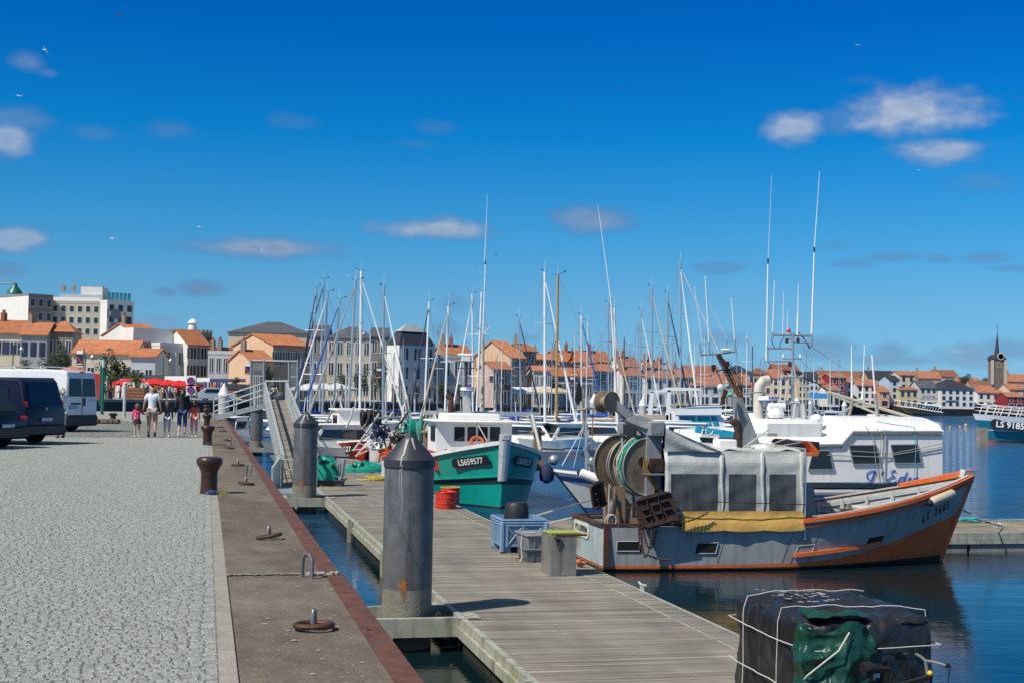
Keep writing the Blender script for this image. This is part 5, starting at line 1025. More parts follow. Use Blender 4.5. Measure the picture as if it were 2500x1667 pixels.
def person(loc,rot,h,label,top,bot,skin=None,hair=None,sleeve=1,legs='long',P={},shoes=None,girl=False,extra=None,sub=1,hands=True,group=None,bald=False,headr=1):
    """standing figure facing local +Y; P overrides joint positions (metres for a 1.75 m adult, scaled by height)"""
    skin=skin or M_skinp; hair=hair or mat('dark_hair',(.02,.013,.01),.5,var=.2); shoes=shoes or M_white
    k=h/1.75; t=thing('person',loc,label,'person',group,rot); t['org_']=(0,0,0)
    J=dict(pelvis=(0,0,.95),spine=(0,-.01,1.12),chest=(0,-.005,1.32),neck=(0,0,1.49),head=(0,.01,1.58),crown=(0,.005,1.665),
        ls=(-.175,0,1.42),le=(-.235,-.02,1.14),lw=(-.25,.03,.90),lh=(-.255,.05,.82),rs=(.175,0,1.42),re=(.235,-.02,1.14),rw=(.25,.03,.90),rh=(.255,.05,.82),
        lp=(-.095,0,.90),lk=(-.10,.02,.50),la=(-.10,-.03,.10),lt=(-.10,.10,.035),rp=(.095,0,.90),rk=(.10,.02,.50),ra=(.10,-.03,.10),rt=(.10,.10,.035)); J.update(P)
    hs=headr
    def N(n,r,r2=None): q=J[n]; return (q[0]*k,q[1]*k,q[2]*k,r*k,(r2 or r)*k)
    Nd=[N('pelvis',.10,.085),N('spine',.095,.075),N('chest',.10,.08),N('neck',.055),N('head',.082*hs,.09*hs),N('crown',.075*hs,.085*hs),
        N('ls',.055),N('le',.046),N('lw',.030),N('lh',.034,.022),N('rs',.055),N('re',.046),N('rw',.030),N('rh',.034,.022),
        N('lp',.08),N('lk',.062),N('la',.040),N('lt',.036),N('rp',.08),N('rk',.062),N('ra',.040),N('rt',.036)]
    # calf bulge
    V,F=skinmesh(Nd,[(0,1),(1,2),(2,3),(3,4),(4,5),(2,6),(6,7),(7,8),(8,9),(2,10),(10,11),(11,12),(12,13),(0,14),(14,15),(15,16),(16,17),(0,18),(18,19),(19,20),(20,21)],sub)
    b=MB(); b.add(V,F)
    if hands:
        for w,hn,sd in(('lw','lh',-1),('rw','rh',1)):
            a=Vector(J[w])*k; c=Vector(J[hn])*k; d=(c-a).normalized(); s_=Vector((0,1,0))-d*d.y; s_.normalize(); n=d.cross(s_)
            for i,(o_,L) in enumerate(((-.028,.060),(-.009,.072),(.010,.068),(.027,.054))):
                p=c+s_*o_*k+d*.012*k; b.tube([p,p+d*L*.5*k,p+d*L*.85*k+n*(-sd)*.012*k,p+d*L*k+n*(-sd)*.026*k],.0085*k,5)
            p=c+s_*.030*k-d*.015*k; b.tube([p,p+s_*.018*k+d*.022*k,p+s_*.020*k+d*.048*k],.0095*k,5)
        # nose and ears
        hd=Vector(J['head'])*k; 
        for sd in(-1,1): b.ball(hd+Vector((sd*.080*hs*k,0,.015*k)),.024*k,4,(.4,.8,1.2))
        b.ball(hd+Vector((0,.10*hs*k,.0)),.018*k,4,(.7,1,1.1))
        b.tube([hd+Vector((-.025*k,.088*hs*k,-.045*k)),hd+Vector((.025*k,.088*hs*k,-.045*k))],.007*k,5)
    b.build('body',skin,t,local=True,ang=80)
    def cloth(name,names,edges,m_,grow=1.18,radii=None):
        nd=[N(n,r,r2) for n,r,r2 in names]; V,F=skinmesh(nd,edges,sub); MB().add(V,F).build(name,m_,t,local=True,ang=80)
    # top
    nn=[('pelvis',.150,.125),('spine',.145,.115),('chest',.165,.12),('ls',.080,.080),('rs',.080,.080)]; ee=[(0,1),(1,2),(2,3),(2,4)]
    if sleeve>=.4:
        J['lm']=tuple(Vector(J['ls']).lerp(Vector(J['le']),.72)); J['rm']=tuple(Vector(J['rs']).lerp(Vector(J['re']),.72)); nn+=[('lm',.066,.066),('rm',.066,.066)]; ee+=[(3,5),(4,6)]
    if sleeve>=1:
        nn+=[('le',.058,.058),('lw',.042,.042),('re',.058,.058),('rw',.042,.042)]; ee+=[(5,7),(7,8),(6,9),(9,10)]
    J['neck0']=(0,0,1.455); nn.append(('neck0',.075,.075)); ee.append((2,len(nn)-1)); J['hem']=(0,0,.86); nn.append(('hem',.172,.150)); ee.append((0,len(nn)-1))
    cloth('top',nn,ee,top)
    # bottoms
    if legs=='skirt':
        b=MB(); b.lathe([(.15*k,.98*k),(.185*k,.88*k),(.225*k,.70*k),(.22*k,.70*k)],(0,0,0),18); b.build('skirt',bot,t,local=True)
    else:
        fr={'long':(.97,None),'short':(.92,None),'crop':(1,None)}[legs]
        nn=[('pelvis',.135,.112),('lp',.108,.108),('rp',.108,.108)]; ee=[(0,1),(0,2)]
        g=1.12 if legs=='short' else 1.0
        nn+=[('lk',.078*g,.078*g),('rk',.078*g,.078*g)]; ee+=[(1,3),(2,4)]
        if legs in('long','crop'):
            f_=.93 if legs=='long' else .42
            J['lc']=tuple(Vector(J['lk']).lerp(Vector(J['la']),f_)); J['rc']=tuple(Vector(J['rk']).lerp(Vector(J['ra']),f_)); nn+=[('lc',.058 if legs=='long' else .064,.058),('rc',.058 if legs=='long' else .064,.058)]; ee+=[(3,5),(4,6)]
        cloth('trousers' if legs!='short' else 'shorts',nn,ee,bot)
    for a,c in(('la','lt'),('ra','rt')):
        A_,B_=Vector(J[a])*k,Vector(J[c])*k; d=(B_-A_); b=MB(); h0=A_-Vector((0,0,.055*k)); b.tube([h0-d.normalized()*.045*k,h0,A_.lerp(B_,.55)-Vector((0,0,.02*k)),B_,B_+d.normalized()*.05*k],.04,8,True,[.030*k,.046*k,.046*k,.040*k,.022*k]); b.build('shoe',shoes,t,local=True)
    if not bald:
        hd=Vector(J['head'])*k+Vector((0,-.012*k,.035*k)); b=MB(); b.ball(hd,.122*hs*k,8,(.92,1.02,1.05)) 
        if girl: # ponytail or long hair
            L=girl; b.tube([hd+Vector((0,-.06*k,.03*k)),hd+Vector((0,-.125*k,-.06*k)),hd+Vector((0,-.13*k,-.06*k-L*.5*k)),hd+Vector((0,-.11*k,-.06*k-L*k))],.05,8,True,[.06*k*(1+L),.07*k*(1+L*.8),.06*k*(1+L*.8),.02*k])
        b.build('hair',hair,t,local=True)
    return t
def feet(px,py): return G(px,py,2.25)
M_tee=mat('white_tshirt',(.72,.74,.80),.85,var=.05,scale=6,bump=.4,bscale=5)
M_khk=mat('khaki_cotton',(.40,.28,.17),.85,var=.1,scale=8,bump=.3)
M_drk=mat('black_cotton',(.016,.015,.02),.85,var=.2,bump=.3,scale=6)
M_jean=mat('blue_denim',(.02,.07,.19),.85,var=.2,scale=10)
M_gry=mat('dark_grey_jersey',(.07,.08,.10),.85,var=.15,bump=.3)
M_grl=mat('pale_grey_leggings',(.50,.49,.52),.85,var=.08)
M_cor=mat('coral_cotton',(.75,.12,.08),.85,var=.1,bump=.3)
M_pnk=mat('pale_pink_cotton',(.72,.30,.33),.85,var=.08)
M_brh=mat('brown_hair',(.10,.05,.025),.5,var=.3,scale=30)
M_dkshoe=mat('dark_trainers',(.06,.06,.065),.6,var=.2)
def dotted():
    m_=bpy.data.materials.new('pink_dotted_hoodie'); m_.use_nodes=True; nt=m_.node_tree; b=nt.nodes['Principled BSDF']; L=nt.links.new; b.inputs['Roughness'].default_value=.85
    tc=nt.nodes.new('ShaderNodeTexCoord'); v=nt.nodes.new('ShaderNodeTexVoronoi'); v.inputs['Scale'].default_value=13; v.inputs['Randomness'].default_value=.5; L(tc.outputs['Object'],v.inputs['Vector'])
    r=nt.nodes.new('ShaderNodeMath'); r.operation='LESS_THAN'; r.inputs[1].default_value=.30; L(v.outputs['Distance'],r.inputs[0]); mx=nt.nodes.new('ShaderNodeMixRGB'); L(r.outputs[0],mx.inputs[0]); mx.inputs[1].default_value=(.62,.01,.09,1); mx.inputs[2].default_value=(.75,.6,.65,1); L(mx.outputs[0],b.inputs['Base Color']); return m_
FG='family walking away along the quay'
person(feet(370,1066),AL,1.79,'bald man in white T-shirt and khaki shorts holding two children by the hand',M_tee,M_khk,skin=M_skin,sleeve=.5,legs='short',bald=True,shoes=M_dkshoe,group=FG,P=dict(le=(-.255,-.02,1.14),lw=(-.29,.02,.92),lh=(-.30,.03,.85),re=(.25,-.02,1.14),rw=(.28,.02,.92),rh=(.29,.03,.85),rk=(.10,.04,.50),ra=(.11,-.20,.19),rt=(.11,-.15,.06)))
person(feet(334,1066),AL,1.13,'small girl in pink dotted hoodie and black skirt with blue ponytail',dotted(),M_drk,legs='skirt',hair=M_brh,girl=.10,group=FG,headr=1.45,P=dict(re=(.30,.02,1.22),rw=(.44,.04,1.24),rh=(.50,.04,1.28)))
person(feet(407,1066),AL,1.25,'girl in dark grey jumper and pale leggings holding the man by his right hand',M_gry,M_grl,legs='crop',hair=M_brh,girl=.30,group=FG,headr=1.35,P=dict(le=(-.28,0,1.18),lw=(-.44,.03,1.10),lh=(-.52,.04,1.14)))
person(feet(444,1066),AL,1.68,'woman in black hooded jacket and blue jeans with long dark hair',M_drk,M_jean,legs='crop',girl=.22,group=FG,P=dict(rk=(.10,.06,.52),re=(.25,.0,1.16),rw=(.26,.12,1.02),rh=(.27,.18,1.0),lk=(-.10,.0,.50),la=(-.11,-.22,.16),lt=(-.11,-.17,.04)))
person(feet(473,1066),AL,1.27,'girl in coral top and pale pink trousers beside the bollards',M_cor,M_pnk,sleeve=.5,legs='crop',hair=mat('dark_brown_hair',(.03,.015,.01),.5,var=.2),girl=.10,group=FG,headr=1.35,skin=M_skin,P=dict(rk=(.10,.02,.50)))
def blue_tail(px,py,L):
    o=G(px,py,2.25)
person(G(148,1068,2.25),AL+.6,1.66,'grey-haired woman in pale trousers standing between the two vans',M_tee,M_grl,hair=mat('grey_hair',(.4,.38,.34),.6,var=.2),skin=M_skin,P=dict(re=(.30,.08,1.22),rw=(.22,.20,1.40),rh=(.16,.16,1.48)),girl=.03,shoes=M_dkshoe)
# ---------------------------------------------------------------- vehicles
M_vb=mat('dark_blue_metallic_paint',(.004,.006,.03),.38,.0,var=.1,spec=.35)
M_vw=mat('white_van_paint',(.72,.73,.74),.3,var=.04,scale=1,coat=.5)
M_vd=mat('dark_car_paint',(.005,.006,.013),.38,.0,var=.1,spec=.35)
M_tail=mat('red_tail_lamp',(.45,.01,.01),.15,var=.1)
M_tyre=mat('tyre_rubber',(.014,.014,.015),.8,var=.2)
M_pb=mat('plate_blue_white',(.10,.19,.50),.4,var=.05)
def vehicle(loc,rot,prof,W,belt,label,paint,cat,glassbox,wheels,rr,plate,lamps,rearx,lower=None,lowmat=None,name='parked_van',group=None,badge=None,rear_extra=None):
    """local +X forward, rear at x=0, y>0 left; prof is the side outline"""
    t=thing(name,loc,label,cat,group,rot); t['org_']=(0,0,0); cx=sum(p[0] for p in prof)/len(prof); cz=sum(p[1] for p in prof)/len(prof)
    def lay(y,s,tum): return [Vector((cx+(x-cx)*(1-s/abs(x-cx+.001) if abs(x-cx)>.5 else 1),y-(math.copysign(tum*max(0,z-belt),y)),cz+(z-cz)*(1-s/abs(z-cz) if abs(z-cz)>.3 else 1))) for x,z in prof]
    rows=[lay(W/2,.07,.13),lay(W/2-.012,.03,.13),lay(W/2-.06,0,.13),lay(-W/2+.06,0,.13),lay(-W/2+.012,.03,.13),lay(-W/2,.07,.13)]
    n=len(prof); b=MB(); b.grid(rows,close=True); k=len(b.v); b.add(rows[0],[tuple(range(n))]); b.add(rows[-1],[tuple(range(n-1,-1,-1))]); body=b.build('body',paint,t,local=True,ang=32)
    if lowmat:
        b=MB(); b.bbox((rearx(.35)+.02,0,.42),(.16,W*.99,lower),.05); b.build('rear_bumper',lowmat,t,local=True)
    for wx in wheels:
        for sd in(-1,1):
            b=MB(); b.lathe([(rr*.6,-.11),(rr*.95,-.11),(rr,-.08),(rr,.08),(rr*.95,.11),(rr*.6,.11)],(wx,sd*(W/2-.13),rr),28,(0,1,0)); w_=b.build('wheel',M_tyre,t,local=True); b=MB(); b.lathe([(.02,.07),(rr*.62,.10),(rr*.62,.115),(.05,.09)],(wx,sd*(W/2-.13),rr),18,(0,sd,0)); b.build('rim',M_steel,w_,local=True)
    for G_ in glassbox:
        b=MB(); b.prism([Vector(p) for p in G_[1]],Vector(G_[2])); b.build(G_[0],M_tint,t,local=True,smooth=False)
    for P in lamps:
        b=MB(); b.bbox(P[0],P[1],.03); b.build('tail_lamp',M_tail,t,local=True)
    if plate:
        p,txt=plate; b=MB(); b.bbox(p,(.02,.52,.115),.006); pl=b.build('number_plate',M_pb,t,local=True); text('lettering',txt,.11,M_letw,pl,Vector(p)+Vector((-.013,0,0)),frame((0,-1,0),(0,0,1)),bold=.003)
    return t
VR=math.radians(164.5)
Rv=Matrix.Rotation(VR,3,'Z')
def vplace(px,py,wx,wy): 
    g=G(px,py,2.25); return g-Rv@Vector((wx,wy,0))
pv=[(.10,.32),(0,.45),(.0,.95),(.05,1.15),(.22,1.80),(.32,1.88),(.6,1.915),(3.0,1.91),(3.5,1.85),(4.3,1.22),(5.0,1.02),(5.15,.75),(5.15,.35),(5.0,.28)]
t=vehicle(vplace(84,1080,.95,-.84),VR,pv,1.93,.95,'dark blue people carrier parked with its rear towards the quay','x' and M_vb,'van',
 [('rear_window',[(.045,-.72,1.10),(.045,.72,1.10),(.20,.66,1.74),(.20,-.66,1.74)],(-.018,0,0)),('side_window',[(.55,.948,1.10),(1.75,.948,1.10),(1.72,.875,1.62),(.65,.875,1.62)],(0,.015,0)),('side_window',[(1.95,.948,1.10),(3.1,.948,1.10),(3.0,.875,1.62),(1.95,.875,1.62)],(0,.015,0))],
 [.95,4.1],.34,((-.03,0,.72),'FD-210-PR'),[((.10,.86,1.02),(.14,.10,.46)),((.10,-.86,1.02),(.14,.10,.46))],lambda z:0,.32,M_vb,group='vehicles parked on the cobbles')
b=MB(); b.torus((-.01,0,1.02),.055,.006,(1,0,0),20,5)
for a in(math.pi/2,math.pi*7/6,-math.pi/6): b.cyl((-.01,0,1.02),(-.01,.055*math.cos(a),1.02+.055*math.sin(a)),.006,n=5)
b.build('rear_badge',M_alu,t,local=True)
pw=[(.10,.42),(0,.50),(.0,1.3),(.03,2.0),(.10,2.22),(.25,2.29),(1.0,2.32),(4.2,2.30),(4.7,2.1),(5.2,1.35),(5.85,1.15),(5.98,.8),(5.95,.4)]
t=vehicle(vplace(171,1050,1.05,-.85),VR,pw,2.05,1.3,'white delivery van with twin rear doors, parked beyond the blue van',M_vw,'van',
 [('rear_window',[(.0,.06,1.32),(.0,.86,1.32),(.045,.82,2.0),(.045,.06,2.0)],(-.02,0,0)),('rear_window',[(.0,-.06,1.32),(.0,-.86,1.32),(.045,-.82,2.0),(.045,-.06,2.0)],(-.02,0,0)),('side_window',[(.6,1.02,1.4),(2.4,1.02,1.4),(2.4,.96,2.0),(.6,.96,2.0)],(0,.015,0))],
 [1.05,4.9],.36,((-.02,.55,.92),'B-316-MZ'),[((.09,.955,1.2),(.12,.10,.5)),((.09,-.955,1.2),(.12,.10,.5))],lambda z:0,.42,mat('black_bumper_plastic',(.03,.03,.035),.6,var=.1),group='vehicles parked on the cobbles')
b=MB(); b.box((-.012,0,1.25),(.012,.02,1.5)); b.build('door_gap',M_black,t,local=True,smooth=False); b=MB(); b.bbox((-.03,-.12,1.12),(.04,.10,.30),.02); b.build('door_handle',M_black,t,local=True); b=MB(); b.bbox((-.02,.42,1.05),(.03,.6,.06),.01); b.build('plate_lamp_bar',M_black,t,local=True); text('model_lettering','DUCATO',.10,M_steel,t,(-.02,-.62,1.18),frame((0,-1,0),(0,0,1)))
b=MB(); b.bbox((.03,0,2.24),(.06,.30,.05),.01); b.build('brake_lamp',M_tail,t,local=True)
for i in range(3):
    b=MB(); b.tube([(1.2+i*1.2,-.9,2.34),(1.2+i*1.2,-.9,2.42),(1.2+i*1.2,.9,2.42),(1.2+i*1.2,.9,2.34)],.02,5); b.build('roof_bar',M_white,t,local=True)
pc=[(.12,.25),(0,.42),(.0,.75),(.08,.92),(.62,1.38),(.95,1.45),(2.2,1.44),(3.1,.98),(4.0,.82),(4.15,.55),(4.1,.25)]
t=vehicle(G(66,1092,2.25)-Rv@Vector((0,-.88,0)),VR,pc,1.76,.9,'dark hatchback car cut off by the left edge of the picture',M_vd,'car',
 [('rear_window',[(.16,-.62,.98),(.16,.62,.98),(.58,.55,1.34),(.58,-.55,1.34)],(-.02,0,.012))],[.75,3.3],.31,((-.03,0,.60),'CN-801-XT'),[((.04,.74,.80),(.12,.26,.13)),((.04,-.74,.80),(.12,.26,.13))],lambda z:0,.34,M_vd,name='parked_car',group='vehicles parked on the cobbles')
# ---------------------------------------------------------------- posts and slab odds and ends at the end of the quay
def post(px,ytop,yb,w,m_,label,cat='post',name='post',cap=None,Y=None):
    o=G(px,yb,2.25); h=(yb-ytop)/FPX*o.y; t=thing(name,o,label,cat); b=MB(); b.cyl(o,o+Vector((0,0,h)),w/2,n=14); b.lathe([(w*.7,0),(w*.7,.04)],o,14); b.build('shaft',m_,t)
    if cap: b=MB(); b.lathe([(w*.55,0),(w*.6,.05),(w*.45,.12),(w*.1,.14)],o+Vector((0,0,h)),14); b.build('cap',cap,t)
    return t
post(303,944,1018,.17,M_alup,'pale grey metal post standing left of the walking family',cap=M_alup)
post(229,948,1026,.13,M_alup,'thin pale post just right of the white van',cap=M_alup)
M_gp=mat('green_lamp_paint',(.01,.13,.09),.4,var=.1)
for px,yt,yb,l in((249,896,1011,'tall dark green post with a glass top, right of a second one'),(244,890,990,'tall dark green post with a glass top, the left one of the pair')):
    t=post(px,yt,yb,.2,M_gp,l,name='light_post'); o=Vector(t.location); h=(yb-yt)/FPX*o.y; b=MB(); b.cyl(o+Vector((0,0,h)),o+Vector((0,0,h+.5)),.09,n=12); b.build('lamp_glass',mat('frosted_lamp_glass',(.6,.6,.55),.3,var=.05),t); b=MB(); b.cyl(o+Vector((0,0,h+.5)),o+Vector((0,0,h+.62)),.11,n=12); b.build('lamp_cap',M_gp,t)
o=G(276,1025,2.25); b=MB(); b.lathe([(.18,0),(.16,.05),(.13,.2),(.22,.28),(.24,.34),(.1,.38)],o,16); b.build('small_bollard',M_black,label='small black bollard on the pale slabs beyond the white van',cat='bollard')
b=MB(); o=G(240,1033,2.25); 
for i in range(9): b.bbox(o+Vector((i*.22-.9,rng.normal(0,.03),.12)),(.25,.4,.22),.05)
b.build('kerb_stones',mat('rough_kerb_stone',(.16,.12,.09),.9,var=.4,scale=5,bump=.8),label='row of rough brown kerb stones at the foot of the white van',cat='kerb stones')
b=MB()
for i in range(60):
    p=Q(.30+rng.normal(0,.05),21.6+rng.normal(0,.25),2.25); b.add([p,p+Vector((.008,0,0)),p+Vector((rng.normal(0,.05),rng.normal(0,.04),.05+rng.random()*.08))],[(0,1,2)])
tag(b.build('weeds',mat('dry_grass',(.20,.20,.06),.8,var=.3),smooth=False,kind='stuff'),'tuft of thin grass at the foot of the nearest bollard')
# ---------------------------------------------------------------- steps, gate and gangway
def gangway():
    M_g=mat('white_grey_alloy',(.50,.53,.52),.5,.3,var=.12,scale=5,streak=.3)
    o=G(520,1027,2.25); zt=3.2; u0=QG(520,1027,2.25)[1]; t=thing('access_steps',o,'pale metal steps climbing from the quay to the gangway gate','steps')
    vA,vB=.45,3.0
    for du in(0,1.3):
        b=MB(); u=u0+du; a=Q(vA,u,2.3); c=Q(vB,u,zt)
        b.hexa([a+Vector((0,0,-.05)),c+Vector((0,0,-.25)),c+TV*.05+Vector((0,0,-.25)),a+TV*.05+Vector((0,0,-.05)),a+Vector((0,0,.2)),c+Vector((0,0,.0)),c+TV*.05,a+TV*.05+Vector((0,0,.2))]); b.build('stringer',M_g,t,smooth=False)
        for k,w in((.45,.025),(.75,.025),(1.1,.035)): b=MB(); b.cyl(a+Vector((0,0,k)),c+Vector((0,0,k)),w,n=8); b.build('handrail',M_g,t)
        for q in(0,.42,.84): b=MB(); p=a.lerp(c,q); b.cyl(p,p+Vector((0,0,1.1)),.03,n=8); b.build('rail_post',M_g,t)
    for i in range(6):
        b=MB(); q=(i+.5)/6; p=Q(vA,u0,2.3).lerp(Q(vB,u0,zt),q); b.hexa([p+NV*-.14,p+NV*.14,p+NV*.14+TV*1.3,p+NV*-.14+TV*1.3]+[x+Vector((0,0,.03)) for x in(p+NV*-.14,p+NV*.14,p+NV*.14+TV*1.3,p+NV*-.14+TV*1.3)]); b.build('tread',M_g,t,smooth=False)
    # gate frame with mesh-like panels at the head of the gangway
    Yg=77.0; t=thing('gate',A(668,998,Yg)*1.0,'tall grey metal security gate at the top of the gangway','gate')
    def p(px,py,Y=Yg): return A(px,py,Y)
    for px in(613,645,706,727): b=MB(); b.cyl(p(px,995),p(px,878),.07,n=4); b.build('gate_post',M_steel,t,smooth=False)
    b=MB(); b.cyl(p(613,880),p(727,882),.06,n=4); b.build('top_rail',M_steel,t,smooth=False); b=MB(); b.cyl(p(613,917),p(645,918),.035,n=4); b.cyl(p(706,920),p(727,920),.035,n=4); b.build('mid_rail',M_steel,t,smooth=False); b=MB(); b.cyl(p(645,930),p(706,930),.05,n=4); b.build('cross_rail',M_alup,t,smooth=False)
    M_mesh=mat('fine_wire_mesh',(.30,.32,.32),.6,.3,alpha=.38,var=.2)
    for a,c in((613,645),(706,727)): b=MB(); b.add([p(a,996),p(c,996),p(c,880),p(a,880)],[(0,1,2,3)]); b.build('mesh_panel',M_mesh,t,smooth=False)
    for px in(619,624,629,634): b=MB(); b.cyl(p(px,985),p(px,918),.03,n=5); b.build('bar',M_alup,t)
    # sloping gangway down to the pontoon
    t=thing('gangway',Q(3.2,49,.5),'long sloping metal gangway with timber walkway down to the pontoon','gangway')
    T0,T1=A(645,980,76.5),A(697,980,76.5); B0,B1=G(687,1186,.5),None; B1=B0+(T1-T0)*1.0
    zt=T0.z; T0.z=T1.z=zt; 
    d=(T0-B0); n_=NV
    b=MB(); N_=120
    for i in range(N_):
        a=B0.lerp(T0,i/N_)+Vector((0,0,.06)); c=B0.lerp(T0,(i+.86)/N_)+Vector((0,0,.06)); w=(B1-B0)
        b.hexa([a,a+w,c+w,c]+[x+Vector((0,0,.03)) for x in(a,a+w,c+w,c)])
    b.build('walkway_boards',M_dk,t,smooth=False)
    for off in(0,1):
        w=(B1-B0)*off
        b=MB(); b.hexa([B0+w+Vector((0,0,-.12)),B0+w+NV*.06+Vector((0,0,-.12)),T0+w+NV*.06+Vector((0,0,-.12)),T0+w+Vector((0,0,-.12)),B0+w+Vector((0,0,.12)),B0+w+NV*.06+Vector((0,0,.12)),T0+w+NV*.06+Vector((0,0,.12)),T0+w+Vector((0,0,.12))]); b.build('side_beam',M_g,t,smooth=False)
        b=MB(); b.hexa([B0+w+NV*-.03+Vector((0,0,1.06)),B0+w+NV*.08+Vector((0,0,1.06)),T0+w+NV*.08+Vector((0,0,1.06)),T0+w+NV*-.03+Vector((0,0,1.06))]+[x+Vector((0,0,.07)) for x in(B0+w+NV*-.03+Vector((0,0,1.06)),B0+w+NV*.08+Vector((0,0,1.06)),T0+w+NV*.08+Vector((0,0,1.06)),T0+w+NV*-.03+Vector((0,0,1.06)))]); b.build('handrail',M_g,t,smooth=False)
        for z in(.4,.7): b=MB(); b.cyl(B0+w+Vector((0,0,z)),T0+w+Vector((0,0,z)),.02,n=5); b.build('mid_rail',M_g,t)
        for i in range(19):
            q=i/18; p0=B0.lerp(T0,q)+w; b=MB(); b.hexa([p0+Vector((-.02,-.04,0)),p0+Vector((.06,-.04,0)),p0+Vector((.06,.04,0)),p0+Vector((-.02,.04,0)),p0+Vector((-.02,-.04,1.06)),p0+Vector((.06,-.04,1.06)),p0+Vector((.06,.04,1.06)),p0+Vector((-.02,.04,1.06))]); b.build('rail_post',M_g,t,smooth=False)
    b=MB(); q=G(672,1190,.5); b.hexa([q+Vector(v) for v in((-.05,-.6,0),(.02,-.6,0),(.02,.9,0),(-.05,.9,0),(-.05,-.6,.75),(.02,-.6,.75),(.02,.9,1.05),(-.05,.9,1.05))]); b.build('end_panel',M_g,t,smooth=False)
    for z in(.3,.6,.95): b=MB(); b.cyl(G(676,1190,.5)+Vector((0,.8,z)),G(712,1190,.5)+Vector((0,.8,z)),.025,n=6); b.build('end_rail',M_alup,t)
    b=MB(); q=Q(2.9,46.9,.28); b.hexa([q+NV*a+TV*c+Vector((0,0,z)) for z in(0,.22) for a,c in((-.35,-1.6),(1.0,-1.6),(1.0,2.8),(-.35,2.8))]); b.build('landing_platform',M_plate if 0 else mat('blue_grey_platform',(.30,.38,.42),.5,.3,var=.1),t,smooth=False)
    # bicycle leaning by the gate
    o=A(672,976,79); bc=thing('bicycle',o,'white and yellow bicycle leaning inside the gangway gate','bicycle'); k=1.0
    for px,r_ in((680,.34),(655,.34)):
        c=A(px,963,79); b=MB(); b.torus(c,.33,.025,(.35,1,0),26,6); w_=b.build('wheel',M_tyre,bc); b=MB()
        for i in range(8): a=i*math.pi/8; b.cyl(c-Vector((.3*math.cos(a),0,.3*math.sin(a))),c+Vector((.3*math.cos(a),0,.3*math.sin(a))),.005,n=4)
        b.build('spokes',M_alu,w_)
    for P,m_ in(([(655,963),(668,955),(675,946),(660,950),(655,963)],M_white),([(675,944),(680,963)],M_yellow),([(668,955),(664,942)],M_white)): b=MB(); b.tube([A(x,y,79) for x,y in P],.022,6); b.build('frame' if m_ is M_white else 'fork',m_,bc)
    b=MB(); b.tube([A(672,940,79),A(676,938,79),A(681,942,79)],.02,5); b.build('handlebar',M_black,bc); b=MB(); b.bbox(A(664,941,79),(.28,.14,.07),.03); b.build('saddle',M_black,bc)
gangway()
# ---------------------------------------------------------------- things standing on the pontoon
from mathutils import noise
def nz3(p,s=1): return noise.noise(Vector(p)*s)
M_pal=mat('pale_blue_plastic',(.20,.33,.50),.5,var=.10,scale=4,streak=.2)
def pallet_box():
    o=G(1225,1350,.5); t=thing('pallet_box',o,'pale blue plastic pallet box with an upturned black tub in it','crate',None, AL); t['org_']=(0,0,0)
    W,D,H=.98,1.12,.735
    b=MB(); z0,z1=.14,H
    for (x,y,w,d) in((W/2,.02,W,.04),(W/2,D-.02,W,.04),(.02,D/2,.04,D-.08),(W-.02,D/2,.04,D-.08)): b.box((x,y,(z0+z1)/2),(w,d,z1-z0))
    b.box((W/2,D/2,.16),(W-.08,D-.08,.04)); b.build('body',M_pal,t,local=True,smooth=False)
    for (x,y,w,d) in((W/2,-.012,W+.05,.03),(W/2,D+.012,W+.05,.03),(-.012,D/2,.03,D-.03),(W+.012,D/2,.03,D-.03)): 
        for z in(H-.03,H-.085,H-.14): b=MB(); b.bbox((x,y,z),(w,d,.03),.008); b.build('rim_rib',M_pal,t,local=True)
    b=MB()
    for x in(.10,.46,W-.06): b.box((x,-.014,.36),(.05,.028,.44))
    for x in(.0,W): b.bbox((x,0,.35),(.09,.09,.66),.02)
    for (xa,xb) in((.15,.42),(.52,.87)):
        for s_ in(0,1):
            a=Vector((xa,-.012,.20 if s_ else .54)); c=Vector((xb,-.012,.54 if s_ else .20)); b.cyl(a,c,.012,n=4)
    for y in(.3,.75): b.box((-.014,y,.36),(.028,.05,.44))
    b.build('wall_rib',M_pal,t,local=True,smooth=False)
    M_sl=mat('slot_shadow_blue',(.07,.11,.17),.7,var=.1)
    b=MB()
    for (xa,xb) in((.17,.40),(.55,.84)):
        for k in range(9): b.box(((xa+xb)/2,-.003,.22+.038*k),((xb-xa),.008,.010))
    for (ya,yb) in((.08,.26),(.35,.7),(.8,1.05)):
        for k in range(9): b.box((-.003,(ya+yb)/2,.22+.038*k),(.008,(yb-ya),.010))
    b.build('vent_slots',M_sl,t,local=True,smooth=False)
    for (x,y) in((.1,.12),(.49,.12),(.88,.12),(.1,1.0),(.49,1.0),(.88,1.0)): b=MB(); b.box((x,y,.07),(.19,.2,.14),taper=1.0); b.build('foot',M_pal,t,local=True,smooth=False)
    b=MB(); b.box((.49,.12,.015),(.98,.14,.03)); b.box((.49,1.0,.015),(.98,.14,.03)); b.build('skid',M_black,t,local=True,smooth=False)
    q=o+Matrix.Rotation(AL,3,'Z')@Vector((.44,.55,0)); b=MB(); b.lathe([(.30,.42),(.31,.44),(.285,.47),(.27,.80),(.255,.98),(.22,1.045),(.15,1.055),(.06,1.05),(.055,1.035),(.01,1.035)],q,32); b.build('tub',mat('black_rubber_tub',(.02,.021,.025),.55,var=.2,bump=.1),label='upturned black rubber tub inside the pale blue box',cat='tub',org=q)
pallet_box()
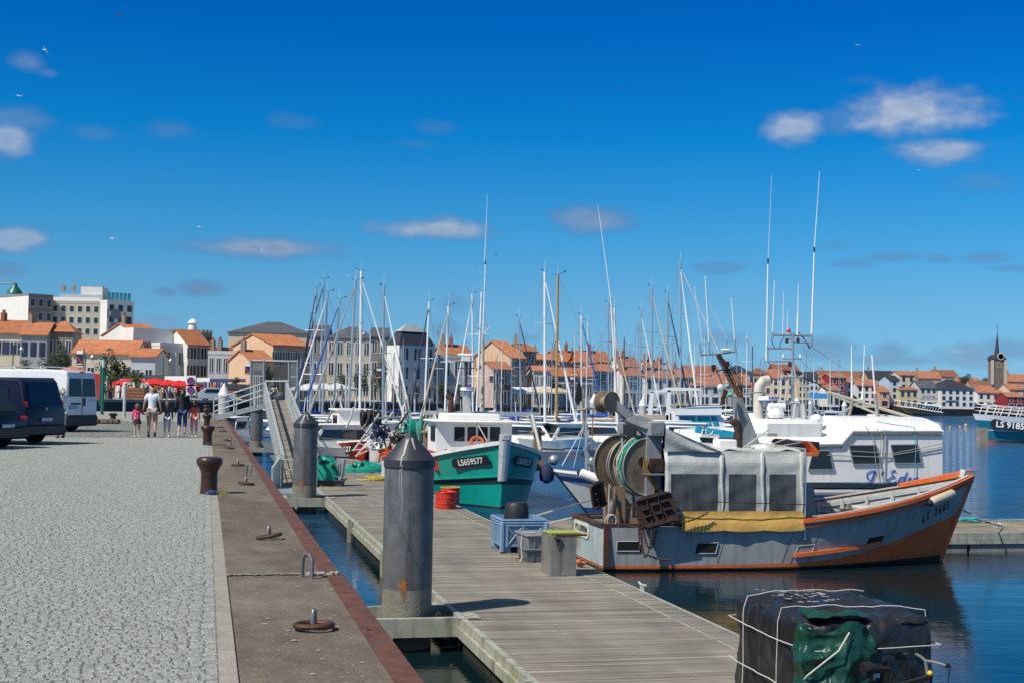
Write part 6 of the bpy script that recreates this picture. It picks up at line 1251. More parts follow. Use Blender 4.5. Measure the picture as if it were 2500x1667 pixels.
def fish_crate(o,rot,m_,label,sc=1,z=0,grp=None):
    t=thing('fish_crate',Vector(o)+Vector((0,0,z)),label,'crate',grp,rot); t['org_']=(0,0,0); b=MB(); b.hexa([(-.26,-.38,0),(.26,-.38,0),(.26,.38,0),(-.26,.38,0),(-.30,-.42,.26),(.30,-.42,.26),(.30,.42,.26),(-.30,.42,.26)]); b.build('body',m_,t,local=True,smooth=False)
    b=MB(); b.bbox((0,0,.265),(.66,.90,.05),.015); b.build('rim',m_,t,local=True); b=MB(); 
    for y in(-.25,0,.25): b.box((-.285,y,.13),(.02,.03,.22))
    for x in(-.15,.15): b.box((x,-.405,.13),(.03,.02,.22))
    b.build('rib',m_,t,local=True,smooth=False)
M_gc=mat('grey_crate_plastic',(.12,.14,.17),.5,var=.12)
q=G(1303,1372,.5)+TV*.35+NV*.12
fish_crate(q,AL,M_gc,'lower grey fish crate between the pale blue box and the metal box',grp='grey fish crates in a stack'); fish_crate(q,AL+.06,mat('light_grey_crate',(.22,.24,.26),.5,var=.12),'upper grey fish crate with a rope over it, beside the metal box',z=.285,grp='grey fish crates in a stack')
b=MB(); r0=q+Vector((0,0,.6)); b.tube([r0+NV*-.1-TV*.3,r0+NV*-.33-TV*.2,r0+NV*-.36-TV*.2+Vector((0,0,-.25)),r0+NV*-.34-TV*.25+Vector((0,0,-.5)),r0+NV*-.42-TV*.4+Vector((0,0,-.58))],.014,6); b.build('rope',M_rope,label='short pale rope hanging over the two grey fish crates',cat='rope')
def metal_box():
    o=G(1344,1407,.5); t=thing('metal_box',o,'square dull metal box holding a yellow-green crate, beside the trawler stern','box',rot=AL); t['org_']=(0,0,0); W,D,H=.50,.72,.76
    M_m=mat('dull_zinc_sheet',(.27,.265,.25),.5,.35,var=.22,scale=3,streak=.8,col2=(.20,.18,.155))
    b=MB(); 
    for (x,y,w,d) in((W/2,.01,W,.02),(W/2,D-.01,W,.02),(.01,D/2,.02,D-.04),(W-.01,D/2,.02,D-.04)): b.box((x,y,H/2),(w,d,H))
    b.box((W/2,D/2,.02),(W-.04,D-.04,.03)); b.build('body',M_m,t,local=True,smooth=False)
    b=MB()
    for i in range(8):
        for x in(.025,W-.025): b.ball((x,-.004,.06+i*.09),.007,3)
    b.cyl((.25,-.03,.05),(.25,0,.05),.018,n=8); b.build('rivets',M_steel,t,local=True)
    b=MB(); b.bbox((.40,.05,H+.015),(.62,.12,.035),.008); b.build('rusty_lid_edge',M_rust,t,local=True)
    b=MB(); b.tube([(.06,-.02,H-.02),(.10,-.035,H-.06),(.16,-.03,H-.05),(.13,-.03,H-.11),(.10,-.03,H-.2)],.022,6,True,[.02,.035,.03,.025,.008]); b.build('dark_rag',M_drk,t,local=True)
    b=MB(); M_y=mat('yellow_green_plastic',(.36,.42,.05),.45,var=.08)
    b.bbox((.30,.40,H+.04),(.62,.5,.03),.01); b.bbox((.30,.17,H-.0),(.60,.03,.10),.01)
    for i in range(7): b.box((.05+.08*i,.152,H+.0),(.012,.012,.09))
    tt=b.build('fish_crate',M_y,label='yellow-green crate lying on top of the dull metal box',cat='crate',local=True); tt.location=o; tt.rotation_euler=(0,0,AL)
metal_box()
q=G(1417,1385,.5); b=MB()
for i in range(5): b.ball(q+Vector((rng.normal(0,.05),rng.normal(0,.05),.05+.02*i)),.05,5,(1.4,.7,.8))
b.build('work_glove',mat('orange_rubber',(.45,.14,.05),.5,var=.3),label='crumpled orange work glove on the deck by the metal box',cat='glove')
a,c=G(1256,1361,.52),G(1287,1360,.52); b=MB(); b.cyl(a,c,.025,n=8); b.build('wooden_stick',M_cane if 0 else mat('pale_stick',(.45,.30,.14),.7,var=.2),label='short pale wooden stick on the boards by the pale blue box',cat='stick')
def drum(px,py,r,h,label,mt=None):
    o=G(px,py,.5)+Vector((0,r,0)); t=thing('drum',o,label,'drum','red metal drums behind the nearest pile'); mt=mt or mat('scuffed_red_drum',(.55,.035,.02),.42,var=.2,scale=5,streak=.5,col2=(.25,.05,.03))
    b=MB(); b.lathe([(r,0),(r,h*.3),(r+.012,h*.32),(r+.012,h*.34),(r,h*.36),(r,h*.64),(r+.012,h*.66),(r+.012,h*.68),(r,h*.70),(r,h*.97),(r+.014,h),(r-.01,h),(r-.015,h-.04),(.01,h-.04)],o,32); b.build('body',mt,t)
    b=MB(); b.tube([o+Vector((.05,-r-.005,h*.55)),o+Vector((.05,-r-.05,h*.50)),o+Vector((.05,-r-.05,h*.38)),o+Vector((.05,-r-.005,h*.35))],.012,6); b.build('handle',M_rustd,t); b=MB(); b.torus(o+Vector((0,0,h)),r+.006,.012,n=28,k=6); b.build('lid_ring',M_yellow if 'back' in label else mt,t)
drum(1087,1243,.31,.50,'front red metal drum partly hidden by the nearest pile'); drum(1098,1232,.29,.52,'back red drum with a yellow rim, just right of the nearest pile')
def net_heap(o,lx,ly,h,label,cat='net heap',extra=True,name='net_heap'):
    t=thing(name,o,label,cat); o=Vector(o); rows=[]
    for i in range(17):
        r_=[]
        for j in range(25):
            a=2*math.pi*j/24; q=i/16; rr=math.sin(q*math.pi/2); wx=lx/2*rr*(1+.25*nz3((math.cos(a)*2,math.sin(a)*2,3))); wy=ly/2*rr*(1+.2*nz3((math.cos(a)*2,math.sin(a)*2,9)))
            z=h*math.cos(q*math.pi/2)**.8*(1+.35*nz3((math.cos(a)*rr*3,math.sin(a)*rr*3,1))) ; r_.append(o+Vector((wx*math.cos(a),wy*math.sin(a),max(0,z)+.03*nz3((wx*20*math.cos(a),wy*20*math.sin(a),q*9)))))
        rows.append(r_)
    b=MB(); b.grid(rows); b.build('net_mass',M_teal,t)
    b=MB()
    for i in range(60):
        a=rng.random()*6.28; q=rng.random()**.6; p=o+Vector((lx/2*q*math.cos(a),ly/2*q*math.sin(a),h*(1-q)**.7)); P=[p]
        for k in range(6): p=p+Vector((rng.normal(0,.09)*lx,rng.normal(0,.08)*ly,rng.normal(0,.04))); p.z=max(p.z,o.z+.01); P.append(p)
        b.tube(P,.012,4)
    b.build('net_strands',mat('teal_twine',(.01,.33,.26),.9,var=.4,scale=20),t)
    if extra:
        for i in range(5): b=MB(); a=rng.random()*6.28; b.ball(o+Vector((lx*.28*math.cos(a),-ly*.4,h*.5+rng.random()*h*.4)),.07,6,(1,1,1.1)); b.build('float',mat('pale_green_float',(.25,.45,.30),.5,var=.15,scale=9) if i%2 else M_black,t)
    return t
def net_crate():
    o=G(803,1186,.5)+Vector((0,.4,0)); t=thing('crate',o,'grey plastic crate standing on end, spilling green net, right of the second pile','crate'); M=mat('lilac_grey_crate',(.30,.33,.38),.5,var=.1)
    b=MB(); b.hexa([o+Vector(v) for v in((-.42,-.35,.0),(.45,-.35,.0),(.45,.35,0),(-.42,.35,0),(-.46,-.38,.2),(.49,-.38,.2),(.49,.38,.2),(-.46,.38,.2))]); b.bbox(o+Vector((.01,0,.20)),(1.02,.84,.05),.015); b.build('black_tray',M_dark,t,smooth=False)
    b=MB(); b.hexa([o+Vector(v) for v in((.02,-.3,.24),(.42,-.3,.24),(.42,.3,.24),(.02,.3,.24),(.30,-.3,.95),(.52,-.3,.95),(.52,.3,.95),(.30,.3,.95))]); b.build('upright_crate',M,t,smooth=False)
    b=MB()
    for i in range(5): b.box(o+Vector((.1+.07*i,-.31,.5+.03*i)),(.02,.02,.42))
    b.build('crate_rib',M_gc,t,smooth=False)
    net_heap(o+Vector((-.12,-.15,.22)),.95,.7,.85,'heap of turquoise net with pale floats overflowing the grey crate')
net_crate()
net_heap(G(890,1153,.5)+Vector((0,.5,0)),1.75,1.1,.42,'low spread of turquoise fishing net on the pontoon boards')
o=G(918,1172,.5); b=MB()
for i in range(9): b.torus(o+Vector((rng.normal(0,.05),rng.normal(0,.05)+.1,.03+.012*i)),.30+rng.normal(0,.05),.018,(rng.normal(0,.06),rng.normal(0,.06),1),22,5)
b.tube([o+Vector((-.2,0,.03)),o+Vector((-.5,-.05,.02)),o+Vector((-.75,.05,.02))],.018,5)
b.build('rope_coil',mat('yellow_rope',(.62,.48,.08),.8,var=.2,scale=20),label='coil of yellow rope on the pontoon left of the turquoise trawler',cat='rope')
o=G(936,1165,.5); b=MB(); b.bbox(o+Vector((0,0,.33)),(.14,.14,.66),.02); b.build('pontoon_post',M_wcap,label='short pale square post by the yellow rope coil',cat='post')
o=G(822,1110,.5)+Vector((0,.3,0)); t=thing('tub',o-Vector((.18,0,0)),'square red plastic tub under the blue barrel','tub'); b=MB(); b.hexa([o+Vector(v) for v in((-.45,-.3,0),(-.02,-.3,0),(-.02,.3,0),(-.45,.3,0),(-.5,-.33,.58),(.02,-.33,.58),(.02,.33,.58),(-.5,.33,.58))]); b.build('body',M_red,t,smooth=False); b=MB(); b.bbox(o+Vector((-.24,0,.59)),(.56,.70,.05),.01); b.build('rim',M_red,t)
t=thing('tub',o+Vector((.22,-.1,0)),'round rust-red tub beside the square red one','tub'); b=MB(); b.lathe([(.26,0),(.28,.45),(.30,.46),(.30,.50),(.27,.5)],o+Vector((.24,-.05,0)),24); b.build('body',mat('rust_red_tub',(.32,.05,.025),.6,var=.25,scale=5),t)
b=MB(); q=o+Vector((-.05,.1,.60)); b.lathe([(.22,0),(.24,.05),(.25,.3),(.24,.56),(.22,.62),(.1,.63)],q,26); b.build('barrel',M_bluep,label='bright blue plastic barrel standing on the red tubs',cat='barrel',org=q)
for px,l in((789,'black crate stack on the pontoon, left one behind the second pile'),(802,'black crate stack on the pontoon, next to the red tub')):
    o=G(px,1103,.5)+Vector((0,.3,0)); b=MB()
    for k in range(4): b.bbox(o+Vector((0,0,.12+.22*k)),(.34,.5,.19),.02)
    b.build('crate_stack',M_dark,label=l,cat='crates',org=o)
def cleat(px,py,z,label):
    o=G(px,py,z); t=thing('cleat',o,label,'cleat'); b=MB()
    for d in(-.06,.06): b.cyl(o+TV*d,o+TV*d+Vector((0,0,.10)),.022,n=8)
    b.build('post',M_alup,t); b=MB(); b.tube([o+TV*-.18+Vector((0,0,.13)),o+TV*-.1+Vector((0,0,.11)),o+TV*.1+Vector((0,0,.11)),o+TV*.18+Vector((0,0,.13))],.022,8); b.build('horn',M_alup,t)
cleat(1568,1442,.5,'white metal cleat on the pontoon edge beside the trawler stern'); cleat(2430,1288,.5,'left pale cleat on the cross pontoon right of the trawler bow'); cleat(2447,1288,.5,'right pale cleat on the cross pontoon right of the trawler bow')
def rope(P,w,m_,label): b=MB(); b.tube(P,w,6); b.build('mooring_rope',m_,label=label,cat='rope')
rope([G(1296,1262,.62),A(1350,1246,34),A(1420,1226,35),A(1475,1212,36)],.022,M_rope,'mooring rope running from the blue box across the water to the white trawler')
rope([G(1334,1281,.55),A(1357,1272,33.5),A(1403,1262,32.8)],.022,M_rope,'mooring rope from the cross pontoon to the grey trawler stern')
rope([A(2345,1242,33.3),A(2370,1254,33.2),A(2402,1272,33.2),G(2447,1284,.55)],.02,M_roped,'dark mooring rope from the trawler bow to the pale cleats')
P=[]; o=G(2362,1272,.52)
for i in range(46): P.append(o+Vector((.34*math.sin(i*.9)*(1+.2*math.sin(i)),.2*math.cos(i*1.1),.02+.002*i)))
rope(P+[G(2400,1268,.53),G(2440,1266,.53),G(2499,1268,.53)],.016,M_turqr,'turquoise rope heaped on the cross pontoon by the trawler bow')
rope([G(2330,1285,.52),G(2420,1281,.52),G(2499,1284,.52)],.012,mat('yellow_hose',(.55,.45,.12),.6,var=.1),'thin yellow hose lying along the cross pontoon')
# ---------------------------------------------------------------- wrapped bundle
M_tarp=bpy.data.materials.new('black_polythene')
def tarpmat(name,col,rough,bs):
    m_=bpy.data.materials.new(name); m_.use_nodes=True; nt=m_.node_tree; b=nt.nodes['Principled BSDF']; L=nt.links.new; b.inputs['Base Color'].default_value=(*col,1); b.inputs['Roughness'].default_value=rough; b.inputs['Specular IOR Level'].default_value=.6
    tc=nt.nodes.new('ShaderNodeTexCoord'); h=None
    for s,d,k in((4,6,1),(14,5,.5),(45,2,.12)):
        mp=nt.nodes.new('ShaderNodeMapping'); mp.inputs['Scale'].default_value=(1,1,.38); mp.inputs['Rotation'].default_value=(.15,.1,.3); L(tc.outputs['Object'],mp.inputs[0]); n=nt.nodes.new('ShaderNodeTexNoise'); n.noise_type='RIDGED_MULTIFRACTAL' if s<40 else 'FBM'; n.inputs['Scale'].default_value=s; n.inputs['Detail'].default_value=d; n.inputs['Distortion'].default_value=1.0; L(mp.outputs[0],n.inputs['Vector'])
        q=nt.nodes.new('ShaderNodeMath'); q.operation='MULTIPLY'; q.inputs[1].default_value=k; L(n.outputs[0],q.inputs[0])
        if h is None: h=q.outputs[0]
        else: a=nt.nodes.new('ShaderNodeMath'); L(h,a.inputs[0]); L(q.outputs[0],a.inputs[1]); h=a.outputs[0]
    bp=nt.nodes.new('ShaderNodeBump'); bp.inputs['Strength'].default_value=bs; bp.inputs['Distance'].default_value=.03; L(h,bp.inputs['Height']); L(bp.outputs[0],b.inputs['Normal']); return m_
M_bt=tarpmat('black_polythene_sheet',(.018,.018,.021),.34,.9); M_gt=tarpmat('green_tarpaulin',(.009,.055,.036),.33,.9)
def bundle():
    v0,v1,u0,u1,z0,z1=5.80,7.12,12.15,14.0,.5,1.73
    o=Q((v0+v1)/2,(u0+u1)/2,z0); t=thing('wrapped_bundle',o,'big load wrapped in black plastic and white rope at the near end of the pontoon','bundle')
    cv,cu=(v0+v1)/2,(u0+u1)/2
    def surf(v,u,z,n,amp=1):
        """push a point out along n with folds"""
        p=Vector((v*1.25,u*1.25,z*.55 if z<z1-.02 else z)); f=1-abs(noise.noise(p*1.7+Vector((3,1,7))))*2; g=1-abs(noise.noise(p*4.3))*2; h=noise.noise(p*.9+Vector((9,0,0)))
        d=.065*f+.035*g+.07*h
        return d*amp
    def face(fn,nu,nv,nrm):
        rows=[]
        for i in range(nu+1):
            r_=[]
            for j in range(nv+1):
                a,c=i/nu,j/nv; v,u,z=fn(a,c); 
                # rounded arrises: blend the pushing direction
                d=Vector((v-cv,u-cu,z-(z0+.45))); d=Vector((d.x/((v1-v0)/2),d.y/((u1-u0)/2),max(0,d.z)/((z1-z0-.45))))
                ex=Vector((d.x**13 if d.x>0 else -(-d.x)**13,d.y**13 if d.y>0 else -(-d.y)**13,d.z**13)); ex.normalize()
                s_=surf(v,u,z,nrm); pin=.03*(abs(d.x)**12*abs(d.y)**12+abs(d.x)**12*d.z**12+abs(d.y)**12*d.z**12)
                vv,uu,zz=v+ex.x*(s_-pin*1.5),u+ex.y*(s_-pin*1.5),z+ex.z*(s_*.8-pin*1.5)
                r_.append(Q(vv,uu,zz))
            rows.append(r_)
        return rows
    b=MB()
    b.grid(face(lambda a,c:(v0,u0+(u1-u0)*a,z0+(z1-z0)*c),90,70,0))
    b.grid(face(lambda a,c:(v0+(v1-v0)*a,u0,z0+(z1-z0)*c),60,70,0),flip=True)
    b.grid(face(lambda a,c:(v1,u0+(u1-u0)*a,z0+(z1-z0)*c),90,70,0),flip=True)
    b.grid(face(lambda a,c:(v0+(v1-v0)*a,u1,z0+(z1-z0)*c),60,70,0))
    b.grid(face(lambda a,c:(v0+(v1-v0)*a,u0+(u1-u0)*c,z1),60,90,0),flip=True)
    b.build('plastic_sheet',M_bt,t,ang=60)
    def sp(v,u,z,k=.03):
        d=Vector((v-cv,u-cu,z-(z0+.45))); d=Vector((d.x/((v1-v0)/2),d.y/((u1-u0)/2),max(0,d.z)/((z1-z0-.45)))); ex=Vector((d.x**13 if d.x>0 else -(-d.x)**13,d.y**13 if d.y>0 else -(-d.y)**13,d.z**13)); ex.normalize(); s_=surf(v,u,z,0)*.4+k+.042
        return Q(v+ex.x*s_,u+ex.y*s_,z+ex.z*s_)
    def rp(P,n=14):
        out=[]
        for a,c in zip(P,P[1:]):
            for i in range(n): q=i/n; out.append(sp(*[a[k]+(c[k]-a[k])*q for k in range(3)]))
        out.append(sp(*P[-1])); b=MB(); b.tube(out,.006,6); b.build('lashing',mat('white_cord',(.66,.64,.60),.8,var=.15,scale=60,bump=.6),t)
    rp([(v0+.12,u1,1.50),(v0,u1-.02,1.50),(v0,u0,1.47),(v1,u0,1.50),(v1,u0+.5,1.5)]); rp([(v0+.12,u1,1.06),(v0,u1-.02,1.06),(v0,u0,1.02),(v1,u0,1.0)])
    rp([(v0,u1-.42,.5),(v0,u1-.45,z1),(v1,u1-.3,z1)]); rp([(v0,u0+.62,.5),(v0,u0+.50,z1),(v1,u0+.25,z1),(v1,u0+.2,1.0)]); 
    # green tarpaulin bunched over the near corner
    rows=[]
    path=[(v0,u0+.20),(v0,u0+.08),(v0+.02,u0),(v0+.25,u0),(v0+.45,u0),(v0+.66,u0)]
    def along(q):
        x=q*(len(path)-1); i=min(int(x),len(path)-2); f=x-i; return path[i][0]+(path[i+1][0]-path[i][0])*f,path[i][1]+(path[i+1][1]-path[i][1])*f
    for i in range(91):
        q=i/90; v,u=along(q); r_=[]
        for j in range(81):
            c=j/80; z=.5+(.95+.30*math.sin(q*math.pi)**.5+.10*math.sin(q*9))*c+.06*noise.noise(Vector((q*5,c*3,2)))*(c>.9)
            out=.04+.10*math.sin(math.pi*min(1,c*1.05))*math.sin(math.pi*q)**.6; p=Vector((v*2.2,u*2.2,z*2.2)); f=(1-abs(noise.noise(p*1.3+Vector((5,5,1))))*2)*.06+(1-abs(noise.noise(p*3.1))*2)*.028
            dv,du=(v-cv)/.54,(u-cu)/.9; n_=Vector((dv**3,du**3,0)); n_.normalize()
            r_.append(Q(v+n_.x*(out+f),u+n_.y*(out+f),min(z,z1+.03)))
        rows.append(r_)
    b=MB(); b.grid(rows); b.build('green_tarpaulin',M_gt,t,ang=60)
    rows=[]
    for i in range(41):
        r_=[]
        for j in range(31):
            a,c=i/40,j/30; v=v0+.02+.62*a; u=u0-.02+.38*c*(1-.4*a); r_.append(Q(v,u,z1+.05+.04*(1-abs(noise.noise(Vector((v*3,u*3,4))))*2)+.025*noise.noise(Vector((v*9,u*9,4)))))
        rows.append(r_)
    b=MB(); b.grid(rows,flip=True); b.build('green_flap',M_gt,t,ang=60)
    b=MB(); b.tube([Q(v0-.12,u0+.2,.95),Q(v0-.08,u0-.12,1.25),Q(v0+.2,u0-.22,1.5),Q(v0+.34,u0-.16,1.66)],.009,6); b.build('lashing',MATS['white_cord'],t)
    # droppings on top
    b=MB()
    for i in range(70):
        v,u=v0+.15+rng.random()*.6,u0+.75+rng.random()*.9; p=sp(v,u,z1,.012); r_=.006+rng.random()*.02; b.add([p+Vector((r_*math.cos(k)*(1+rng.random()),r_*math.sin(k),.006)) for k in(0,1,2,3,4,5)],[(0,1,2,3,4,5)])
    b.build('bird_streak',M_drop,t,smooth=False)
    # bicycle leaning against the load
    o=Q(6.55,u0-.42,.5); t=thing('bicycle',o,'black bicycle leaning against the wrapped bundle, only its saddle and handlebar showing','bicycle')
    yv=u0-.36
    def p(v,z,du=0): return Q(v,yv+du+(.5-(z-.5)*.28)*0,z)
    for v in(6.02,7.10):
        b=MB(); b.torus(p(v,.84),.33,.022,TV,36,8); w_=b.build('wheel',M_tyre,t); b=MB(); b.torus(p(v,.84),.305,.008,TV,30,5)
        for i in range(12): a=i*math.pi/12; b.cyl(p(v,.84)-(NV*math.cos(a)+Vector((0,0,math.sin(a))))*.3,p(v,.84)+(NV*math.cos(a)+Vector((0,0,math.sin(a))))*.3,.0012,n=3)
        b.build('rim',M_alu,w_)
    b=MB()
    for a,c in(((6.40,.78),(6.30,1.24)),((6.40,.78),(6.86,1.20)),((6.33,1.14),(6.86,1.26)),((6.02,.84),(6.33,1.14)),((6.02,.84),(6.40,.78)),((6.86,1.30),(6.88,1.18))): b.cyl(p(*a),p(*c),.017,n=8)
    b.build('frame',M_black,t); b=MB(); b.tube([p(6.87,1.2),p(6.95,1.05),p(7.10,.84)],.014,8); b.build('fork',M_alu,t)
    b=MB(); b.tube([p(6.18,1.345),p(6.25,1.355),p(6.36,1.35),p(6.46,1.34)],.03,10,True,[.075,.065,.035,.02]); b.build('saddle',M_black,t)
    b=MB(); b.cyl(p(6.30,1.24),p(6.29,1.33),.014,n=8); b.box(p(6.32,1.29),(.05,.05,.04)); b.build('seat_post',M_alu,t)
    b=MB(); b.cyl(p(6.86,1.28),p(6.84,1.40),.016,n=8); b.tube([p(6.90,1.42,-.30),p(6.86,1.42,-.1),p(6.84,1.41,0),p(6.86,1.42,.1),p(6.90,1.42,.28)],.014,8); b.build('handlebar',M_alu,t)
    for d in(-.27,.25): b=MB(); b.cyl(p(6.90,1.42,d-.04),p(6.91,1.42,d+.05),.02,n=8); b.build('grip',M_black,t)
    b=MB(); b.tube([p(6.90,1.41,-.24),p(6.96,1.36,-.2),p(6.98,1.30,-.16)],.010,6); b.build('brake_lever',M_alu,t)
    b=MB(); b.ball(p(6.86,1.30,-.05),.028,6); b.build('bell',M_yellow,t)
    b=MB(); b.tube([p(6.9,1.4,-.2),p(7.02,1.38,-.15),p(7.05,1.2,-.05),p(6.98,1.0,0)],.005,5); b.build('brake_cable',M_black,t)
bundle()

b=MB()
for i in range(240):
    u=14+30*rng.random()**1.4; v=PL+.15+rng.random()*3.4; r_=.006+rng.random()**2*.022; b.add([Q(v+r_*math.cos(k)*rng.uniform(.8,2),u+r_*math.sin(k)*rng.uniform(.6,1.4),PZ+.006) for k in range(6)],[tuple(range(6))])
tag(b.build('deck_droppings',M_drop,smooth=False,kind='stuff'),'small white gull droppings scattered over the pontoon boards')
# ---------------------------------------------------------------- marina: sailing yachts, each with its own mast, rig and hull
M_mast=mat('silver_mast',(.55,.57,.58),.35,.6,var=.05); M_mw=mat('white_mast',(.78,.79,.79),.4,var=.04); M_mt=mat('varnished_tan_mast',(.42,.28,.10),.45,var=.1); M_md=mat('dark_mast',(.10,.08,.08),.5,var=.1)
COLS=dict(n=M_navy,b=M_blue,w=mat('white_sailcloth',(.72,.72,.70),.8,var=.06),t=mat('tan_sailcloth',(.50,.40,.28),.8,var=.1),g=mat('grey_sailcloth',(.30,.31,.33),.8,var=.1),c=M_cream,k=M_black)
HULLS=dict(w=M_gel,p=mat('pale_blue_hull',(.36,.48,.53),.3,var=.06,streak=.2),d=mat('navy_hull',(.012,.02,.06),.25,var=.05),c=mat('cream_hull',(.62,.58,.45),.35,var=.05),t=mat('teal_hull',(.02,.20,.24),.3,var=.05))
def nearY(px,z): return 0
def mast_angle(dx,J):
    dx=max(-J*.98,min(J*.98,dx)); return math.atan2(-math.sqrt(max(0,J*J-dx*dx)),dx)
def yacht(xb,xt,yt,Y,w=.16,jx=None,jc='w',cov='b',hull='w',mm=None,label='',simple=False,ang=None,whip=True,stripe=None):
    top=A(xt,yt,Y); hm=top.z-1.3; L=max(6.5,min(14,hm*.82)); B=L*.33; J=L*.40
    base=A(xb,960,Y); bx=base.x
    if ang is None: ang=mast_angle((A(jx,960,Y).x-bx),J) if jx else (random.choice((-.5,-2.4,-1.2,-2.0,.6)))
    c_,s_=math.cos(ang),math.sin(ang); xm=L*.58
    o=Vector((bx-xm*c_,Y-xm*s_,0)); t=thing('sailing_yacht',o,label,'sailing yacht','sailing yachts moored in the marina',ang); t['org_']=(0,0,0)
    fb=.62+L*.055
    H=Hull(L,L*.9,B,lambda q:fb*(.9+.25*max(0,q-.4)**1.5),tm=.42,pt=2.0,pw=1.5,stern=.72,fl=.90,ns=8 if simple else 12)
    b=MB(); H.skin([-1,.06,.14,.80,.87,1.0],[1,1,0,2,0],b); b.build('hull',[HULLS[hull],M_navy if hull!='d' else M_rust,stripe or (M_navy if random.random()<.5 else HULLS[hull])],t,local=True,ang=50)
    b=MB(); H.deck(b,lambda q:H.zs(q)-.02,n=10); b.build('deck',M_whiteD,t,local=True)
    zc=fb*.93; ca=MB(); pr=[(.30,.0,.0),(.32,.34,.30),(.50,.36,.36),(.62,.30,.40),(.74,.12,.18),(.78,0,.0)]
    rows=[]
    for q,h,_ in pr:
        hb=H.half(min(q,.98),1)*.62; rows.append([Vector((q*L,-hb,zc)),Vector((q*L,-hb*.86,zc+h*L*.09*1.1)),Vector((q*L,0,zc+h*L*.09*1.35)),Vector((q*L,hb*.86,zc+h*L*.09*1.1)),Vector((q*L,hb,zc))])
    ca.grid(rows,flip=True); cab=ca.build('cabin',M_gel,t,local=True,ang=30)
    for sd in(-1,1):
        b=MB(); q0,q1=.36,.60; h0,h1=H.half(q0,1)*.62,H.half(q1,1)*.62; z0=zc+.03*L*.3+.05; b.prism([Vector((q0*L,sd*(h0*.96+.01),z0)),Vector((q1*L,sd*(h1*.96+.01),z0)),Vector((q1*L,sd*(h1*.89+.015),z0+.16)),Vector((q0*L,sd*(h0*.89+.015),z0+.18))],(0,sd*.015,0)); b.build('cabin_window',M_glass,cab,local=True,smooth=False)
    Rm=Matrix.Rotation(-ang,3,'Z'); tl=Rm@(top-o); mb=Vector((xm,0,zc+.2)); mt=Vector((xm,0,tl.z))+ (tl-Vector((xm,0,tl.z)))*.999
    mm=mm or M_mast
    b=MB(); b.tube([mb,mt],w/2,8,True,[w*.52,w*.46]); ms=b.build('mast',mm,t,local=True)
    for f_ in((.55,) if hm<11 else (.36,.68)):
        b=MB(); p=mb.lerp(mt,f_); b.cyl(p-Vector((.05,B*.27,0)),p+Vector((-.05,B*.27,0)),.025,n=5); b.build('spreader',mm,ms,local=True)
    if whip:
        b=MB(); b.tube([mt,mt+Vector((0,0,.9))],.012,4,True,[.014,.006]); b.build('whip_antenna',M_white,ms,local=True); b=MB(); b.tube([mt,mt+Vector((-.3,.1,.14)),mt+Vector((-.42,.14,.14))],.014,4); b.box(mt+Vector((-.46,.14,.2)),(.12,.02,.10)); b.tube([mt,mt+Vector((.3,0,.08))],.012,4); b.build('wind_vane',M_black,ms,local=True)
    bl=L*.40; be=Vector((xm-bl,0,zc+.95)); b=MB(); b.cyl(Vector((xm,0,zc+.95)),be,.05,n=6); b.build('boom',mm,t,local=True)
    n=9; b=MB(); b.tube([Vector((xm+.02,0,zc+1.55))]+[Vector((xm-bl*(.06+.94*i/n),0,zc+1.12-.03*math.sin(i*2.2)-.05*(i/n))) for i in range(n+1)],.1,8,True,[.05]+[.17-.09*i/n+.02*math.sin(i*3) for i in range(n+1)]); b.build('sail_cover',COLS[cov],t,local=True)
    bow=Vector((H.Lt*.97,0,H.zs(1)+.12)); jt=mb.lerp(mt,.93)+Vector((.12,0,0))
    if jx is not None:
        b=MB(); b.tube([bow,bow.lerp(jt,.1),bow.lerp(jt,.5),jt],.05,7,True,[.035,.085,.075,.035]); b.build('furled_jib',COLS[jc],t,local=True)
    r=.008 if Y<140 else .011
    for P in([bow,mb.lerp(mt,.97)],[Vector((.15,0,fb)),mt],[Vector((xm-.15,-B*.42,fb)),mb.lerp(mt,.62)-Vector((0,B*.25,0)),mt],[Vector((xm-.15,B*.42,fb)),mb.lerp(mt,.62)+Vector((0,B*.25,0)),mt]):
        b=MB(); b.tube(P,r,4,False); b.build('stay',M_wire,t,local=True)
    if not simple:
        b=MB(); R_=[H.sheer(10,sd,0,.5,.05,.97) for sd in(-1,1)]
        for r_ in R_:
            b.tube(r_,.012,4)
            for p in r_[::2]: b.cyl(p,p-Vector((0,0,.5)),.014,n=4)
        b.tube([R_[0][-1],R_[1][-1]],.016,4); b.tube([R_[0][0],R_[1][0]],.016,4); b.build('guard_rail',M_alu,t,local=True)
        b=MB(); hb=B*.30; b.grid([[Vector((L*.34,-hb,zc+.15)),Vector((L*.34,-hb*.9,zc+.75)),Vector((L*.34,hb*.9,zc+.75)),Vector((L*.34,hb,zc+.15))],[Vector((L*.44,-hb,zc+.25)),Vector((L*.44,-hb*.8,zc+.45)),Vector((L*.44,hb*.8,zc+.45)),Vector((L*.44,hb,zc+.25))]],flip=True); b.build('spray_hood',COLS[random.choice('nbng')],t,local=True)
    return t
random.seed(11)
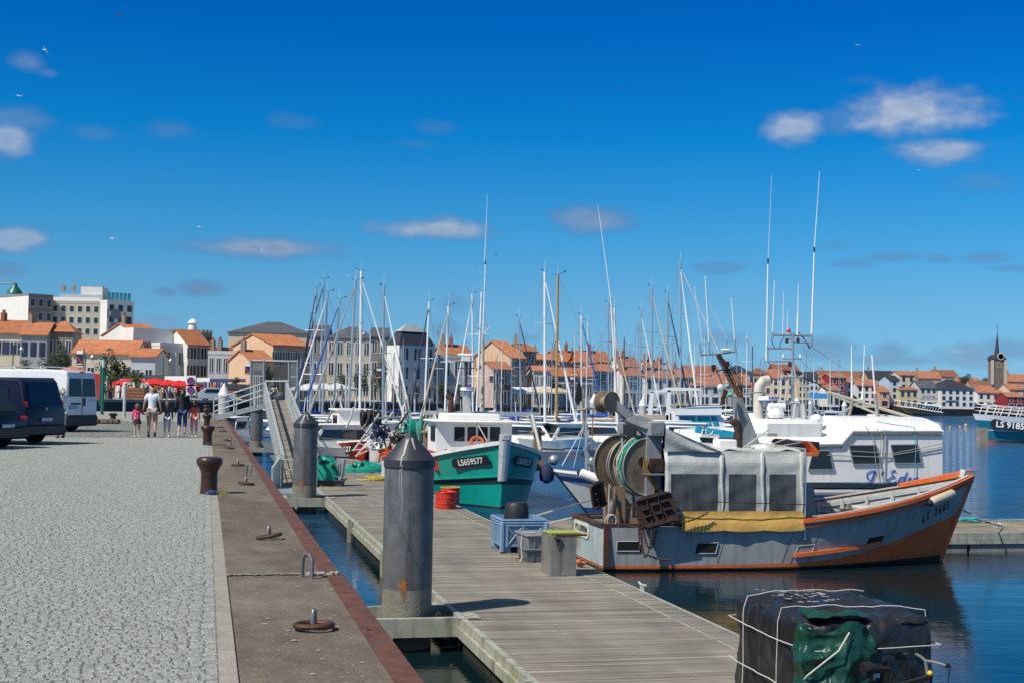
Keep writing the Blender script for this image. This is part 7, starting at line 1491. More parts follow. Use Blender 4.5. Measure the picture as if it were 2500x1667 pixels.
YT=[ # base px, top px, top y, distance, mast width, jib foot px, jib colour, cover, hull, mast material, description
(756,762,766,118,.13,None,'w','n','w',None,'small white yacht, short mast leftmost of the tall group by the gangway'),
(758,773,700,112,.16,730,'n','b','w',None,'white yacht with navy furled jib, its mast leftmost of the tall ones'),
(781,790,682,116,.15,716,'n','n','w',None,'white yacht with dark blue furled jib, second tall mast from the left'),
(787,800,713,108,.16,712,'w','c','w',None,'white yacht with white furled jib and cream boom cover, third tall mast from left'),
(815,829,730,104,.15,736,'b','b','w',None,'white yacht with bright blue and white furled jib slanting to the gangway'),
(850,868,685,92,.19,748,'g','n','w',None,'white yacht with grey furled jib and leaning silver mast left of the white one'),
(880,882,662,96,.20,1006,'w','w','w',M_mw,'white yacht with the tallest white mast in the left group'),
(937,937,700,88,.17,1022,'w','n','w',None,'white yacht with silver mast and white jib slanting right, in front of the slate-roofed building'),
(1036,1048,736,106,.17,1002,'n','w','w',M_mw,'white yacht with white mast and navy jib in front of the mansard building'),
(1087,1095,746,100,.17,1024,'t','w','w',M_mw,'white yacht with white mast and tan jib, left of the turquoise trawler mast'),
(1156,1153,717,128,.17,1104,'w','b','w',M_mw,'white yacht whose white mast stands just left of the trawler whip antenna'),
(1164,1176,712,120,.19,None,'w','n','w',M_mw,'white yacht with thick white mast right beside the trawler derrick post'),
(1273,1268,775,112,.12,1330,'n','b','w',None,'small yacht with grey mast and navy jib beside the peach gable'),
(1332,1330,664,92,.20,1412,'w','n','w',M_mw,'white yacht with tall thick white mast left of the tan mast'),
(1359,1362,671,90,.19,None,'w','n','p',M_mt,'pale blue yacht with tall tan mast and navy boom cover'),
(1421,1419,770,118,.16,1482,'b','b','w',M_mw,'white yacht with bright blue furled jib right of the orange flag'),
(1431,1435,785,150,.12,None,'w','n','w',M_mw,'small yacht with thin white mast right of the blue furled jib'),
(1487,1485,739,124,.16,1553,'t','b','w',None,'white yacht with tan furled jib slanting behind the power block'),
(1467,1467,813,190,.12,None,'w','w','w',None,'distant yacht with short grey mast left of the tan furled jib'),
(1494,1492,817,180,.13,None,'w','n','w',None,'distant yacht with thin grey mast just right of the power block'),
(1507,1500,752,108,.16,None,'w','c','w',M_mw,'white yacht with leaning white mast above the power block'),
(1525,1524,824,175,.15,None,'w','b','d',M_md,'distant dark-hulled yacht with a dark mast'),
(1557,1559,790,165,.14,None,'n','n','w',None,'yacht with slim grey mast close left of a taller silver one'),
(1563,1565,758,136,.16,1614,'w','b','w',None,'white yacht with silver mast and white jib left of the flybridge cruiser'),
(1594,1591,700,112,.18,1668,'t','n','w',None,'white yacht with tall silver mast and tan jib behind the flybridge cruiser'),
(1630,1630,717,116,.18,1687,'n','b','w',None,'white yacht with silver mast and spiral navy jib behind the flybridge cruiser'),
(1663,1661,637,114,.18,1694,'w','n','w',None,'white yacht with the highest mast of all, near the picture centre right'),
(1697,1696,840,200,.13,None,'w','w','w',M_mw,'distant yacht with white mast left of the trawler antennas'),
(1680,1681,863,220,.13,None,'w','w','w',None,'very distant yacht with short mast below the trawler antennas'),
(1722,1720,828,190,.13,None,'w','b','w',M_mw,'distant yacht with white mast behind the trawler antenna yard'),
(1738,1740,852,210,.12,None,'w','n','w',None,'distant yacht with thin mast behind the leaning trawler mast'),
(1800,1798,850,215,.12,None,'w','w','w',None,'distant yacht with grey mast right of the leaning trawler mast'),
(1822,1824,817,185,.15,None,'w','w','w',M_mw,'distant yacht with pale green-white mast before the dark slate roof'),
(1838,1837,846,195,.16,None,'n','n','d',M_md,'distant navy yacht with dark mast before the dark slate roof'),
(1856,1857,874,240,.13,None,'w','w','w',None,'distant yacht with short mast left of the white trawler mast'),
(1866,1867,870,245,.13,None,'w','b','w',None,'distant yacht close behind the cream ventilation pipe'),
(1899,1901,863,235,.14,None,'w','w','w',M_mw,'distant yacht seen between the arms of the white trawler mast'),
(1906,1907,896,250,.13,None,'w','w','w',M_mw,'distant yacht with very short mast by the white trawler mast'),
(1960,1961,884,245,.13,None,'w','w','w',M_mw,'distant yacht with short white mast before the yellow house'),
(1968,1969,857,240,.14,None,'w','n','w',None,'distant yacht with grey mast before the pale blue house'),
(1986,1987,884,260,.14,None,'w','w','w',M_mw,'distant yacht with white mast, fourth from the right end'),
(1999,1999,893,265,.14,None,'w','n','w',None,'distant yacht with grey mast, third from the right end'),
(2027,2027,874,250,.16,None,'w','w','w',M_mw,'distant yacht with white mast left of the dark red house'),
(2049,2048,869,255,.15,None,'w','b','w',None,'rightmost distant yacht, mast in front of the dark red house'),
(730,735,880,150,.12,None,'w','w','w',None,'low-masted white yacht behind the gate'),
(1012,1013,905,140,.12,None,'w','b','w',None,'white yacht with stubby mast before the palms'),
(1224,1226,842,160,.13,None,'w','n','w',M_mw,'yacht with slim white mast beside the red brick house'),
(1300,1302,905,170,.12,None,'w','b','w',None,'small yacht with short grey mast beside the thick white mast'),
(1545,1548,860,200,.12,None,'w','b','w',None,'distant yacht with grey mast right of the dark mast'),
(1608,1610,850,205,.13,None,'w','w','w',M_mw,'distant yacht with white mast before the white gabled house'),
(1647,1649,858,210,.12,None,'w','n','w',None,'distant yacht with thin mast before the orange roofs'),
(1385,1383,905,180,.12,None,'w','n','w',M_mw,'small yacht with short white mast right of the tan mast'),
(1772,1774,865,225,.12,None,'w','w','w',M_mw,'distant yacht with thin white mast just left of the rusty exhaust')]
for i_,(xb,yt,Y,cv,hl) in enumerate([(905,815,150,'n','w'),(985,845,145,'b','w'),(1068,800,150,'w','w'),(1132,838,160,'n','w'),(1249,858,165,'b','w'),(1347,838,150,'n','w'),(1404,818,140,'w','w'),(1447,848,170,'n','d'),(1536,842,180,'b','w'),(1579,830,175,'w','w'),(1618,842,165,'n','w'),(1641,822,170,'b','w'),(1712,858,185,'w','w'),(1755,842,190,'n','w'),(1785,880,200,'w','w'),(1812,886,205,'b','w'),(962,862,140,'n','w'),(1211,872,150,'w','w')]):
    YT.append((xb,xb+(i_%3)-1,yt,Y,.12,None,'w',cv,hl,M_mw if i_%3==0 else None,'second-row yacht, its thin mast '+{905:'above the nearest pile left side',985:'above the nearest pile cone',1068:'above the turquoise trawler wheelhouse left',1132:'above the radome',1249:'above the trawler stem',1347:'between the white and tan masts',1404:'beside the orange flag',1447:'right of the orange flag, on a navy hull',1536:'right of the power block',1579:'above the cruiser arch',1618:'above the cruiser bimini left end',1641:'above the cruiser bimini middle',1712:'above the cruiser bimini right end',1755:'just left of the trawler yard',1785:'right of the trawler yard',1812:'above the rusty exhaust fin',962:'left of the nearest pile tip',1211:'left of the trawler stem'}[xb]))
# thin distant rigs use the simple build
for r_ in YT: yacht(*r_[:10],label=r_[10],simple=r_[3]>140,stripe=(M_red if r_[8]=='p' else None),ang=(math.pi if r_[8]=='p' else None))
# ---------------------------------------------------------------- motor boats
def motorboat(px,Y,L,ang,label,col=None,top=None,name='motor_boat',hard=True):
    o=A(px,960,Y); o.z=0; t=thing(name,o,label,'motor boat','motor boats moored in the marina',ang); t['org_']=(0,0,0); fb=.9+L*.04
    H=Hull(L,L*.88,L*.34,lambda q:fb*(.8+.5*max(0,q-.3)**1.4),tm=.5,pt=2.4,pw=1.6,stern=.92,fl=.9,ns=10)
    b=MB(); H.skin([-1,.08,.5,.58,1],[1,0,1,0],b); b.build('hull',[M_gel,col or M_navy],t,local=True,ang=50); b=MB(); H.deck(b,lambda q:H.zs(q)-.12,n=8); b.build('deck',M_whiteD,t,local=True)
    x0,x1=L*.30,L*.66; hb=L*.125; z=fb*.75; b=MB(); b.hexa([(x0,-hb,z),(x1+L*.08,-hb,z),(x1+L*.08,hb,z),(x0,hb,z),(x0+.1,-hb*.85,z+1.25),(x1-.35,-hb*.8,z+1.25),(x1-.35,hb*.8,z+1.25),(x0+.1,hb*.85,z+1.25)]); c=b.build('cabin',M_gel,t,local=True,smooth=False)
    for sd in(-1,1): b=MB(); b.prism([(x0+.3,sd*hb*.94,z+.55),(x1-.05,sd*hb*.92,z+.55),(x1-.35,sd*hb*.87,z+1.05),(x0+.3,sd*hb*.88,z+1.05)],(0,sd*.03,0)); b.build('side_window',M_glass,c,local=True,smooth=False)
    b=MB(); b.prism([(x1+L*.045,-hb*.85,z+.5),(x1+L*.045,hb*.85,z+.5),(x1-.26,hb*.75,z+1.12),(x1-.26,-hb*.75,z+1.12)],(.03,0,.02)); b.build('windscreen',M_glass,c,local=True,smooth=False)
    b=MB(); b.bbox(((x0+x1)/2-.2,0,z+1.31),(x1-x0+.3,hb*1.9,.09),.03); b.build('roof',top or M_gel,t,local=True)
    b=MB(); r_=H.sheer(8,1,0,.45,.45,.98); r2=H.sheer(8,-1,0,.45,.45,.98)
    for q in(r_,r2): b.tube(q,.015,4)
    b.build('bow_rail',M_alu,t,local=True); b=MB(); b.cyl((x0+.5,0,z+1.3),(x0+.4,0,z+2.6),.02,n=4); b.build('aerial',M_white,t,local=True); return t
random.seed(5)
for i,(px,Y,L,a,l,c) in enumerate([(706,126,8,-1.9,'white motor boat moored just right of the gangway gate',None),(728,98,9,-1.2,'white motor cruiser with navy stripe behind the second pile',None),(905,82,7.5,-2.2,'white motor boat left of the red fishing boat cabin',M_bst),(968,98,8,-1.0,'white motor boat between the net crates and the palms',None),(985,72,8,-2.6,'white motor cruiser directly behind the nearest pile',M_blue),(1020,90,8,-.6,'white motor cruiser with blue stripe behind the turquoise trawler',M_bst),(1200,92,9,-2.8,'white motor cruiser whose windscreen shows above the trawler roof',None),(1240,110,8,-.4,'white motor boat right of the trawler derrick post',None),(1300,100,9,-2.7,'white motor boat beside the tan-masted yacht',M_bst),(1400,130,8,-1.7,'white cabin boat facing the camera below the orange flag',None),(1450,95,8,-2.9,'white motor boat behind the white trawler bow poles',M_red),(1545,92,8,-.3,'white motor boat left of the flybridge cruiser',M_bst),(1760,96,10,-2.9,'long white motor boat behind the leaning trawler mast',None),(1830,120,10,-.2,'white motor cruiser behind the cream ventilation pipe',None),(2045,225,9,-2.7,'small white boat near the far quay, right of the masts',None),(1985,215,9,-.6,'small white boat left of the far concrete steps',M_bst),(2010,200,8,-1.6,'small grey dinghy-like motor boat by the far pontoon',M_dark),(610,90,6.2,-1.75,'small white and red boat in the gap behind the third pile',M_red),(950,130,8,-2.0,'white motor boat under the slate-roofed building',M_blue),(860,105,8,-1.1,'white motor boat among the left group of masts',None),(1105,118,8,-2.3,'white motor boat behind the radome of the turquoise trawler',M_blue),(1275,84,7.5,-2.9,'white motor boat right of the turquoise trawler, low in the water',None),(1330,88,8,-.3,'white motor boat below the thick white mast',M_blue),(1490,86,7,-2.6,'small white boat behind the net drum',None),(1160,86,8,-.4,'white cabin boat behind the turquoise trawler roof',M_bst),(1420,112,8,-2.9,'white boat with blue stripe under the flag',M_blue),(1600,135,9,-.2,'white motor boat beyond the cruiser arch',None),(1680,130,9,-2.9,'white motor boat beyond the cruiser bimini',M_blue),(770,92,7,-1.0,'white motor boat just right of the second pile top',None),(820,98,7.5,-2.4,'white motor boat with blue stripe above the red fishing boat',M_bst),(1910,140,9,-2.8,'white motor boat behind the white trawler mast foot',None),(1060,105,8,-.7,'white motor boat behind the trawler exhaust pipe',None)]):
    motorboat(px,Y,L,a,l,c)
# flybridge cruiser with turquoise curtains
def cruiser():
    Y=104; o=A(1800,960,Y); o.z=0; ang=math.pi-.0; t=thing('motor_cruiser',A(1500,960,Y)*1.0,'white flybridge cruiser with turquoise curtained windows behind the grey trawler shelter','motor boat'); t.location.z=0; t['org_']=tuple(t.location)
    f=lambda px,py,d=0:A(px,py,Y+d)
    b=MB(); b.prism([f(1545,1040),f(1800,1050),f(1835,1040),f(1790,1105),f(1550,1105)],(0,3.6,0)); b.build('hull',M_gel,t,smooth=False)
    b=MB(); b.prism([f(1636,1008),f(1758,1004),f(1772,1048),f(1636,1048)],(0,3.2,0)); c=b.build('saloon',M_gel,t,smooth=False)
    for P in([(1657,1015),(1697,1015),(1697,1037),(1657,1037)],[(1703,1015),(1731,1015),(1738,1037),(1703,1037)],[(1735,1015),(1748,1015),(1756,1037),(1742,1037)]): b=MB(); b.prism([f(x,y,-.05) for x,y in P],(0,.03,0)); b.build('curtained_window',mat('turquoise_curtain',(.02,.30,.36),.4,var=.5,scale=1,stretch=(5,5,.3)),c,smooth=False)
    b=MB(); b.prism([f(1650,998,-.3),f(1762,985,-.3),f(1762,1012,-.3),f(1655,1012,-.3)],(0,3.8,0)); b.build('flybridge',M_gel,t,smooth=False)
    b=MB(); b.prism([f(1625,950),f(1640,945),f(1715,947),(f(1714,952)),f(1640,953)],(0,3.2,0)); b.build('bimini',M_gel,t,smooth=False)
    for P in([(1588,955),(1597,955),(1592,1012),(1582,1012)],[(1630,952),(1637,952),(1640,1040),(1625,1040)]): b=MB(); b.prism([f(x,y) for x,y in P],(0,.3,0)); b.build('arch_leg',M_gel,t,smooth=False)
    b=MB(); b.prism([f(1588,953),f(1637,951),f(1637,956),f(1588,958)],(0,.4,0)); b.build('arch_top',M_gel,t,smooth=False)
    b=MB(); b.tube([f(1635,990,-.4),f(1760,988,-.4)],.03,5); b.build('wooden_rail',M_wood,t); b=MB(); b.prism([f(1545,1012),f(1632,1012),f(1632,1042),f(1545,1042)],(0,2.5,0)); b.build('deck_tent',M_cream,t,smooth=False)
cruiser()
# small red-hulled fishing boat with black reels
def red_boat():
    Y=68; ang=-1.2; bw=A(897,960,Y); o=Vector((bw.x-7.4*math.cos(ang),Y-7.4*math.sin(ang),0)); t=thing('fishing_boat',o,'small red-hulled fishing boat with white cabin and black net reels','fishing boat',rot=ang); t['org_']=(0,0,0)
    H=Hull(7.5,6.6,2.8,lambda q:1.15+.7*max(0,q-.4)**1.5,tm=.5,pt=2.4,pw=1.6,stern=.9,fl=.9,ns=14); b=MB(); H.skin([-1,.05,.25,1],[0,1,0],b); b.build('hull',[M_red,M_yellow],t,local=True,ang=50); b=MB(); H.rail(b,.1,.08,.02,.02); b.build('gunwale',M_white,t,local=True); b=MB(); H.deck(b,lambda q:H.zs(q)-.3,n=8); b.build('deck',M_whiteD,t,local=True)
    b=MB(); b.box((4.2,0,2.0),(1.6,1.7,1.9)); b.bbox((4.2,0,3.0),(1.9,2.0,.1),.03); c=b.build('cabin',M_white,t,local=True,smooth=False)
    for y in(-.86,.86): b=MB(); b.box((4.2,y,2.4),(.9,.03,.6)); b.build('window',M_glass,c,local=True,smooth=False)
    p=H.pt3(.84,.72,-1); plate_text(t,'LS 527',.38,p+Vector((0,-.06,0)),H.pt3(.9,.72,-1)-H.pt3(.8,.72,-1),(0,0,1),M_letw,M_letk,1.5,.48,.014,'number_board')
    for i in range(4): b=MB(); b.torus((1.6+.35*i,.2,2.2),.62,.11,(1,.2,0),18,6); b.build('net_reel',M_black,t,local=True)
    for P in([(1.0,-1,1),(2.0,0,4.3)],[(1.0,1,1),(2.0,0,4.3)],[(3.2,.3,1.2),(1.0,.2,3.4)],[(3.0,0,3),(3.0,0,5.2)]): b=MB(); b.tube(P,.05,6); b.build('gallows_pole',M_alup,t,local=True)
red_boat()
def clutter_boat():
    Y=72; ang=-1.3; o=A(938,960,Y); o.z=0; t=thing('fishing_boat',o,'cluttered white fishing boat with teal net drums just left of the turquoise trawler','fishing boat',rot=ang); t['org_']=(0,0,0)
    H=Hull(7.6,6.8,2.7,lambda q:1.05+.6*max(0,q-.4)**1.5,tm=.5,pt=2.4,pw=1.6,stern=.9,fl=.9,ns=14); b=MB(); H.skin([-1,.05,.25,1],[1,0,0],b); b.build('hull',[M_wh,M_dark],t,local=True,ang=50); b=MB(); H.deck(b,lambda q:H.zs(q)-.2,n=8); b.build('deck',M_whiteD,t,local=True)
    b=MB(); b.box((3.9,0,1.75),(1.1,1.3,1.3)); b.bbox((3.9,0,2.45),(1.4,1.5,.08),.03); c=b.build('cabin',M_white,t,local=True,smooth=False)
    b=MB(); b.box((3.9,.67,1.95),(.55,.03,.4)); b.build('window',M_glass,c,local=True,smooth=False)
    for i in range(3): b=MB(); b.lathe([(.32,-.25),(.4,-.2),(.3,-.1),(.34,0),(.29,.1),(.4,.2),(.34,.25)],(1.0+.75*i,.3-.3*i,1.75+.2*i),16,(.3,1,0)); b.build('net_drum',M_teal,t,local=True)
    for P,m_ in(([(5.0,.6,1),(4.2,.2,4.2)],M_alup),([(5.6,-.4,1),(4.0,.4,3.6)],M_alup),([(2.4,.8,1),(2.4,.8,3.6)],M_rust),([(2.0,.8,1),(3.0,.8,3.9)],M_rust),([(6.2,.4,1.2),(4.4,.4,3.8)],M_roped),([(.6,0,1),(.6,0,4.6)],M_alup)): b=MB(); b.tube(P,.045,6); b.build('gear_pole',m_,t,local=True)
    for i in range(8): b=MB(); b.tube([(5.2+rng.normal(0,.4),.5,1.0),(5.0+rng.normal(0,.5),.6,1.6),(4.7+rng.normal(0,.6),.5,2.4)],.04,5); b.build('gear_stick',M_rustd if i%2 else M_wood,t,local=True)
clutter_boat()
for i in range(4):
    c=A(884+13*i,1019,66); b=MB(); b.torus(c,.36,.07,(1,.25,0),20,7); b.torus(c+Vector((.09,0,0)),.30,.05,(1,.25,0),18,6); b.build('net_reel',M_black,label='black net reel above the red boat, %s from the left'%('first','second','third','fourth')[i],cat='net reel',group='black net reels above the red boat')
for i,(xa,ya,xb,yb,m_) in enumerate([(862,1100,925,1010,M_alup),(868,1115,960,1005,M_rope),(905,1090,945,1015,M_alup),(925,1125,940,1035,M_rustd),(935,1120,975,1030,M_rust),(948,1128,930,1050,M_wood),(955,1120,990,1045,M_rustd),(978,1100,985,990,M_alup),(890,1045,905,1000,M_rustd),(965,1045,1000,1000,M_rustd),(845,1045,862,995,M_alup),(915,1020,1000,1018,M_alup),(930,1035,1010,1030,M_white)]):
    b=MB(); a,c=A(xa,ya,62),A(xb,yb,64); b.tube([a,a.lerp(c,.5)+Vector((.05,0,.03)),c],.05,6); b.build('gear_pole',m_,smooth=False,label='pole or spar in the cluttered gear left of the turquoise trawler',cat='pole',group='jumbled poles of the fishing gear')
for i,(px,py,r_,m_,l) in enumerate([(948,1108,.34,M_orange,'crumpled orange oilskins in the gear beside the turquoise trawler'),(925,1060,.4,M_navy,'navy tarpaulin heap in the gear above the green net'),(975,1075,.42,M_rustd,'dark rusty gear heap left of the turquoise trawler'),(1000,1050,.45,M_teal,'turquoise net hanging beside the turquoise trawler wheelhouse'),(905,1082,.26,M_white,'crumpled white sacking among the fishing gear')]):
    c=A(px,py,61); b=MB()
    for k in range(90):
        q=c+Vector((rng.normal(0,r_*.55),rng.normal(0,r_*.4),rng.normal(0,r_*.45))); s1=.05+.12*rng.random(); b.add([q,q+Vector((s1,rng.normal(0,.04),rng.normal(0,.06))),q+Vector((s1*.7+rng.normal(0,.05),.05,s1)),q+Vector((rng.normal(0,.05),rng.normal(0,.05),s1*.8))],[(0,1,2,3)])
        if k%4==0: b.tube([q,q+Vector((rng.normal(0,.2),0,rng.normal(0,.15))),q+Vector((rng.normal(0,.25),0,rng.normal(-.1,.25)))],.014,4)
    b.build('gear_heap',m_,smooth=False,label=l,cat='gear')
# big blue-green trawler cut off by the right edge
def far_trawler():
    Y=137; ang=math.pi+.10; g=A(2375,960,Y); L=22; o=Vector((g.x+L*math.cos(.10),Y+L*math.sin(.10),0)); t=thing('trawler',o,'blue-green trawler with white rails cut off by the right edge','fishing boat',rot=ang); t['org_']=(0,0,0)
    H=Hull(22,20.6,6,lambda q:2.3+1.0*max(0,q-.5)**1.5*1.6,tm=.55,pt=2.4,pw=1.7,stern=.9,fl=.9,ns=20); b=MB(); H.skin([-1,.07,.42,.45,.78,1],[1,0,2,0,2],b); b.build('hull',[mat('petrol_blue_hull',(.01,.19,.25),.35,var=.12,scale=.8,streak=.2),M_ho,M_white],t,local=True,ang=50)
    b=MB(); H.deck(b,lambda q:H.zs(q)-.6,n=8); b.build('deck',M_whiteD,t,local=True)
    for dz in(.35,.7,1.0):
        for sd in(-1,1): b=MB(); b.tube(H.sheer(14,sd,0,dz,.5,.985),.035,5); b.build('rail',M_white,t,local=True)
    for sd in(-1,1):
        for q in [.55+.045*i for i in range(10)]: b=MB(); p=H.pt3(q,1,sd); b.cyl(p,p+Vector((-.4,0,1.0)),.035,n=5); b.build('rail_post',M_white,t,local=True)
    p=H.pt3(.855,.64,1); plate_text(t,'LS 918513',.85,p+Vector((0,.12,0)),H.pt3(.80,.62,1)-H.pt3(.91,.66,1),(0,0,1),M_letw,M_letk,4.6,1.1,.03,'number_board',bold=.02)
    b=MB(); b.box((12.6,0,4.2),(3.2,4.2,3.6)); b.build('wheelhouse',M_red,t,local=True,smooth=False); b=MB(); b.bbox((12.6,0,6.1),(3.8,4.8,.25),.05); b.build('roof',M_dark,t,local=True)
far_trawler()
b=MB(); p=A(2372,1060,120); b.hexa([Vector((p.x+x,118+y,z)) for z in(-1,1.75) for x,y in((0,0),(.75,0),(.65,.5),(-.1,.5))]); b.build('concrete_block',mat('stained_concrete',(.25,.22,.18),.9,var=.3,scale=1.2,col2=(.12,.09,.06)),smooth=False,label='stained concrete block in the water at the bow of the far trawler',cat='concrete block')
for i,(px,py,r_,l) in enumerate([(2319,1040,.13,'small yellow buoy, leftmost of the floating ones'),(2344,1039,.13,'small yellow buoy left of the big yellow one'),(2358,1036,.21,'largest yellow buoy, left of the concrete block'),(2393,1062,.14,'yellow buoy floating at the foot of the concrete block')]):
    g=G(px,py+3,0); b=MB(); b.ball(g+Vector((0,0,r_*.6)),r_*1.35,7); b.build('buoy',M_yellow,label=l,cat='buoy',group='yellow buoys')
# far pontoons with white-capped piles
for i,(px,Y,zt,w,l) in enumerate([(1905+40,150,4.2,1.3,'fat grey pile with white cone behind the white trawler mast'),(1980,185,4.3,.7,'slim white pile with white cone before the far quay'),(2062,200,4.0,.8,'pale concrete pile right of the far small boats'),(1451,128,4.2,.8,'pale pile with white cone right of the orange flag'),(1570,120,4.0,.7,'pale pile with white cone left of the flybridge cruiser'),(547,92,4.4,.75,'white pile with pale cone seen through the access steps')]):
    o=A(px,960,Y); o.z=0; t=thing('marina_pile',o,l,'pile','white-capped marina piles'); b=MB(); b.cyl(o-Vector((0,0,1)),o+Vector((0,0,zt-.8)),w/2,n=16); b.build('shaft',M_alup,t); b=MB(); b.lathe([(w/2+.03,zt-.85),(w/2+.03,zt-.75),(.02,zt)],o,16); b.build('cap',M_white,t)
for i,(xa,xb,Y,l) in enumerate([(1020,1480,78,'dark-edged pontoon behind the turquoise trawler'),(760,1000,120,'floating walkway among the left group of yachts'),(1400,1900,135,'floating walkway among the right group of yachts'),(1880,2085,225,'far floating walkway beside the small boats'),(640,740,100,'short walkway by the second pile')]):
    a,c=A(xa,960,Y),A(xb,960,Y*1.0+6); a.z=c.z=0; b=MB(); n_=Vector((0,1.6,0)); b.hexa([a,c,c+n_,a+n_]+[x+Vector((0,0,.5)) for x in(a,c,c+n_,a+n_)]); b.build('pontoon',M_alup if i else M_gal,smooth=False,label=l,cat='pontoon')
# orange flag and burgees
t=thing('flag',A(1397,935,105),'orange triangular flag flying above the marina','flag'); b=MB(); b.cyl(A(1403,1030,105),A(1397,848,105),.03,n=5); b.build('staff',M_rust,t); b=MB(); b.grid([[A(1397,850,105),A(1394,868,105.2),A(1384,887,105)],[A(1401,862,105.3),A(1398,874,105.1),A(1393,881,105.3)],[A(1403,876,105),A(1400,877,105.2),A(1397,880,105)]]); b.build('cloth',M_orange,t)
# ---------------------------------------------------------------- the town behind the harbour
def rooftile():
    m_=bpy.data.materials.new('orange_roof_tiles'); m_.use_nodes=True; nt=m_.node_tree; b=nt.nodes['Principled BSDF']; L=nt.links.new; b.inputs['Roughness'].default_value=.85
    tc=nt.nodes.new('ShaderNodeTexCoord'); oi=nt.nodes.new('ShaderNodeObjectInfo')
    n=nt.nodes.new('ShaderNodeTexNoise'); n.inputs['Scale'].default_value=1.1; n.inputs['Detail'].default_value=8; n.inputs['Roughness'].default_value=.75; L(tc.outputs['Object'],n.inputs['Vector'])
    w=nt.nodes.new('ShaderNodeTexWave'); w.inputs['Scale'].default_value=1.35; w.inputs['Distortion'].default_value=.6; L(tc.outputs['Object'],w.inputs['Vector'])
    c=nt.nodes.new('ShaderNodeValToRGB'); L(n.outputs[0],c.inputs[0]); e=c.color_ramp.elements; e[0].position=.3; e[0].color=(.30,.095,.04,1); e[1].position=.68; e[1].color=(.60,.235,.105,1)
    r=nt.nodes.new('ShaderNodeMapRange'); L(w.outputs[0],r.inputs[0]); r.inputs[3].default_value=.78; r.inputs[4].default_value=1.1
    mx=nt.nodes.new('ShaderNodeMixRGB'); mx.blend_type='MULTIPLY'; mx.inputs[0].default_value=1; L(c.outputs[0],mx.inputs[1]); L(r.outputs[0],mx.inputs[2])
    r2=nt.nodes.new('ShaderNodeMapRange'); L(oi.outputs['Random'],r2.inputs[0]); r2.inputs[3].default_value=.8; r2.inputs[4].default_value=1.15
    m2=nt.nodes.new('ShaderNodeMixRGB'); m2.blend_type='MULTIPLY'; m2.inputs[0].default_value=1; L(mx.outputs[0],m2.inputs[1]); L(r2.outputs[0],m2.inputs[2]); L(m2.outputs[0],b.inputs['Base Color']); return m_
RT=rooftile(); RS=mat('slate_roof',(.085,.09,.105),.6,var=.3,scale=1.5,col2=(.13,.13,.14)); RF=mat('faded_brown_red_tiles',(.36,.15,.085),.85,var=.35,scale=.9,col2=(.24,.11,.07)); RD=mat('dark_slate_roof',(.035,.038,.055),.55,var=.25,scale=1.5); RZ=mat('zinc_roof',(.42,.45,.46),.5,.2,var=.15,scale=.8); RB=mat('old_brown_tiles',(.22,.09,.05),.85,var=.35,scale=1.2)
W=lambda n,c,v=.08,s=0:mat(n,c,.9,var=v,scale=.5,streak=s,bump=.2,bscale=3)
WW=W('white_render',(.72,.71,.67),.06,.15); WC=W('cream_render',(.60,.53,.41),.08,.2); WG=W('grey_and_shade_render',(.33,.35,.38),.1,.2); WB=W('brown_grey_and_shade_render',(.24,.21,.19),.12,.3); WP=W('peach_render',(.66,.44,.28),.06,.1); WPk=W('pink_render',(.55,.40,.34)); WSt=W('rubble_stone',(.30,.25,.20),.3,.2); WLb=W('pale_blue_render',(.42,.55,.64)); WR=W('dark_red_render',(.26,.02,.03)); WY=W('yellow_render',(.62,.48,.24)); WOr=W('salmon_render',(.70,.33,.20)); WGw=W('grey_white_and_shade_render',(.52,.54,.55),.07,.2); WBg=W('pale_beige_stone',(.50,.46,.37),.1,.25); WTa=W('tan_and_shade_render',(.40,.31,.24),.1,.2); WBr=W('red_brick',(.28,.10,.06),.2)  # grey, grey-white, brown-grey, tan also paint shade on fronts of paler houses
PANE=mat('window_glass_dark',(.03,.04,.05),.15,var=.4,scale=.3); SHW=mat('white_shutter',(.62,.62,.60),.6,var=.08); SHB=mat('navy_shutter',(.02,.03,.10),.6,var=.1); SHG=mat('grey_shutter',(.20,.23,.24),.6,var=.1)
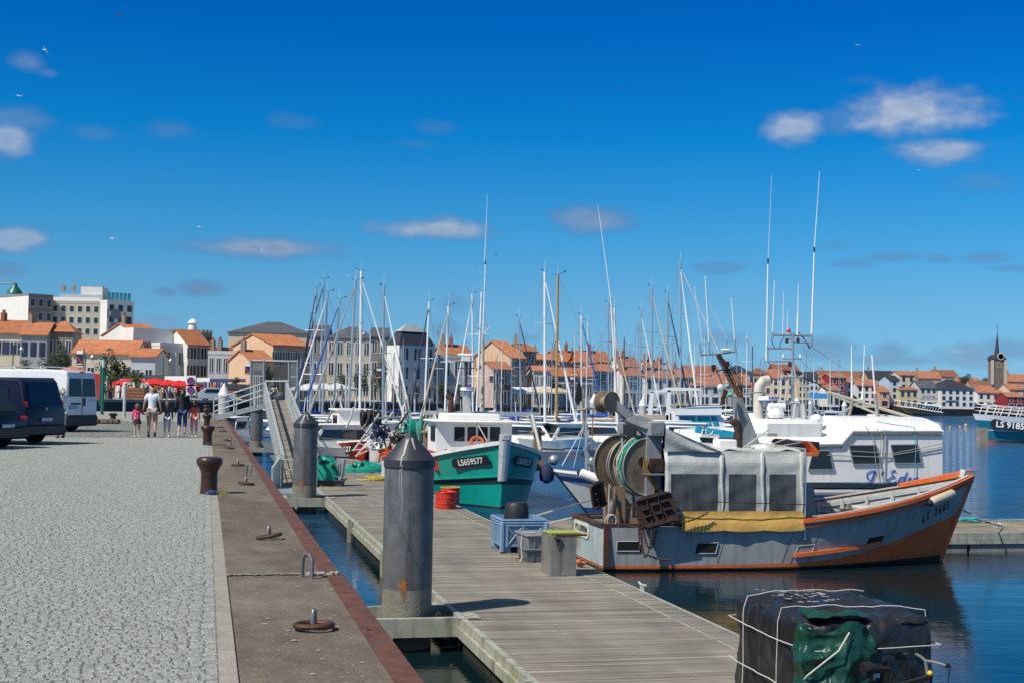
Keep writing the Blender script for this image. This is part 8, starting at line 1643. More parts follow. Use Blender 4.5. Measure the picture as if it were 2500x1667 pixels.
def building(x0,xs,x1,ye,yr,Y,wall,side=None,roof=RT,rt='g',nx=3,ny=2,label='',phi=None,shut=None,win=(.55,.8),top=None,chim=0,floors=None,depth=None,name='house',big=False,wframe=SHW,z0=2.7,cat='house'):
    if xs is not None and x0>-50 and Y<345: phi=math.degrees(-math.atan((xs-1250)/FPX))+(34 if Y<260 else 28)
    if phi is None: phi=8
    ph=math.radians(phi); fd=Vector((math.cos(ph),math.sin(ph),0)); sd=Vector((-math.sin(ph),math.cos(ph),0))
    cx=xs if xs is not None else x0; r=ray(cx,ye); t_=Y/r.y; Cn=Vector((r.x*t_,Y,0)); ze=HC+r.z*t_
    def along(d,px):
        a=(px-1250)/FPX+.00; k=(a*Cn.y-Cn.x)/(d.x-a*d.y); return max(k,1.5)
    Lf=along(fd,x1); Ls=along(sd,x0) if xs is not None else (depth or 9)
    Ls=min(Ls,60)
    zr=A(cx,yr,Y+ (Ls*.45)).z if rt!='f' else ze
    o=Cn.copy(); o.z=z0; t=thing(name,o,label,cat); P=lambda a,b_,z:Cn+fd*a+sd*b_+Vector((0,0,z))
    b=MB(); zb=z0-.5
    if rt=='g': # ridge parallel to the front
        V=[P(0,0,zb),P(Lf,0,zb),P(Lf,Ls,zb),P(0,Ls,zb),P(0,0,ze),P(Lf,0,ze),P(Lf,Ls,ze),P(0,Ls,ze),P(0,Ls/2,zr),P(Lf,Ls/2,zr)]
        b.mi(0).add(V,[(0,1,5,4),(2,3,7,6)]); b.mi(1).add(V,[(3,0,4,8,7),(1,2,6,9,5)]); 
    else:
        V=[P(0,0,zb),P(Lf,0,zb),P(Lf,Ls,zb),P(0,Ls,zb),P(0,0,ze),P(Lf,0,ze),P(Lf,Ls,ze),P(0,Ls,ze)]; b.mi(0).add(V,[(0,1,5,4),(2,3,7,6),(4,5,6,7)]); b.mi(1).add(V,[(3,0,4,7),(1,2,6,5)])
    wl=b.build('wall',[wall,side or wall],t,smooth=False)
    b=MB(); e=.35
    if rt=='g':
        for s_ in(0,1):
            y0=-e if s_==0 else Ls+e; zl=ze-(zr-ze)*e/(Ls/2); a=[P(-.2,y0,zl),P(Lf+.2,y0,zl),P(Lf+.2,Ls/2,zr+.02),P(-.2,Ls/2,zr+.02)]; a=a if s_==0 else a[::-1]; b.hexa([q+Vector((0,0,.03)) for q in a]+[q+Vector((0,0,.22)) for q in a])
    elif rt=='h':
        r1=min(Lf*.42,Ls*.5); a=[P(-e,-e,ze),P(Lf+e,-e,ze),P(Lf+e,Ls+e,ze),P(-e,Ls+e,ze)]; c=[P(r1,Ls/2,zr),P(Lf-r1,Ls/2,zr)] if Lf>r1*2.02 else [P(Lf/2-.05,Ls/2,zr),P(Lf/2+.05,Ls/2,zr)]
        b.add([q+Vector((0,0,.05)) for q in a]+c,[(0,1,5,4),(1,2,5),(2,3,4,5),(3,0,4),(3,2,1,0)])
    elif rt=='m':
        k=.9; zt=A(cx,yr,Y).z; a=[P(-.1,-.1,ze),P(Lf+.1,-.1,ze),P(Lf+.1,Ls+.1,ze),P(-.1,Ls+.1,ze)]; c=[P(k,k,zt),P(Lf-k,k,zt),P(Lf-k,Ls-k,zt),P(k,Ls-k,zt)]; b.hexa([q+Vector((0,0,.04)) for q in a]+c)
    else:
        h=.5; 
        for (a0,b0,a1,b1) in((-.05,-.05,Lf+.05,.2),(-.05,Ls-.2,Lf+.05,Ls+.05),(-.05,.2,.2,Ls-.2),(Lf-.2,.2,Lf+.05,Ls-.2)): b.hexa([P(a0,b0,ze+.01),P(a1,b0,ze+.01),P(a1,b1,ze+.01),P(a0,b1,ze+.01),P(a0,b0,ze+h),P(a1,b0,ze+h),P(a1,b1,ze+h),P(a0,b1,ze+h)])
    rf=b.build('roof' if rt!='f' else 'parapet',roof if rt!='f' else (top or wall),t,smooth=False)
    if rt=='m' and top: 
        zt=A(cx,yr,Y).z; z2=A(cx,top,Y+Ls*.4).z; b=MB(); c=[P(.7,.7,zt+.02),P(Lf-.7,.7,zt+.02),P(Lf-.7,Ls-.7,zt+.02),P(.7,Ls-.7,zt+.02)]; b.add(c+[P(Lf*.35,Ls/2,z2),P(Lf*.65,Ls/2,z2)],[(0,1,5,4),(1,2,5),(2,3,4,5),(3,0,4),(3,2,1,0)]); b.build('upper_roof',RZ,rf,smooth=False)
    for i in range(chim):
        b=MB(); q=P(Lf*(.15+.6*i/max(1,chim-.01)),Ls*.5,zr-.5); b.box(q+Vector((0,0,.9)),(.6,1.2,1.9)); b.mi(1)
        for k in(-.3,.3): b.cyl(q+Vector((0,k,1.85)),q+Vector((0,k,2.3)),.14,n=6)
        b.build('chimney',[WBr if i%2 else WSt,RT],rf,smooth=False)
    fh=(ze-z0)/max(1,ny); 
    for j in range(ny):
        for i in range(nx):
            cxx=Lf*(i+.5)/nx; ww=min(win[0]*1.7,Lf/nx*.5)/1.0; hh=min(fh*.62,1.9)*win[1]/.8; zc=z0+fh*(j+.52)
            if j==0 and not big: hh=fh*.72; zc=z0+fh*.40; ww=Lf/nx*.62
            b=MB(); b.hexa([P(cxx+sx*(ww/2+.12),-.05 if k<1 else .02,zc+sz*(hh/2+.12)) for sz in(-1,1) for (sx,k) in((-1,0),(1,0),(1,1),(-1,1))]); w_=b.build('window',wframe,t,smooth=False)
            b=MB(); b.mi(0).hexa([P(cxx+sx*ww/2,-.075 if k<1 else -.052,zc+sz*hh/2) for sz in(-1,1) for (sx,k) in((-1,0),(1,0),(1,1),(-1,1))]); 
            if hh/ww>1.1 and Y<260: b.mi(1).hexa([P(cxx+sx*.05,-.10 if k<1 else -.076,zc+sz*hh/2) for sz in(-1,1) for (sx,k) in((-1,0),(1,0),(1,1),(-1,1))])
            b.build('pane',[PANE,wframe],w_,smooth=False)
            if shut and (j>0 or big):
                for s_ in(-1,1):
                    b=MB(); xa=cxx+s_*(ww/2+.12+ww*.27); b.hexa([P(xa+sx*ww*.25,-.09 if k<1 else -.02,zc+sz*hh/2) for sz in(-1,1) for (sx,k) in((-1,0),(1,0),(1,1),(-1,1))]); b.build('shutter',shut,w_,smooth=False)
    return t,P,Lf,Ls,ze,zr
Bd=building
# --- left: blocks of flats behind
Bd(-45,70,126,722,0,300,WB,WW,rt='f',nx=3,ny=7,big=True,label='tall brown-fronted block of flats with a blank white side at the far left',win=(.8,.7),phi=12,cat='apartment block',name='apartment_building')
r_=Bd(126,None,242,740,0,306,WBg,WBg,rt='f',nx=6,ny=8,big=True,label='wide cream block of flats with white roof railing and rows of dark square windows',win=(.85,.65),phi=4,depth=16,cat='apartment block',name='apartment_building')
t,P,Lf,Ls,ze,zr=r_
b=MB(); b.hexa([P(a,c,z) for z in(ze+.05,ze+2.3) for a,c in((1,3),(Lf*.98,3),(Lf*.98,13),(1,13))]); b.build('penthouse',WGw,t,smooth=False); b=MB(); b.hexa([P(a,c,z) for z in(ze+2.35,ze+4.2) for a,c in((Lf*.5,4),(Lf*.95,4),(Lf*.95,10),(Lf*.5,10))]); b.build('lift_housing',WW,t,smooth=False)
b=MB(); b.hexa([P(a,c,z) for z in(ze+.5,ze+1.4) for a,c in((0,-.1),(Lf,-.1),(Lf,0),(0,0))]); b.build('railing',M_white,t,smooth=False)
for i in range(5): b=MB(); q=P(1+i*Lf*.2,6,ze+3.3); b.box(q+Vector((0,0,.6)),(.8,.8,1.3)); b.build('chimney',WSt,t,smooth=False)
t,P,Lf,Ls,ze,zr=Bd(242,262,324,738,0,302,WW,WW,rt='f',nx=3,ny=8,big=True,label='modern white block of flats with grey panels and glass roof screens',win=(1.0,.7),phi=6,cat='apartment block',name='apartment_building')
for i,(a,c,z) in enumerate([(.14,.50,.87),(.14,.50,.72),(.0,.05,.87),(.60,.8,.72)]): b=MB(); zz=2.7+(ze-2.7)*z; b.hexa([P(Lf*q,k,z_) for z_ in(zz-1.0,zz+1.1) for q,k in((a,-.13),(c,-.13),(c,-.11),(a,-.11))]); b.build('grey_panel',SHG,t,smooth=False)
for i in range(6): b=MB(); b.hexa([P(.5+i*Lf/6.6+q,c,z) for z in(ze+.6,ze+2.4) for q,c in((0,1),(.8,1),(.8,1.05),(0,1.05))]); b.build('glass_screen',mat('cyan_glass',(.10,.42,.45),.1,var=.1),t,smooth=False)
# --- left: quayside houses
Bd(-60,None,52,812,783,204,WC,None,nx=3,ny=2,chim=2,shut=SHB,phi=8,label='cream house with navy shutters at the far left edge')
Bd(50,None,114,817,789,203,WG,None,nx=3,ny=2,phi=8,shut=None,wframe=SHB,label='blue-grey house with blue windows and small balconies',chim=1)
Bd(112,None,178,810,783,206,WB,None,rt='h',nx=3,ny=2,phi=10,label='grey-brown house with hipped orange roof behind the olive tree')
Bd(177,None,330,862,832,192,WC,None,nx=5,ny=1,phi=3,label='long low cream house with wide orange roof behind the round tree',big=True)
Bd(318,None,380,871,853,184,WGw,None,nx=2,ny=1,phi=3,label='low grey-white house with sloping orange roof, right end of the long low row',big=True)
t,P,Lf,Ls,ze,zr=Bd(249,336,400,818,793,210,WW,WW,nx=2,ny=3,phi=16,label='large white gabled house with brick chimney and orange roof',chim=1)
t,P,Lf,Ls,ze,zr=Bd(330,391,460,844,0,198,WGw,WW,rt='f',nx=2,ny=2,phi=14,label='ornate grey-white house with garlands and a roof balustrade',top=WW)  # greyer front render paints shade in; the left side keeps the lit white
b=MB(); b.hexa([P(a,c,z) for z in(ze+.55,ze+2.6) for a,c in((-3,2.5),(Lf*.9,2.5),(Lf*.9,6),(-3,6))]); b.build('roof_room',WW,t,smooth=False)
b=MB()
for i in range(3): b.bbox(P(Lf*(.05+.45*i),-.12,(ze+2.7)/2+1),(.5,.2,(ze-2.7)*.5),.05)
b.build('pilaster',SHW,t,smooth=False)
Bd(400,459,510,841,808,200,WGw,WW,nx=2,ny=3,phi=16,label='grey-white house with long orange roof beside the ornate house',shut=SHG)  # grey-white front is the white wall with shade painted in
Bd(508,None,577,864,0,186,WGw,None,rt='f',nx=4,ny=2,phi=10,label='low grey-white house with a balustrade along its flat top',top=SHW)
for i,(px,Y,h) in enumerate([(537,215,848),(520,220,852)]): Bd(px-14,px,px+46,866,850,Y,WW,WC,nx=1,ny=1,phi=14,label=('orange-roofed house peeping over the balustrade','second orange roof left of the small peach house')[i],chim=1)
Bd(560,613,668,881,857,182,WP,WP,nx=1,ny=1,phi=28,label='small peach house with stone chimney behind the gangway gate',chim=1)
Bd(569,667,760,843,819,192,WTa,WP,nx=5,ny=2,phi=26,shut=SHG,label='large peach house, lit gable left and shaded windowed front')  # tan front is the peach wall with its shade painted in
Bd(557,None,760,812,783,236,WC,None,roof=RS,rt='h',nx=4,ny=2,phi=6,label='long cream hall with a big dark slate roof',depth=18,big=True,win=(.9,.5),cat='building',name='building')
Bd(757,None,800,822,797,214,WB,None,roof=RS,rt='g',nx=2,ny=3,phi=4,label='shaded brown wing left of the pale civic building',cat='building',name='building')
Bd(799,None,906,826,796,212,WBg,None,roof=RS,rt='h',nx=5,ny=3,phi=0,label='pale stone civic building with slate roof and white-framed windows',big=True,win=(.75,.8),cat='building',name='building')
Bd(905,None,945,822,803,212,WB,None,roof=RS,rt='g',nx=2,ny=3,phi=4,label='shaded brown wing right of the pale civic building',cat='building',name='building')
Bd(945,975,1061,841,808,190,WGw,WW,roof=RD,rt='m',top=791,nx=3,ny=3,phi=24,label='four-storey white building with a dark mansard roof',big=True,win=(1.0,.8),cat='building',name='building')  # front walls take a painted shade tone of the white side
Bd(1052,None,1158,873,0,196,WG,None,rt='f',nx=4,ny=2,phi=8,label='grey flat-topped building with tall dark windows beside the mansard building',big=True,win=(1.1,.9),cat='building',name='building')
Bd(1058,1086,1150,863,843,216,WSt,WSt,nx=1,ny=3,phi=20,chim=2,label='rough stone house with orange roof above the grey building')
Bd(1155,1249,1282,874,836,200,WTa,WP,nx=2,ny=3,phi=30,label='peach house with the big lit gable in the middle of the town',shut=SHG)  # darker tan front paints shade beside the lit peach gable
Bd(1232,1277,1310,858,842,218,WB,WTa,nx=2,ny=4,phi=22,label='tall tan house behind the peach gable',chim=1)  # brown-grey front is painted shade on the tan house
Bd(1168,1206,1250,901,885,180,WBr,WPk,nx=2,ny=2,phi=22,label='small dark brick house with orange roof below the peach gable')
Bd(1306,None,1354,878,866,224,WPk,None,nx=2,ny=3,phi=6,chim=1,label='pale pink house with a white chimney')
Bd(1303,None,1345,905,895,200,WC,None,nx=3,ny=2,phi=6,label='low cream house between the white and tan masts')
Bd(1322,1366,1452,882,858,228,WTa,WTa,nx=4,ny=3,phi=14,chim=2,label='broad beige house with orange roof behind the orange flag')
Bd(1340,None,1452,918,899,206,WG,None,nx=5,ny=1,phi=6,shut=SHG,label='low grey house with shallow orange roof near the flag',big=True)
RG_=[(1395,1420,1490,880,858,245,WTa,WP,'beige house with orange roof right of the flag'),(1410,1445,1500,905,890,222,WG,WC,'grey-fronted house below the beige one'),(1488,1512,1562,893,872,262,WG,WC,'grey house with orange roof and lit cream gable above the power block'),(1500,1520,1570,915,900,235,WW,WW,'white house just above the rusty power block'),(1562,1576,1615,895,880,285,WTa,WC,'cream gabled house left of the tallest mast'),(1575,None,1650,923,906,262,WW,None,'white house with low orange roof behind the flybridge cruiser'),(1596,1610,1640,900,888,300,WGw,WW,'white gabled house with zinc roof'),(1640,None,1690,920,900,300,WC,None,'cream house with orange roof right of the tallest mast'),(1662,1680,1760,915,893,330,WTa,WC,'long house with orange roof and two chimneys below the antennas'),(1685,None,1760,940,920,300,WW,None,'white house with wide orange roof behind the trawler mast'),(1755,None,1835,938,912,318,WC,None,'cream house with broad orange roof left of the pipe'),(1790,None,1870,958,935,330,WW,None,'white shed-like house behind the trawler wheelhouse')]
for a,s_,c,ye,yr,Y,w1,w2,l in RG_: Bd(a,s_,c,ye,yr,Y,w1,w2,nx=3,ny=2,phi=10,chim=random.choice((0,1,2)),label=l,roof=RZ if 'zinc' in l else (RF if Y>255 else RT))  # fronts darker than their gable sides have shade painted into the render
Bd(1775,None,1842,912,891,400,WGw,None,roof=RD,rt='h',nx=5,ny=3,phi=4,label='pale house with big dark hipped slate roof',big=True)
Bd(1838,None,1880,912,897,410,WTa,None,roof=RB,rt='h',nx=3,ny=2,phi=4,label='tan house with brown hipped roof right of the slate one')
Bd(1866,None,1960,922,899,405,WC,None,roof=RF,nx=5,ny=3,phi=3,rt='h',depth=26,label='large yellow-cream building with very broad orange roof',cat='building',name='building')
Bd(1890,None,1952,903,890,450,WR,None,roof=RB,nx=2,ny=1,phi=3,label='red-roofed block rising behind the broad orange roof')
RR=[(1950,1978,925,908,400,WY,RD,3,4,'yellow house with brown beams'),(1976,2001,921,908,400,WLb,RD,2,4,'first pale blue house, left of the red one'),(2000,2023,935,918,398,WLb,RF,2,3,'second pale blue house, next to the red one'),(2028,2067,921,912,392,WR,RF,2,4,'dark red house with white corner stones and white windows'),(2020,2052,952,940,388,WW,RF,2,1,'low white house in front of the dark red one'),(2065,2106,932,921,398,WLb,RF,2,3,'pale blue house with orange roof right of the red one'),(2092,2141,940,926,395,WW,RF,3,3,'white house with veranda balconies'),(2148,2173,956,943,390,WOr,RF,1,2,'small salmon-pink house between white and blue ones'),(2172,2197,927,917,394,WLb,RD,1,4,'narrow pale blue three-storey house'),(2197,2235,915,906,412,WC,RF,2,4,'tall pale house with a wedge roof'),(2196,2242,951,945,392,WY,RF,3,2,'yellow house with blue painted signs'),(2246,2289,946,929,400,WGw,RS,3,3,'grey-white house with dark mansard dormers'),(2387,2440,958,948,430,WW,RF,3,2,'low white house left of the church foot'),(2437,2467,962,952,430,WW,RF,2,2,'plain white house below the church tower'),(2465,2500,950,937,428,WC,RF,1,2,'cream house with balcony at the right edge'),(2340,2400,938,922,520,WTa,RF,3,1,'orange-roofed house on the rise left of the church'),(2375,2440,945,930,480,WTa,RB,3,1,'brown-roofed house before the church'),(2400,2432,952,941,455,WPk,RF,2,1,'small orange-roofed house below the church clock'),(2460,2540,930,913,520,WTa,RF,3,1,'large orange roof right of the church tower'),(2240,2300,922,906,520,WTa,RF,3,1,'orange roof behind the mansard house'),(2284,2340,918,903,540,WGw,RB,3,1,'brown gable roof behind the dark hipped roof'),(2120,2188,922,905,470,WTa,RD,4,1,'long dark slate roof behind the veranda house'),(1996,2122,922,905,480,WTa,RB,6,1,'very long brown tiled roof behind the red house'),(2175,2200,915,906,500,WTa,RF,1,1,'small orange roof left of the tall pale house'),(2460,2500,968,958,420,WR,RF,2,2,'low red-roofed house at the right edge')]
for a,c,ye,yr,Y,w1,rf,nx,ny,l in RR: Bd(a,None,c,ye,yr,Y,w1,None,roof=rf,nx=nx,ny=ny,phi=2,label=l,chim=1 if c-a>40 else 0,depth=10)
Bd(2296,None,2380,949,924,398,WW,None,roof=RD,rt='h',nx=5,ny=3,phi=2,label='big white house with steep dark hipped roof',big=True,depth=14)
def sign(txt,px,py,Y,size,m_,label): 
    pass
for txt,px,py,Y,sz,l in(('TABAC  PRESSE',2267,967,398.5,1.35,'shop fascia'),):
    t=thing('shop_sign',A(px,py,Y),'long shop sign reading TABAC PRESSE on the mansard house','sign'); b=MB(); q=A(px,py,Y); b.box(q,(4.8,.1,.5)); b.build('board',SHW,t,smooth=False); text('lettering',txt,.55,M_letk,t,q+Vector((0,-.08,0)),frame((1,0,0),(0,0,1)))
# church
def church():
    Y=470; q=lambda px,py:A(px,py,Y); t=thing('church_tower',Vector((q(2436,960).x,Y,2.7)),'dark stone church tower with a clock and slender pointed spire','church'); x0,x1=q(2416,938).x,q(2457,938).x; cx=(x0+x1)/2+.3; w=(x1-x0)*.76; x0,x1=cx-w/2,cx+w/2; z=lambda py:q(2436,py).z
    b=MB(); b.box((cx,Y+w/2,(z(878)+1)/2),(w,w,z(878)-1)); tw=b.build('tower',W('dark_church_stone',(.17,.145,.125),.25,.2),t,smooth=False); b=MB()
    for x in(x0,x1): b.box((x,Y-.05,(z(878)+z(938))/2),(.9,.5,z(878)-z(938)))
    b.build('quoins',WBg,tw,smooth=False)
    zb=z(878); b=MB(); pr=[(.56,0),(.55,.10),(.50,.24),(.40,.36),(.28,.42)]
    rows=[[Vector((cx+sx*w*r,Y+w/2+sy*w*r,zb+h*w)) for sx,sy in((-1,-1),(1,-1),(1,1),(-1,1),(-1,-1))] for r,h in pr]; b.grid(rows); b.add(rows[-1][:4],[(0,1,2,3)]); b.add(rows[0][:4],[(3,2,1,0)]); b.build('dome',RD,t,smooth=False)
    b=MB(); zs=zb+.40*w; b.cyl((cx,Y+w/2,zs),(cx+.3,Y+w/2,z(810)),w*.21,.05,n=8); b.build('spire',RD,t,smooth=False,); b=MB(); b.cyl((cx+.3,Y+w/2,z(812)),(cx+.3,Y+w/2,z(792)),.07,n=5); b.cyl((cx-.35,Y+w/2,z(797)),(cx+.95,Y+w/2,z(797)),.06,n=5); b.build('cross',M_black,t)
    b=MB(); c=Vector((cx+.5,Y-.35,z(869.5))); b.lathe([(.95,0),(.95,.2),(1.25,.2),(1.25,-.1)],c,24,(0,-1,0)); b.build('clock_surround',WBg,t); b=MB(); b.lathe([(.01,.22),(.93,.22)],c,24,(0,-1,0)); k=b.build('clock_face',M_white,t); b=MB(); b.box(c+Vector((0,-.27,.35)),(.10,.04,.7)); b.box(c+Vector((.22,-.27,-.1)),(.5,.04,.10)); b.build('clock_hand',M_black,k,smooth=False)
    for dx in(-.25,.75):
        b=MB(); b.box((cx+.25+dx*1.1,Y-.03,(z(882)+z(896))/2),(.75,.1,z(882)-z(896))); b.build('belfry_window',WBg,t,smooth=False); b=MB(); b.box((cx+.25+dx*1.1,Y-.10,(z(882)+z(896))/2),(.4,.04,(z(882)-z(896))*.85)); b.build('louvre',M_black,t,smooth=False)
church()
def fort():
    Y=330; t=thing('castle_tower',Vector((A(476,960,Y).x,Y+5,2.7)),'round grey castle tower with battlements and a white lantern on top','tower'); c=A(476,960,Y); r=(A(507,900,Y).x-A(446,900,Y).x)/2; z=lambda py:A(476,py,Y).z; M=W('grey_castle_stone',(.22,.21,.19),.35,.2)
    b=MB(); b.lathe([(r*.93,2),(r*.93,z(836)),(r,z(826)),(r,z(812)),(r*.85,z(812))],(c.x,Y+r,0),28); b.build('wall',M,t,ang=30)
    for i in range(18): b=MB(); a=2*math.pi*i/18; b.box((c.x+r*.94*math.cos(a),Y+r+r*.94*math.sin(a),z(809)),(r*.17,r*.17,z(805)-z(813)),Matrix.Rotation(a,3,'Z')); b.build('merlon',M,t,smooth=False)
    for i in range(22): b=MB(); a=2*math.pi*i/22; b.cyl((c.x+r*1.0*math.cos(a),Y+r+r*1.0*math.sin(a),z(832)),(c.x+r*1.02*math.cos(a),Y+r+r*1.02*math.sin(a),z(822)),.22,n=6); b.build('corbel_arch',M_black,t)
    lx=A(463,800,Y).x; b=MB(); b.lathe([(1.1,z(812)),(1.1,z(797)),(.9,z(797)),(.9,z(788)),(1.25,z(788)),(1.1,z(784)),(.5,z(779)),(.1,z(777))],(lx,Y+r,0),16); b.build('lantern',M_white,t)
fort()
# ---------------------------------------------------------------- trees and palms
M_leaf=mat('olive_leaves',(.055,.075,.035),.7,var=.4,scale=2,island=.45); M_leafd=mat('dark_green_leaves',(.022,.045,.018),.7,var=.4,scale=2,island=.45); M_palm=mat('palm_fronds',(.10,.13,.035),.6,var=.3,scale=3,island=.4); M_bark=mat('grey_brown_bark',(.12,.09,.07),.9,var=.3,scale=6)
def tree_mesh(seed,n,lf,m_):
    r_=np.random.default_rng(seed); b=MB(); cl=[(r_.normal(0,.42),r_.normal(0,.42),r_.normal(.1,.36),r_.uniform(.28,.5)) for _ in range(15)]
    for i in range(n):
        x,y,z,rr=cl[r_.integers(len(cl))]; d=r_.normal(0,1,3); d/=np.linalg.norm(d); q=np.array([x,y,z])+d*rr*r_.uniform(.55,1)**.5
        u=r_.normal(0,1,3); u/=np.linalg.norm(u); w=np.cross(u,d); w/=np.linalg.norm(w)+1e-6; s_=lf*r_.uniform(.6,1.3); P=[q+u*s_,q+w*s_*.55,q-u*s_,q-w*s_*.55]; b.add([Vector(p) for p in P],[(0,1,2,3)])
    return b
def tree(px,yb,yt,Y,wpx,label,m_=None,seed=1,n=1500,kind='tree'):
    m_=m_ or M_leafd; o=A(px,yb,Y); o.z=2.7; zt=A(px,yt,Y).z; h=zt-2.7; w=wpx/FPX*Y; t=thing('tree',o,label,'tree'); ch=min(h*.8,w*1.3)
    b=tree_mesh(seed,n,.075,m_); b.v=[(o.x+v[0]*w*.5,o.y+v[1]*w*.5,zt-ch*.5+v[2]*ch*.5-.1*ch) for v in b.v]; b.build('crown',m_,t,smooth=False)
    b=MB(); b.tube([o,o+Vector((.1,0,h*.25)),o+Vector((-.05,0,h*.55))],.2,7,True,[w*.05,w*.035,w*.02])
    for a in(0,2,4): b.tube([o+Vector((.05,0,h*.3)),o+Vector((w*.2*math.cos(a),w*.2*math.sin(a),h*.55))],.1,5,True,[w*.025,w*.01])
    b.build('trunk',M_bark,t); return t
for i,(px,yb,yt,Y,w,l,m_) in enumerate([(146,960,838,185,64,'grey-green olive tree before the brown-grey house',M_leaf),(276,960,852,170,72,'dark round tree above the blue and white van roofs',M_leafd),(650,965,885,168,44,'dark tree seen through the gate panel',M_leafd),(625,965,900,160,30,'smaller dark tree just left of the one in the gate',M_leafd),(880,970,892,185,46,'dark bushy tree before the pale civic building',M_leafd),(835,970,905,180,34,'low dark tree left of the bushy one',M_leafd),(930,970,876,180,54,'broad green tree right of the civic building',M_leaf),(1075,975,925,170,30,'low green tree behind the palms',M_leaf),(576,965,912,176,24,'small tree beside the low grey-white house',M_leafd),(481,965,926,172,28,'clipped green tree behind the parking sign',M_leafd),(2356,950,908,520,34,'dark pine clump on the hill left of the church',M_leafd),(2400,950,912,530,40,'dark pine row between the houses and church tower',M_leafd),(2470,950,914,530,36,'dark trees just right of the church tower',M_leafd),(2240,985,925,430,16,'narrow dark conifer between two houses',M_leafd)]): tree(px,yb,yt,Y,w,l,m_,seed=i+1,n=1400)
def palm(px,yc,Y,rpx,label,seed=0):
    o=A(px,960,Y); o.z=2.7; zc=A(px,yc,Y).z; r=rpx/FPX*Y; t=thing('palm_tree',o,label,'palm','palms along the far quay'); b=MB(); b.tube([o,o+Vector((0,0,(zc-2.7)*.6)),Vector((o.x,o.y,zc))],.2,9,True,[.36,.28,.34]); b.build('trunk',M_bark,t); r_=np.random.default_rng(seed); b=MB()
    for i in range(30):
        a=r_.uniform(0,6.283); e=r_.uniform(-.15,1.25); P=[]; 
        for k in range(7): q=k/6; P.append(Vector((o.x,o.y,zc))+Vector((math.cos(a)*math.cos(e)*r*q*1.1,math.sin(a)*math.cos(e)*r*q*1.1,math.sin(e)*r*q*1.1-.75*r*q*q*(1.1-.6*math.sin(e)))))
        for k in range(6):
            for s_ in(-1,1):
                for f_ in(0,.33,.66):
                    p=P[k].lerp(P[k+1],f_); d=(P[k+1]-P[k]).normalized(); w=d.cross(Vector((0,0,1)))*s_; L=r*.26*math.sin(math.pi*min(1,(k+f_)/6+.12)); tip=p+w*L+d*L*.7-Vector((0,0,L*.35)); b.add([p,p+d*r*.045,tip],[(0,1,2)])
    b.build('crown',M_palm,t,smooth=False)
for i,(px,yc,Y,r,l) in enumerate([(62,893,150,30,'palm whose crown shows above the white van roof at far left'),(267,922,150,32,'palm left of the bigger one, behind the green posts'),(335,926,146,38,'biggest palm, growing from a brown planter on the far quay'),(1014,945,170,15,'small palm left of another before the grey building'),(1071,940,172,17,'small palm between two others before the grey building'),(1118,946,170,15,'small palm before the flat grey building, right of two'),(1222,945,175,15,'small palm beneath the brick house'),(962,945,170,14,'leftmost small palm beside the broad green tree')]): palm(px,yc,Y,r,l,i)
# ---------------------------------------------------------------- life on the far quay
o=A(335,963,146); o.z=2.7; t=thing('planter',o,'brown slatted planter under the biggest palm','planter'); b=MB(); b.hexa([o+Vector((x,y,z)) for z in(0,1.3) for x,y in((-1.0,-1.0),(1.0,-1.0),(1.0,1),(-1,1))]); b.build('box',M_wood,t,smooth=False); b=MB()
for k in range(4): b.box(o+Vector((0,-1.02,.15+.33*k)),(2.1,.05,.24))
b.build('slats',mat('pale_brown_planks',(.28,.13,.06),.7,var=.3,scale=4),t,smooth=False)
def parasol(px,py,Y,w,m_,label,grp=None,folded=False):
    o=A(px,960,Y); o.z=2.7; zt=A(px,py,Y).z; t=thing('parasol',o,label,'parasol',grp); b=MB(); b.cyl(o,Vector((o.x,o.y,zt)),.04,n=6); b.build('pole',M_dark,t); b=MB()
    if folded: b.lathe([(.05,zt-2.0),(.26,zt-1.8),(.22,zt-.9),(.08,zt-.1),(.02,zt)],(o.x,o.y,0),10)
    else: b.lathe([(w/2,zt-.9),(w/2,zt-.68),(w*.25,zt-.32),(.03,zt)],(o.x,o.y,0),8)
    b.build('canopy',m_,t,smooth=folded)
RP=mat('red_awning',(.62,.02,.01),.8,var=.1); PU=mat('purple_canvas',(.12,.08,.26),.8,var=.1)
for i,(px,py,l) in enumerate([(312,922,'leftmost red parasol, behind the big palm'),(345,925,'red parasol right of the big palm'),(378,922,'red parasol with the brightest lit top, third from left'),(408,925,'red parasol above the bald man'),(436,927,'rightmost red parasol, left of the parking sign')]): parasol(px,py,158,5.0,RP,l,'red parasols of the cafe terrace')
for px,py,m_,l in((522,932,M_orange,'folded orange parasol behind the white steps'),(572,935,M_orange,'folded orange parasol right of the dark van'),(500,929,PU,'folded purple parasol left of the orange one'),(533,930,PU,'folded purple parasol between the silver car and dark van')): parasol(px,py,158,1,m_,l,None,True)
for i,px in enumerate((758,790,823,1245,1285,1330,1362)): parasol(px,934 if px<1000 else 944,160 if px<1000 else 185,5.2 if px<1000 else 4.2,M_cream if i in(5,6) else SHW,'off-white cafe parasol, number %s from the left along the waterfront'%('one two three four five six seven'.split()[i]),'pale parasols along the waterfront')
def awning(xa,xb,yt,yb,Y,m_,label):
    a,c=A(xa,yt,Y),A(xb,yt,Y); d,e=A(xb,yb,Y-2.5),A(xa,yb,Y-2.5); b=MB(); b.hexa([a,c,d,e]+[q+Vector((0,0,.08)) for q in(a,c,d,e)]); b.build('awning',m_,smooth=False,label=label,cat='awning')
